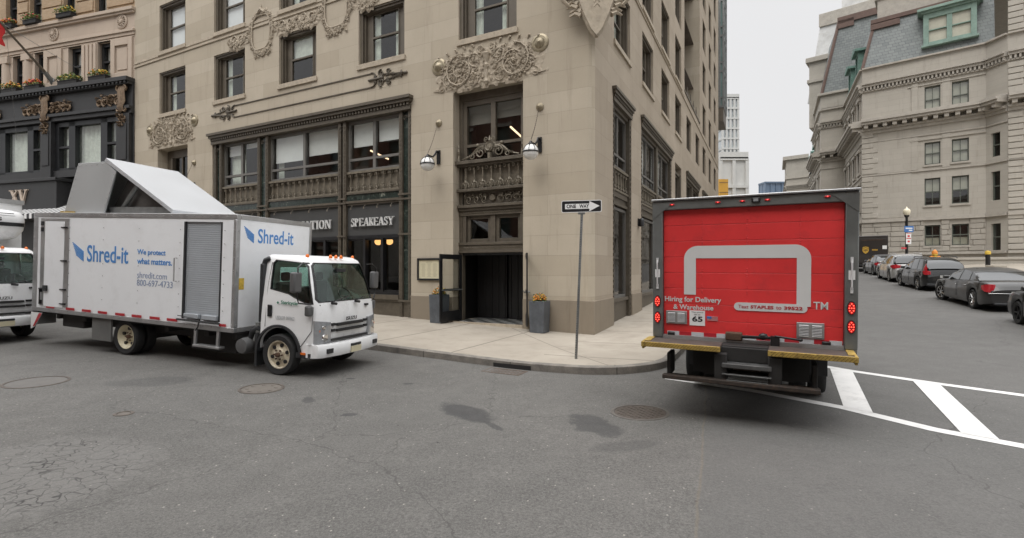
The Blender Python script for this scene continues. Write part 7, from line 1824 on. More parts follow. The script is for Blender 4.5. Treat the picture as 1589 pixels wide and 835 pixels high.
    r0, z1 = pos(1097, 490.5); r1, z0 = pos(1114, 498.5); m = MB(); rb(m, r0, r1, z0, z1, .049, .055); fs = m.build('flag_sticker', 'signwhite', dr); m = MB()
    for k in range(0, 13, 2): z = z0+(z1-z0)*k/13; rb(m, r0, r1, z, z+(z1-z0)/13, .047, .049)
    m.build('red_stripes', 'redtape', fs); m = MB(); rb(m, r0, r0+(r1-r0)*.42, z0+(z1-z0)*.46, z1, .045, .0468); m.build('blue_canton', 'signblue', fs)
    # tape along the sill
    k = 0; r_ = .2
    while r_ < Wd-.2: m = MB(); rb(m, r_, min(r_+.17, Wd-.16), Zb+.0, Zb+.055, .045, .054); m.build('reflective_tape', 'redtape' if k % 2 else 'silvertape', dr); r_ += .172; k += 1
    m = MB(); rb(m, .145, Wd-.145, Zb-.06, Zb, .0, .10); m.build('door_sill', 'alu', fr)
    for u, v in ((1042, 511.5), (1282, 539)):
        r_, z = Q(u, v, .04); m = MB(); rb(m, r_-.05, r_+.05, Zb-.01, Zb+.045, .0, .044); m.build('door_roller', 'black', dr, bevel=.012)
    r_ = Q(1140, 520, .0)[0]; m = MB(); rb(m, r_-.12, r_+.1, Zb-.02, Zb+.10, -.04, .05); m.build('rusty_block', 'rust', dr, bevel=.02)
    m = MB(); m.tube([(-.05, -(r_+.1), Zb+.05), (-.07, -(r_+.45), Zb+.06)], .024, 6); m.blob((-.05, -(r_+.36), Zb+.07), .04, .07, .05); m.tube([(-.06, -(r_+.5), Zb+.085), (-.06, -(r_+.8), Zb+.055)], .016, 6); m.blob((-.06, -(r_+.8), Zb+.055), .025, .035, .025); rb(m, r_+.45, r_+.56, Zb-.08, Zb+.08, -.06, .02); m.build('door_latch', 'black', dr, 60)
    # lamps
    for u in (1043, 1114, 1152, 1191, 1284):
        r_, z = Q(u, 315, -.02); z = hz+.075; m = MB(); rb(m, r_-.035, r_+.035, z-.014, z+.014, -.034, -.018); lm = m.build('marker_lamp', 'redlens', fr, bevel=.01); m = MB(); m.blob((-.036, -r_, z), .004, .010, .007); m.build('led', 'ledlow', lm, 180)
    r_ = Q(1173, 314, -.02)[0]; m = MB(); rb(m, r_-.055, r_+.055, hz+.045, hz+.115, -.045, -.018); cm = m.build('camera_housing', 'black', fr, bevel=.012); m = MB(); rb(m, r_-.03, r_+.03, hz+.06, hz+.10, -.05, -.046); m.build('lens', 'headlamp', cm)
    for a in (.072, Wd-.072):
        for z in (1.39, 1.63):
            m = MB(); n = 16; m.loft([[(-.045+.0*i, -(a+.042*math.cos(2*math.pi*k/n)), z+.08*math.sin(2*math.pi*k/n)) for k in range(n)] for i in range(1)]+[[(-.02, -(a+.042*math.cos(2*math.pi*k/n)), z+.08*math.sin(2*math.pi*k/n)) for k in range(n)]]); lm = m.build('tail_light', 'redlens', fr, 40)
            m = MB(); [m.blob((-.046, -(a+dx), z+dz), .004, .009, .008, nu=6, nv=4) for dx, dz in ((0, .055), (-.02, .032), (.02, .032), (-.025, .0), (0, .0), (.025, .0), (-.02, -.032), (.02, -.032), (0, -.055))]; m.build('led', 'led', lm, 180)
            m = MB(); m.loft([[(x, -(a+.049*math.cos(2*math.pi*k/n)), z+.09*math.sin(2*math.pi*k/n)) for k in range(n)] for x in (-.028, -.021)]); m.build('lamp_rubber', 'black', lm)
        m = MB(); z = 1.85; m.tube([(-.03, -a, z), (-.045, -a, z+.05), (-.045, -a, z+.35), (-.03, -a, z+.4)], .011, 6); rb(m, a-.015, a+.015, z-.03, z+.04, -.04, -.02); rb(m, a-.015, a+.015, z+.36, z+.43, -.04, -.02); m.build('grab_rail', 'alu_pale', fr)
        m = MB(); rb(m, a-.035, a+.035, z+.14, z+.26, -.03, -.02); m.build('instruction_label', 'signwhite', fr)
    # tail lift: two deck wings with chequered yellow edges, steps between them
    e0 = -.42; zd = Zb-.05
    cuts = ((-.07, .98), (1.56, Wd-.04))
    for (a, b) in cuts:
        m = MB(); rb(m, a, b, zd-.05, zd, e0, .0); dk = m.build('lift_deck', 'deck', rt, bevel=.008)
        m = MB(); rb(m, a-.004, b+.004, zd-.066, zd+.004, e0-.03, e0-.001); rb(m, a if a < .5 else b-.03, a+.03 if a < .5 else b, zd-.10, zd+.008, e0, -.05); m.build('yellow_edge', 'yellow', dk, bevel=.004)
        m = MB()
        k = a+.03
        while k < b-.03:
            for q in range(3): z = zd-.06+.021*q; kk = k+(q % 2)*.02; m.tube([(e0-.031, -kk, z), (e0-.034, -(kk+.009), z+.009), (e0-.031, -(kk+.018), z+.018)], .0035, 4)
            k += .042
        m.build('tread_pattern', 'yellow_dk', dk)
    m = MB()
    for a in (-.055, Wd-.13): rb(m, a, a+.085, zd-.0, zd+.01, -.35, .0)
    m.build('yellow_corner', 'yellow', rt)
    m = MB(); rb(m, .95, 1.59, zd-.22, zd-.02, -.25, .1); rb(m, .98, 1.56, zd-.06, zd, -.22, .1)
    for a in (.90, 1.56): rb(m, a, a+.16, .60, zd-.1, -.36, -.1)
    rb(m, .24, .30, .58, .9, -.2, .1); rb(m, Wd-.5, Wd-.44, .58, .9, -.2, .1); m.build('lift_frame', 'chassis', rt, bevel=.012)
    m = MB(); rb(m, 1.0, 1.60, .80, .86, -.40, -.1); rb(m, 1.0, 1.6, .70, .72, -.40, -.12); m.build('step', 'stepgrey', rt, bevel=.008)
    m = MB(); rb(m, .22, Wd-.42, .575, .635, -.44, -.34); rb(m, .22, Wd-.42, .57, .59, -.34, -.1)
    bu = m.build('underrun_bar', 'rustdark', rt, bevel=.01)
    m = MB()
    for k in range(4): rb(m, 1.06, 1.56, .64+.01*k, .645+.01*k, -.43+.06*k, -.41+.06*k)
    m.build('tread', 'galv', bu)
    m = MB(); rb(m, 1.12, 1.46, .64, .78, -.12, -.10); m.build('number_plate', 'parch_dim', rt)
    for a in (.30, Wd-.72): m = MB(); rb(m, a, a+.5, .40, .98, 1.42, 1.45); m.build('mud_flap', 'plastic', rt)
    for a in (.34, Wd-.62): m = MB(); n = 12; pts = [(1.412, -(a+.16+.13*math.cos(2*math.pi*k/n)), .93+.03*math.sin(2*math.pi*k/n)) for k in range(n)]; m.loft([pts, [(1.419, y, z) for _, y, z in pts]]); m.build('maker_plate', 'parch_dim', rt)
    m = MB(); rb(m, .7, .85, .55, 1.0, .2, 7.0); rb(m, Wd-.85, Wd-.7, .55, 1.0, .2, 7.0); rb(m, .2, Wd-.2, .92, 1.02, .15, ln); rb(m, .5, Wd-.5, .5, .9, .5, .9); m.build('chassis', 'chassis', rt)
    for y, s in ((-.34, 1), (-.62, 1), (-Wd+.34, -1), (-Wd+.62, -1)): wheel(rt, 2.0, y, .45, .45, .24, s, 'cream', dual=True)
    make_cab(rt, ox=6.1, oy=-Wd+.2, badge=False)
    for y, s in ((-.4, 1), (-Wd+.4, -1)): wheel(rt, 6.2, y, .45, .45, .24, s, 'cream')
    return rt
M['rustdark'] = pm('dark_rusted_bar', (.038, .028, .022), .75, .2, var=.4, scale=6, dirt=(.11, .06, .035), dirt_amt=.7); M['stepgrey'] = pm('worn_grey_step', (.10, .10, .098), .5, .4, var=.3, scale=6); M['alu_pale'] = pm('pale_aluminium', (.60, .60, .60), .5, .2, var=.05); M['yellow_dk'] = pm('dark_tread', (.16, .10, .02), .7, var=.3); M['parch_dim'] = pm('dim_plate', (.22, .20, .18), .6, var=.2)
red_truck()

# ------------------------------------------------------------ parked cars
def interp(tab, x):
    if x <= tab[0][0]: return tab[0][1]
    for (a, b), (c, d) in zip(tab, tab[1:]):
        if x <= c: t = (x-a)/(c-a) if c > a else 0; return b+(d-b)*t
    return tab[-1][1]
def smooth_interp(tab, x, w=.10): return sum(interp(tab, x+w*k/3) for k in (-3, -2, -1, 0, 1, 2, 3))/7
def car(name, label, wr, wf, kind, paint, group, rim='chrome', steer=0.):
    """wr, wf: ground points of the near (left hand) rear and front wheels; local x runs forwards, y to the left"""
    d = wf-wr; wb0 = Vector((d.x, d.y)).length
    P = {'sedan': dict(L=5.0, W=1.9, H=1.47, ro=1.08, wb=3.05, r=.36,
             deck=[(0, .70), (.03, .86), (.12, .99), (.3, 1.04), (.9, 1.06), (1.5, 1.05), (2.9, .99), (3.6, .95), (4.4, .90), (4.8, .80), (4.96, .66), (5.0, .55)],
             roof=[(.62, 1.03), (1.05, 1.22), (1.5, 1.38), (2.0, 1.455), (2.5, 1.47), (2.95, 1.41), (3.4, 1.20), (3.75, .97)], pil=(.95, 1.55, 2.42, 3.55)),
         'suv': dict(L=4.55, W=1.84, H=1.68, ro=.92, wb=2.66, r=.345,
             deck=[(0, .62), (.02, .8), (.05, 1.0), (.12, 1.10), (1.5, 1.08), (2.9, 1.04), (3.3, 1.02), (4.0, .96), (4.35, .84), (4.5, .68), (4.55, .55)],
             roof=[(.06, 1.08), (.18, 1.32), (.42, 1.53), (.8, 1.63), (1.5, 1.68), (2.1, 1.66), (2.6, 1.56), (3.0, 1.33), (3.4, 1.02)], pil=(.5, 1.25, 2.1, 3.1)),
         'wagon': dict(L=4.82, W=1.94, H=1.74, ro=.95, wb=2.92, r=.38,
             deck=[(0, .66), (.02, .9), (.06, 1.08), (.14, 1.15), (1.5, 1.14), (3.0, 1.10), (3.4, 1.08), (4.3, 1.03), (4.7, .92), (4.8, .72), (4.82, .58)],
             roof=[(.10, 1.14), (.24, 1.42), (.45, 1.63), (.8, 1.72), (1.5, 1.74), (2.2, 1.71), (2.7, 1.60), (3.05, 1.38), (3.45, 1.09)], pil=(.62, 1.35, 2.25, 3.15)),
         'hatch': dict(L=4.5, W=1.8, H=1.56, ro=.9, wb=2.65, r=.335,
             deck=[(0, .62), (.03, .85), (.1, 1.0), (.5, 1.02), (1.5, 1.0), (2.9, .97), (3.4, .94), (4.1, .86), (4.4, .72), (4.5, .55)],
             roof=[(.12, 1.0), (.35, 1.25), (.8, 1.46), (1.4, 1.56), (2.0, 1.54), (2.5, 1.42), (3.0, 1.17), (3.35, .95)], pil=(.7, 1.4, 2.1, 3.05))}[kind]
    sx = wb0/P['wb']; sx = min(sx, 1.13)
    ay = P['W']/2-.12
    hd = Vector((d.x, d.y, 0)).normalized(); lf = Vector((-hd.y, hd.x, 0))
    pitch = -math.atan2(wf.z-wr.z, wb0)
    ctr = wr-hd*P['ro']*sx-lf*ay
    rt = thing(name, label, 'car', (ctr.x, ctr.y, wr.z-math.tan(-pitch)*P['ro']*sx), (0, pitch, math.atan2(hd.y, hd.x)), group)
    L_, Wd, r, x1, x2 = P['L'], P['W'], P['r'], P['ro'], P['ro']+P['wb']; ra = r*1.17
    xs = sorted(set([round(q, 4) for q in frange(0, L_, 44)]+[round(c+ra*math.cos(t), 4) for c in (x1, x2) for t in frange(0, math.pi, 14)]+[.02, .05, L_-.02, L_-.05]))
    def hw(x): t = abs(2*x/L_-1); return Wd/2*(1-.045*t**4-.14*max(0, (t-.86)/.14)**2)
    def zb(x):
        sill = .22+.10*max(0, (abs(2*x/L_-1)-.8)/.2)
        for c in (x1, x2):
            if abs(x-c) < ra-1e-4: return max(sill, r+math.sqrt(ra*ra-(x-c)**2))
        return sill
    rows = []
    for x in xs:
        w = hw(x); b = zb(x); t = smooth_interp(P['deck'], x, .06); b = min(b, t-.12); h = t-b
        half = [(w*.95, b), (w*.985, b+h*.12), (w*1.0, b+h*.38), (w*1.0, b+h*.6), (w*.985, b+h*.64), (w*.97, b+h*.82), (w*.93, t-.035*min(1, h/.5)), (w*.86, t), (w*.5, t+.028), (0, t+.035)]
        rows.append([(x*sx, y, z) for y, z in half]+[(x*sx, -y, z) for y, z in half[-2::-1]])
    m = MB(); m.grid(rows)
    n = len(rows[0]); 
    m.quad(*[rows[0][k] for k in range(n)]) if 0 else m.face([m.p(*q) for q in rows[0]]); m.face([m.p(*q) for q in rows[-1]])
    body = m.build('body', paint, rt, 38, recalc=True)
    m = MB(); m.box(.25*sx, (L_-.25)*sx, -Wd/2+.30, Wd/2-.30, .2, .8); m.box((x1+ra)*sx+.02, (x2-ra)*sx-.02, -Wd/2+.07, Wd/2-.07, .20, .7); m.build('underbody', 'chassis', rt)
    # greenhouse
    g0, g1 = P['roof'][0][0], P['roof'][-1][0]; gx = frange(g0, g1, 34); rows = []; zr = lambda x: smooth_interp(P['roof'], x, .12)
    def belt(x): return smooth_interp(P['deck'], x, .06)-.01
    def sec(x, o=0.):
        z = max(zr(x), belt(x)+.012); b = belt(x); wb_ = hw(x)*.90+o; k = min(1, (z-b)/.45); wt = hw(x)*(.90-.17*k)+o
        return [(wb_, b), (wb_+(wt-wb_)*.5, b+(z-b)*.5), (wt+.01, b+(z-b)*.86), (wt-.05, z-.02*k+o), (wt*.5, z+.012*k+o), (0, z+.018*k+o)]
    for x in gx: h = sec(x); rows.append([(x*sx, y, z) for y, z in h]+[(x*sx, -y, z) for y, z in h[-2::-1]])
    m = MB(); m.grid(rows); m.build('windows', 'carglass', rt, 40)
    top = max(P['roof'], key=lambda q: q[1])[1]
    rx = [x for x in frange(g0, g1, 60) if zr(x) > top-.13]; rx = frange(rx[0], rx[-1], 20); rows = []
    for x in rx: h = sec(x, .006)[2:]; rows.append([(x*sx, y, z) for y, z in h]+[(x*sx, -y, z) for y, z in h[-2::-1]])
    m = MB(); m.grid(rows); roof = m.build('roof', paint, rt, 50)
    m = MB()
    for i, px_ in enumerate(P['pil']):
        lean = (.28, .06, -.02, -.42)[i] if kind != 'suv' or i else .3
        wd = (.30 if kind in ('sedan', 'suv') else .16, .05, .05, .07)[i]
        for sg in (-1, 1):
            q = []
            for e in (-wd/2, wd/2):
                col = []
                for t in (0, .5, .86, 1.):
                    x = px_+e-lean*.5+lean*t; x = min(max(x, g0+.03), g1-.03); s_ = sec(x, .008); y, z = s_[0] if t == 0 else s_[1] if t == .5 else s_[2] if t == .86 else s_[3]; col.append((x*sx, sg*y, z))
                q.append(col)
            m.grid(q)
    m.build('pillar', paint, rt, 60)
    # lights, bumper, plate, mirrors, handles
    for sg in (-1, 1):
        m = MB(); y = lambda k: sg*k
        if kind == 'sedan': pts = [(.02, .70, .72, .98), (.06, .82, .70, .99), (.16, .90, .72, .97), (.36, .925, .80, .93)]
        elif kind == 'suv': pts = [(.0, .66, .86, 1.0), (.04, .80, .84, 1.06), (.12, .875, .86, 1.06), (.20, .885, .92, 1.05)]
        elif kind == 'wagon': pts = [(.0, .55, .93, 1.08), (.03, .80, .88, 1.12), (.12, .92, .88, 1.10), (.45, .965, .96, 1.06)]
        else: pts = [(.02, .60, .78, .95), (.06, .78, .76, .98), (.16, .865, .78, .98), (.35, .895, .84, .94)]
        tw = lambda w, z: w*(1-max(0, z-1.1)*.34)
        m.loft([[(x*sx-.006, sg*(w*1.005+.004), z0), (x*sx-.006+max(0, z1-1.1)*.3, sg*(tw(w, z1)*1.005+.004), z1), (x*sx+.05+max(0, z1-1.1)*.3, sg*(tw(w, z1)-.05), z1), (x*sx+.05, sg*(w-.05), z0)] for x, w, z0, z1 in pts]); 
        if kind == 'suv': m.grid([[(x*sx, sg*y, z) for y, z in sec(x, .012)[:3]] for x in frange(g0+.05, g0+.30, 4)])
        m.build('tail_light', 'redlens_car', rt, 50)
        m = MB(); m.loft([[((L_-x)*sx+.006, sg*w, z0), ((L_-x)*sx+.006, sg*w, z1), ((L_-x)*sx-.06, sg*(w-.05), z1), ((L_-x)*sx-.06, sg*(w-.05), z0)] for x, w, z0, z1 in ((.08, .6, .66, .76), (.16, .76, .66, .80), (.36, .88, .70, .84))]); m.build('headlight', 'headlamp', rt, 50)
        m = MB(); x = P['pil'][3]-.12; yy = hw(x)*.9+.02; m.box((x-.07)*sx, (x+.09)*sx, min(sg*yy, sg*(yy+.17)), max(sg*yy, sg*(yy+.17)), belt(x)+.02, belt(x)+.15); m.build('wing_mirror', paint, rt, bevel=.03)
        for px_ in (P['pil'][1]+.12, P['pil'][2]+.12): m = MB(); yy = hw(px_)*.985; m.box((px_-.1)*sx, (px_+.1)*sx, min(sg*yy, sg*(yy+.03)), max(sg*yy, sg*(yy+.03)), belt(px_)-.2, belt(px_)-.165); m.build('door_handle', 'chrome' if kind != 'suv' else paint, rt, bevel=.01)
        m = MB()
        for px_ in (P['pil'][2], P['pil'][3]+.1, P['pil'][1]-.35): m.tube([(px_*sx, sg*(hw(px_)*1.0), .36), (px_*sx, sg*(hw(px_)*1.001), .72), (px_*sx, sg*(hw(px_)*.97+.002), belt(px_)-.05)], .005, 4)
        m.build('door_seam', 'black', rt)
    m = MB(); m.box(-.03, .12, -.78, .78, .28, .40) if kind != 'sedan' else m.box(-.02, .1, -.7, .7, .26, .34); m.build('bumper_trim', 'plastic', rt, bevel=.02)
    m = MB(); m.box(-.025, .05, -.26, .26, .70 if kind != 'sedan' else .62, .82 if kind != 'sedan' else .74); m.build('number_plate', 'plate', rt)
    if kind == 'sedan': m = MB(); m.box(-.028, .03, -.86, .86, .655, .68); m.build('chrome_strip', 'chrome', rt, bevel=.006)
    if kind in ('suv', 'wagon'):
        for sg in (-1, 1): m = MB(); m.tube([(.6*sx, sg*.62, top-.02), (.75*sx, sg*.62, top+.05), (1.5*sx, sg*.63, top+.065), (2.2*sx, sg*.62, top+.04), (2.35*sx, sg*.62, top-.04)], .02, 6); m.build('roof_rail', 'plastic' if kind == 'suv' else 'alu', rt, 60)
    for cx, st in ((x1, 0), (x2, steer)):
        for sg in (-1, 1): wheel(rt, cx*sx, sg*ay, r, r, .22, sg, rim, spokes=7 if kind == 'sedan' else 5, steer=st, style='alloy')
    m = MB(); m.box((g0+.3)*sx, (g1-.3)*sx, -.55, .55, .8, .95); m.build('cabin_floor', 'seat', rt)
    return rt
M['carglass'] = pm('dark_car_glass', (.014, .017, .018), .05, var=.1, spec=.6, coat=.2)
M['redlens_car'] = pm('car_tail_lens', (.50, .018, .03), .12, var=.15, coat=.6)
M['plate'] = pm('plate_white', (.42, .42, .40), .5)
M['paint_grey'] = pm('dark_grey_paint', (.032, .031, .030), .34, .1, var=.06, coat=.35); M['paint_black'] = pm('black_car_paint', (.009, .0095, .010), .30, .1, var=.06, coat=.35)
M['paint_silver'] = pm('silver_paint', (.42, .42, .41), .32, .25, var=.05, coat=.8); M['paint_slate'] = pm('slate_paint', (.05, .052, .058), .34, .1, var=.06, coat=.35); M['paint_night'] = pm('soft_black_paint', (.014, .014, .015), .36, .1, var=.06, coat=.3)
GC = 'cars parked along the side street kerb'
G = ground_at
car('parked_car', 'dark grey sedan with wide red tail lights, second from the right edge', G(1513, 479), G(1463, 465), 'sedan', 'paint_grey', GC, 'chrome', R(14))
car('parked_car', 'black crossover with tall upright tail lights beside its rear window', G(1426.4, 450), G(1397.5, 443), 'suv', 'paint_black', GC, 'chrome')
car('parked_car', 'silver off-road wagon with pale roof rails', G(1381.7, 437), G(1364, 431.7), 'wagon', 'paint_silver', GC, 'chrome')
car('parked_car', 'small slate grey car farthest up the street, by the brown van', G(1356.6, 427), G(1343.5, 424.3), 'hatch', 'paint_slate', GC, 'galv')
wf = G(1585, 503); hd = Vector((E2.x, E2.y, 0)); wr = wf-hd*2.7; wr.z = gz(wr.x, wr.y)
car('parked_car', 'black car with black wheels cut by the right edge of the picture', wr, wf, 'suv', 'paint_night', GC, 'black')

def brown_van():
    Yv = 42.0; pr = Vector(((1378-CX)/F_PX*Yv, Yv, 0)); hd = Vector((E2.x, E2.y, 0)); lf = Vector((E1.x, E1.y, 0)); pl = pr+lf*2.35
    z0 = gz(pl.x, pl.y)
    rt = thing('delivery_van', 'tall dark brown parcel van parked at the head of the row of cars', 'van', (pl.x, pl.y, z0+.05), (0, R(-2.4), math.atan2(hd.y, hd.x)))
    m = MB(); m.box(0, 5.6, -2.35, 0, .62, 3.05); bd = m.build('body', 'brownvan', rt, bevel=.05)
    m = MB(); m.box(-.02, 0, -2.2, -.15, .75, 2.8); dr = m.build('rear_door', 'brownvan', bd, bevel=.015)
    m = MB(); m.box(-.045, -.02, -2.0, -.5, 2.66, 2.70); m.box(-.045, -.02, -.16, -.11, .8, 2.7); m.build('door_rail', 'rust', dr)
    sh = [(-.22, .22), (-.18, .27), (0, .31), (.18, .27), (.22, .22), (.22, -.06), (.14, -.2), (0, -.30), (-.14, -.2), (-.22, -.06)]
    strokes([sh], 'shield_emblem', 'gold', dr, (-.021, -.78, 1.82), (0, -1, 0), (0, 0, 1), .006)
    lettering('ups', 'lettering', 'brownvan', dr, (-.028, -.78+.14, 1.70), (0, -1, 0), (0, 0, 1), w=.28, h=.2, bold=.02, depth=.004)
    strokes([[(-.21, .15), (0, .245), (.21, .15), (.21, .125), (0, .215), (-.21, .125)]], 'emblem_band', 'brownvan', dr, (-.028, -.78, 1.82), (0, -1, 0), (0, 0, 1), .004)
    m = MB(); 
    for k in range(8): m.box(-.026, -.021, -1.62+k*.05, -1.585+k*.05, 1.78, 1.9)
    m.build('gold_print', 'gold', dr)
    m = MB(); m.box(-.024, -.0, -2.25, -1.95, 1.9, 2.2); m.build('notice', 'signwhite', bd)
    for y in (-2.25, -.1):
        m = MB(); m.box(-.03, .0, y-.05, y+.05, 1.0, 1.2); m.build('tail_light', 'redlens', bd)
    m = MB(); m.box(-.25, .05, -2.3, -.05, .5, .62); m.build('rear_bumper', 'chassis', rt); m = MB(); m.box(.3, 5.4, -2.0, -.35, .35, .62); m.build('chassis', 'chassis', rt)
    m = MB(); m.loft([[(5.6, -2.3, .6), (5.6, -.05, .6), (5.6, -.05, 2.9), (5.6, -2.3, 2.9)], [(6.0, -2.2, .6), (6.0, -.15, .6), (5.75, -.15, 2.7), (5.75, -2.2, 2.7)], [(6.6, -2.1, .6), (6.6, -.25, .6), (6.3, -.25, 1.3), (6.3, -2.1, 1.3)]]); m.build('bonnet', 'brownvan', bd)
    for x in (1.2, 5.4):
        for y, s in ((-.3, 1), (-2.05, -1)): wheel(rt, x, y, .4, .4, .24, s, 'blackmat')
brown_van()

# ------------------------------------------------------------ street furniture
q = ground_at(893, 557, .165)
rt = thing('one_way_sign', 'black and white one way arrow sign on a leaning grey post', 'sign', tuple(q), (0, 0, R(-12)))
def at_depth(u, v, Y): return Vector(((u-CX)/F_PX*Y, Y, CAM_H+(CY-v)/F_PX*Y))
inv = Matrix.Rotation(R(12), 3, 'Z')
top = inv@(at_depth(903, 329, q.y)-q); sgc = inv@(at_depth(902.3, 320.5, q.y)-q)
m = MB(); m.tube([(0, 0, -.3), (top.x, top.y, top.z)], .030, 4); 
for k in range(40): t = .08+k*.023; p = top*t; m.box(p.x-.0075, p.x+.0075, p.y-.0345, p.y-.031, p.z-.013, p.z+.013) if k % 2 == 0 and 0 else None
post = m.build('post', 'galv', rt)
m = MB()
for k in range(58): t = .03+k*.0163; p = top*t; m.lathe([(.010, -.0295), (.010, -.026)], (p.x, p.y, p.z), 'y', 6)
m.build('post_hole', 'black', post)
w_, h_ = .455, .137
def rr(w, h, r, n=5): return [(sx*(w-r)+r*math.cos(a+math.pi/2*k/n), sy*(h-r)+r*math.sin(a+math.pi/2*k/n)) for sx, sy, a in ((1, 1, 0), (-1, 1, math.pi/2), (-1, -1, math.pi), (1, -1, 1.5*math.pi)) for k in range(n+1)]
o0 = Vector((sgc.x, sgc.y-.03, sgc.z))
pn = strokes([rr(w_, h_, .035)], 'sign_panel', 'signwhite', rt, o0, (1, 0, 0), (0, 0, 1), .006)
strokes([rr(w_-.014, h_-.014, .028)], 'black_field', 'signblack', pn, o0+Vector((0, -.006, 0)), (1, 0, 0), (0, 0, 1), .002)
strokes([[(-.37, -.058), (.18, -.058), (.18, -.115), (.41, 0), (.18, .115), (.18, .058), (-.37, .058)]], 'arrow', 'signwhite', pn, o0+Vector((0, -.0085, 0)), (1, 0, 0), (0, 0, 1), .002)
lettering('ONE', 'lettering', 'signblack', pn, o0+Vector((-.335, -.011, -.038)), (1, 0, 0), (0, 0, 1), w=.215, h=.084, bold=.03, depth=.002); lettering('WAY', 'lettering', 'signblack', pn, o0+Vector((-.045, -.011, -.038)), (1, 0, 0), (0, 0, 1), w=.22, h=.084, bold=.03, depth=.002)
m = MB(); m.box(o0.x-.08, o0.x+.08, o0.y+.006, o0.y+.05, o0.z-h_-.045, o0.z-h_+.03); m.build('bracket', 'galv', rt, bevel=.006)

def planter(label, fl_label, u, v, cols, seed):
    q = ground_at(u, v, .165); rr_ = random.Random(seed); q = q+Vector((0, .25, 0)); q.z = gz(q.x, q.y)+.165
    rt = thing('planter', label, 'planter', tuple(q), (0, 0, math.atan2(BX.y, BX.x)), 'tall square planters beside the entrance')
    a, b, h = .235, .262, 1.0
    m = MB(); m.loft([[(sx*w, sy*w, z) for sx, sy in ((1, 1), (-1, 1), (-1, -1), (1, -1))] for w, z in ((a, 0), (b, h), (b-.035, h), (b-.05, h-.12))], cap=False); m.face([0, 1, 2, 3]); m.build('pot', 'slateblue', rt, bevel=.008)
    m = MB(); m.box(-b+.045, b-.045, -b+.045, b-.045, h-.13, h-.09); m.build('soil', 'rust', rt)
    f = thing('potted_flowers', fl_label, 'flowers', (q.x, q.y, q.z+h-.1), (0, 0, 0), 'flowers in the tall planters')
    foliage(f, rr_, .21, .19, .0, .36, cols, 460, .055, .40, .023)
planter('slate blue planter right of the open entrance doors', 'bushy orange and yellow flowers in the planter right of the doors', 838, 517.5, ['fl_or', 'fl_ye', 'fl_or'], 3)
planter('slate blue planter left of the open entrance doors', 'cream and orange flowers in the planter left of the doors', 680, 502, ['fl_wh', 'fl_or', 'fl_ye'], 4)

def lamp_post():
    Y = 34.; x = (1407-CX)/F_PX*Y; z0 = gz(x, Y)
    rt = thing('street_lamp', 'black street lamp with a pale globe carrying a blue sign and red white signs', 'lamp', (x, Y, z0))
    zt = CAM_H+(CY-334)/F_PX*Y-z0
    m = MB(); m.lathe([(.2, 0), (.2, .3), (.12, .5), (.09, 1.0), (.075, zt-.15), (.14, zt-.08), (.16, zt)], n=14); m.build('post', 'black', rt, 50)
    m = MB(); m.lathe([(.14, zt), (.21, zt+.15), (.22, zt+.3), (.14, zt+.42), (.06, zt+.46), (.03, zt+.56), (.005, zt+.6)], n=16); m.build('globe', 'glow', rt, 60)
    def plate(u0, v0, u1, v1, mat, name):
        x0, x1 = (u0-CX)/F_PX*Y-x, (u1-CX)/F_PX*Y-x; a, b = CAM_H+(CY-v1)/F_PX*Y-z0, CAM_H+(CY-v0)/F_PX*Y-z0; m = MB(); m.box(x0, x1, -.14, -.12, a, b); return m.build(name, mat, rt), x0, x1, a, b
    o, x0, x1, a, b = plate(1401, 351, 1415, 360.5, 'signblue', 'blue_sign')
    m = MB(); m.box(x0+.08, x1-.08, -.143, -.141, a+.22, a+.3); m.box(x0+.3, x1-.08, -.143, -.141, a+.08, a+.16); m.build('sign_lines', 'signwhite', o)
    o, x0, x1, a, b = plate(1403.5, 361.5, 1411.5, 379, 'signwhite', 'parking_sign')
    m = MB(); m.box(x0+.02, x1-.02, -.143, -.141, b-.06, b-.02); m.box(x0+.02, x1-.02, -.143, -.141, (a+b)/2-.03, (a+b)/2+.03); m.box(x0+.1, x1-.1, -.143, -.141, b-.3, b-.16); m.box(x0+.1, x1-.1, -.143, -.141, a+.12, a+.24); m.build('sign_lines', 'signred', o)
    o, x0, x1, a, b = plate(1396, 384, 1404, 386.5, 'signred', 'red_plate')
lamp_post()
def bollard(u, vt, Y, label):
    x = (u-CX)/F_PX*Y; z0 = gz(x, Y)+.13; zt = CAM_H+(CY-vt)/F_PX*Y-z0
    rt = thing('bollard', label, 'bollard', (x, Y, z0)); m = MB(); m.lathe([(.13, 0), (.13, zt-.3), (.14, zt-.25)], n=14); m.build('post', 'black', rt, 50); m = MB(); m.lathe([(.15, zt-.25), (.16, zt-.12), (.12, zt-.02), (.02, zt)], n=14); m.build('cap', 'fl_ye', rt, 50)
bollard(1533, 389, 33, 'black bollard with a yellow cap in front of the granite courthouse')
Y = 31.5; x = (1546-CX)/F_PX*Y
rt = tag((lambda m: (m.box(x-.42, x+.42, Y-.3, Y+.3, gz(x, Y), CAM_H+(CY-411.5)/F_PX*Y), m.build('stone_block', 'stoneblock', None, bevel=.03))[1])(MB()), 'low stone block beside the yellow capped bollard', 'block')
Y = 30.; x = (1450.5-CX)/F_PX*Y; z0 = gz(x, Y)+.0; zt = CAM_H+(CY-387.5)/F_PX*Y
rt = thing('fire_hydrant', 'yellow and orange hydrant showing above the black crossover', 'hydrant', (x, Y, z0)); h = zt-z0
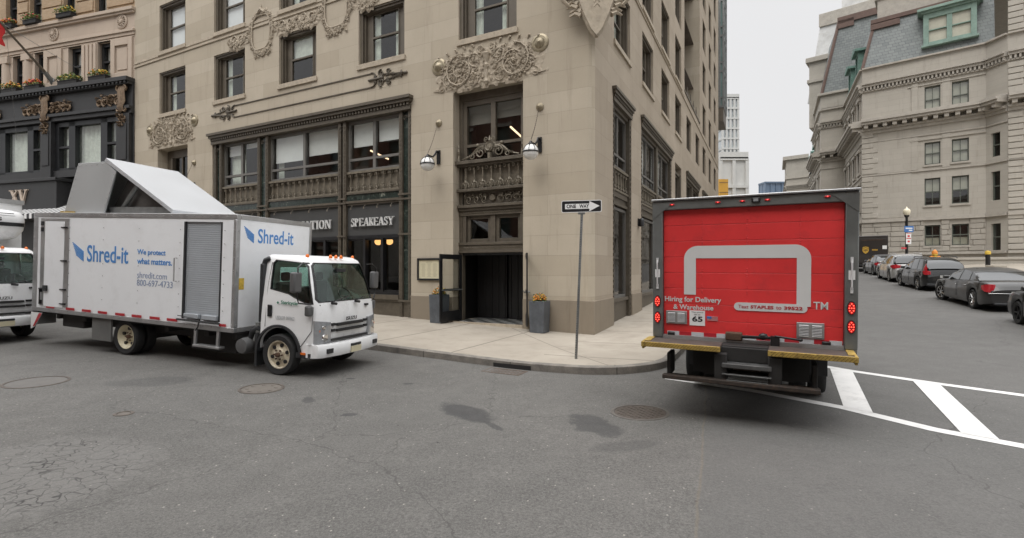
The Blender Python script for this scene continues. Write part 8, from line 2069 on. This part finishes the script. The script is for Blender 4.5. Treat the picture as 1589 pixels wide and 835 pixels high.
m = MB(); m.lathe([(.16, 0), (.16, .1), (.12, .14), (.11, h-.35), (.15, h-.32), (.15, h-.26)], n=14); m.build('barrel', 'fl_ye', rt, 50); m = MB(); m.lathe([(.15, h-.255), (.14, h-.12), (.07, h-.03), (.03, h)], n=14); m.build('cap', 'fl_or', rt, 50); m = MB(); m.lathe([(.07, -.3), (.07, .3)], (0, 0, h-.45), 'x', 10); m.build('outlet', 'fl_or', rt, 50)

# ------------------------------------------------------------ tidy: one piece, one mesh; three levels at most
def islands(me):
    par = list(range(len(me.vertices)))
    def find(i):
        while par[i] != i: par[i] = par[par[i]]; i = par[i]
        return i
    for e in me.edges:
        a, b = find(e.vertices[0]), find(e.vertices[1])
        if a != b: par[a] = b
    out = {}
    for i in range(len(par)): out.setdefault(find(i), []).append(i)
    return list(out.values())
KEEP = {'blossom', 'foliage', 'kerb_joints', 'panel_joint', 'post_hole', 'rim_hole', 'rivets', 'print', 'sign_lines', 'led', 'tread_pattern', 'lettering', 'door_lettering', 'bars'}
def split_pieces(o):
    me = o.data; isl = islands(me); n = len(isl)
    if n < 2 or n > 900: return
    bx = []
    for ids in isl:
        cs = [me.vertices[i].co for i in ids]
        bx.append(([min(c[k] for c in cs) for k in range(3)], [max(c[k] for c in cs) for k in range(3)]))
    sz = [max(h[k]-l[k] for k in range(3)) for l, h in bx]; par = list(range(n))
    def find(i):
        while par[i] != i: par[i] = par[par[i]]; i = par[i]
        return i
    for i in range(n):
        for j in range(i+1, n):
            g = math.sqrt(sum(max(0, bx[i][0][k]-bx[j][1][k], bx[j][0][k]-bx[i][1][k])**2 for k in range(3)))
            if g <= max(.02, .5*max(sz[i], sz[j])): par[find(i)] = find(j)
    cl = {}
    for i in range(n): cl.setdefault(find(i), set()).update(isl[i])
    if len(cl) < 2: return
    groups = list(cl.values())
    for gi, g in enumerate(groups):
        bm = bmesh.new(); bm.from_mesh(me); bm.verts.ensure_lookup_table()
        bmesh.ops.delete(bm, geom=[v for v in bm.verts if v.index not in g], context='VERTS')
        nm = me.copy(); bm.to_mesh(nm); bm.free()
        if gi < len(groups)-1: c = o.copy(); c.data = nm; COL.objects.link(c)
        else: o.data = nm
for o in [q for q in bpy.data.objects if q.type == 'MESH' and q.get('kind') is None and q.name.split('.')[0] not in KEEP]: split_pieces(o)
bpy.context.view_layer.update()
for _ in range(3):
    for o in list(bpy.data.objects):
        if o.parent and o.parent.parent and o.parent.parent.parent:
            p = o.parent; loc = p.matrix_basis@o.matrix_basis; o.parent = p.parent; o.matrix_basis = loc
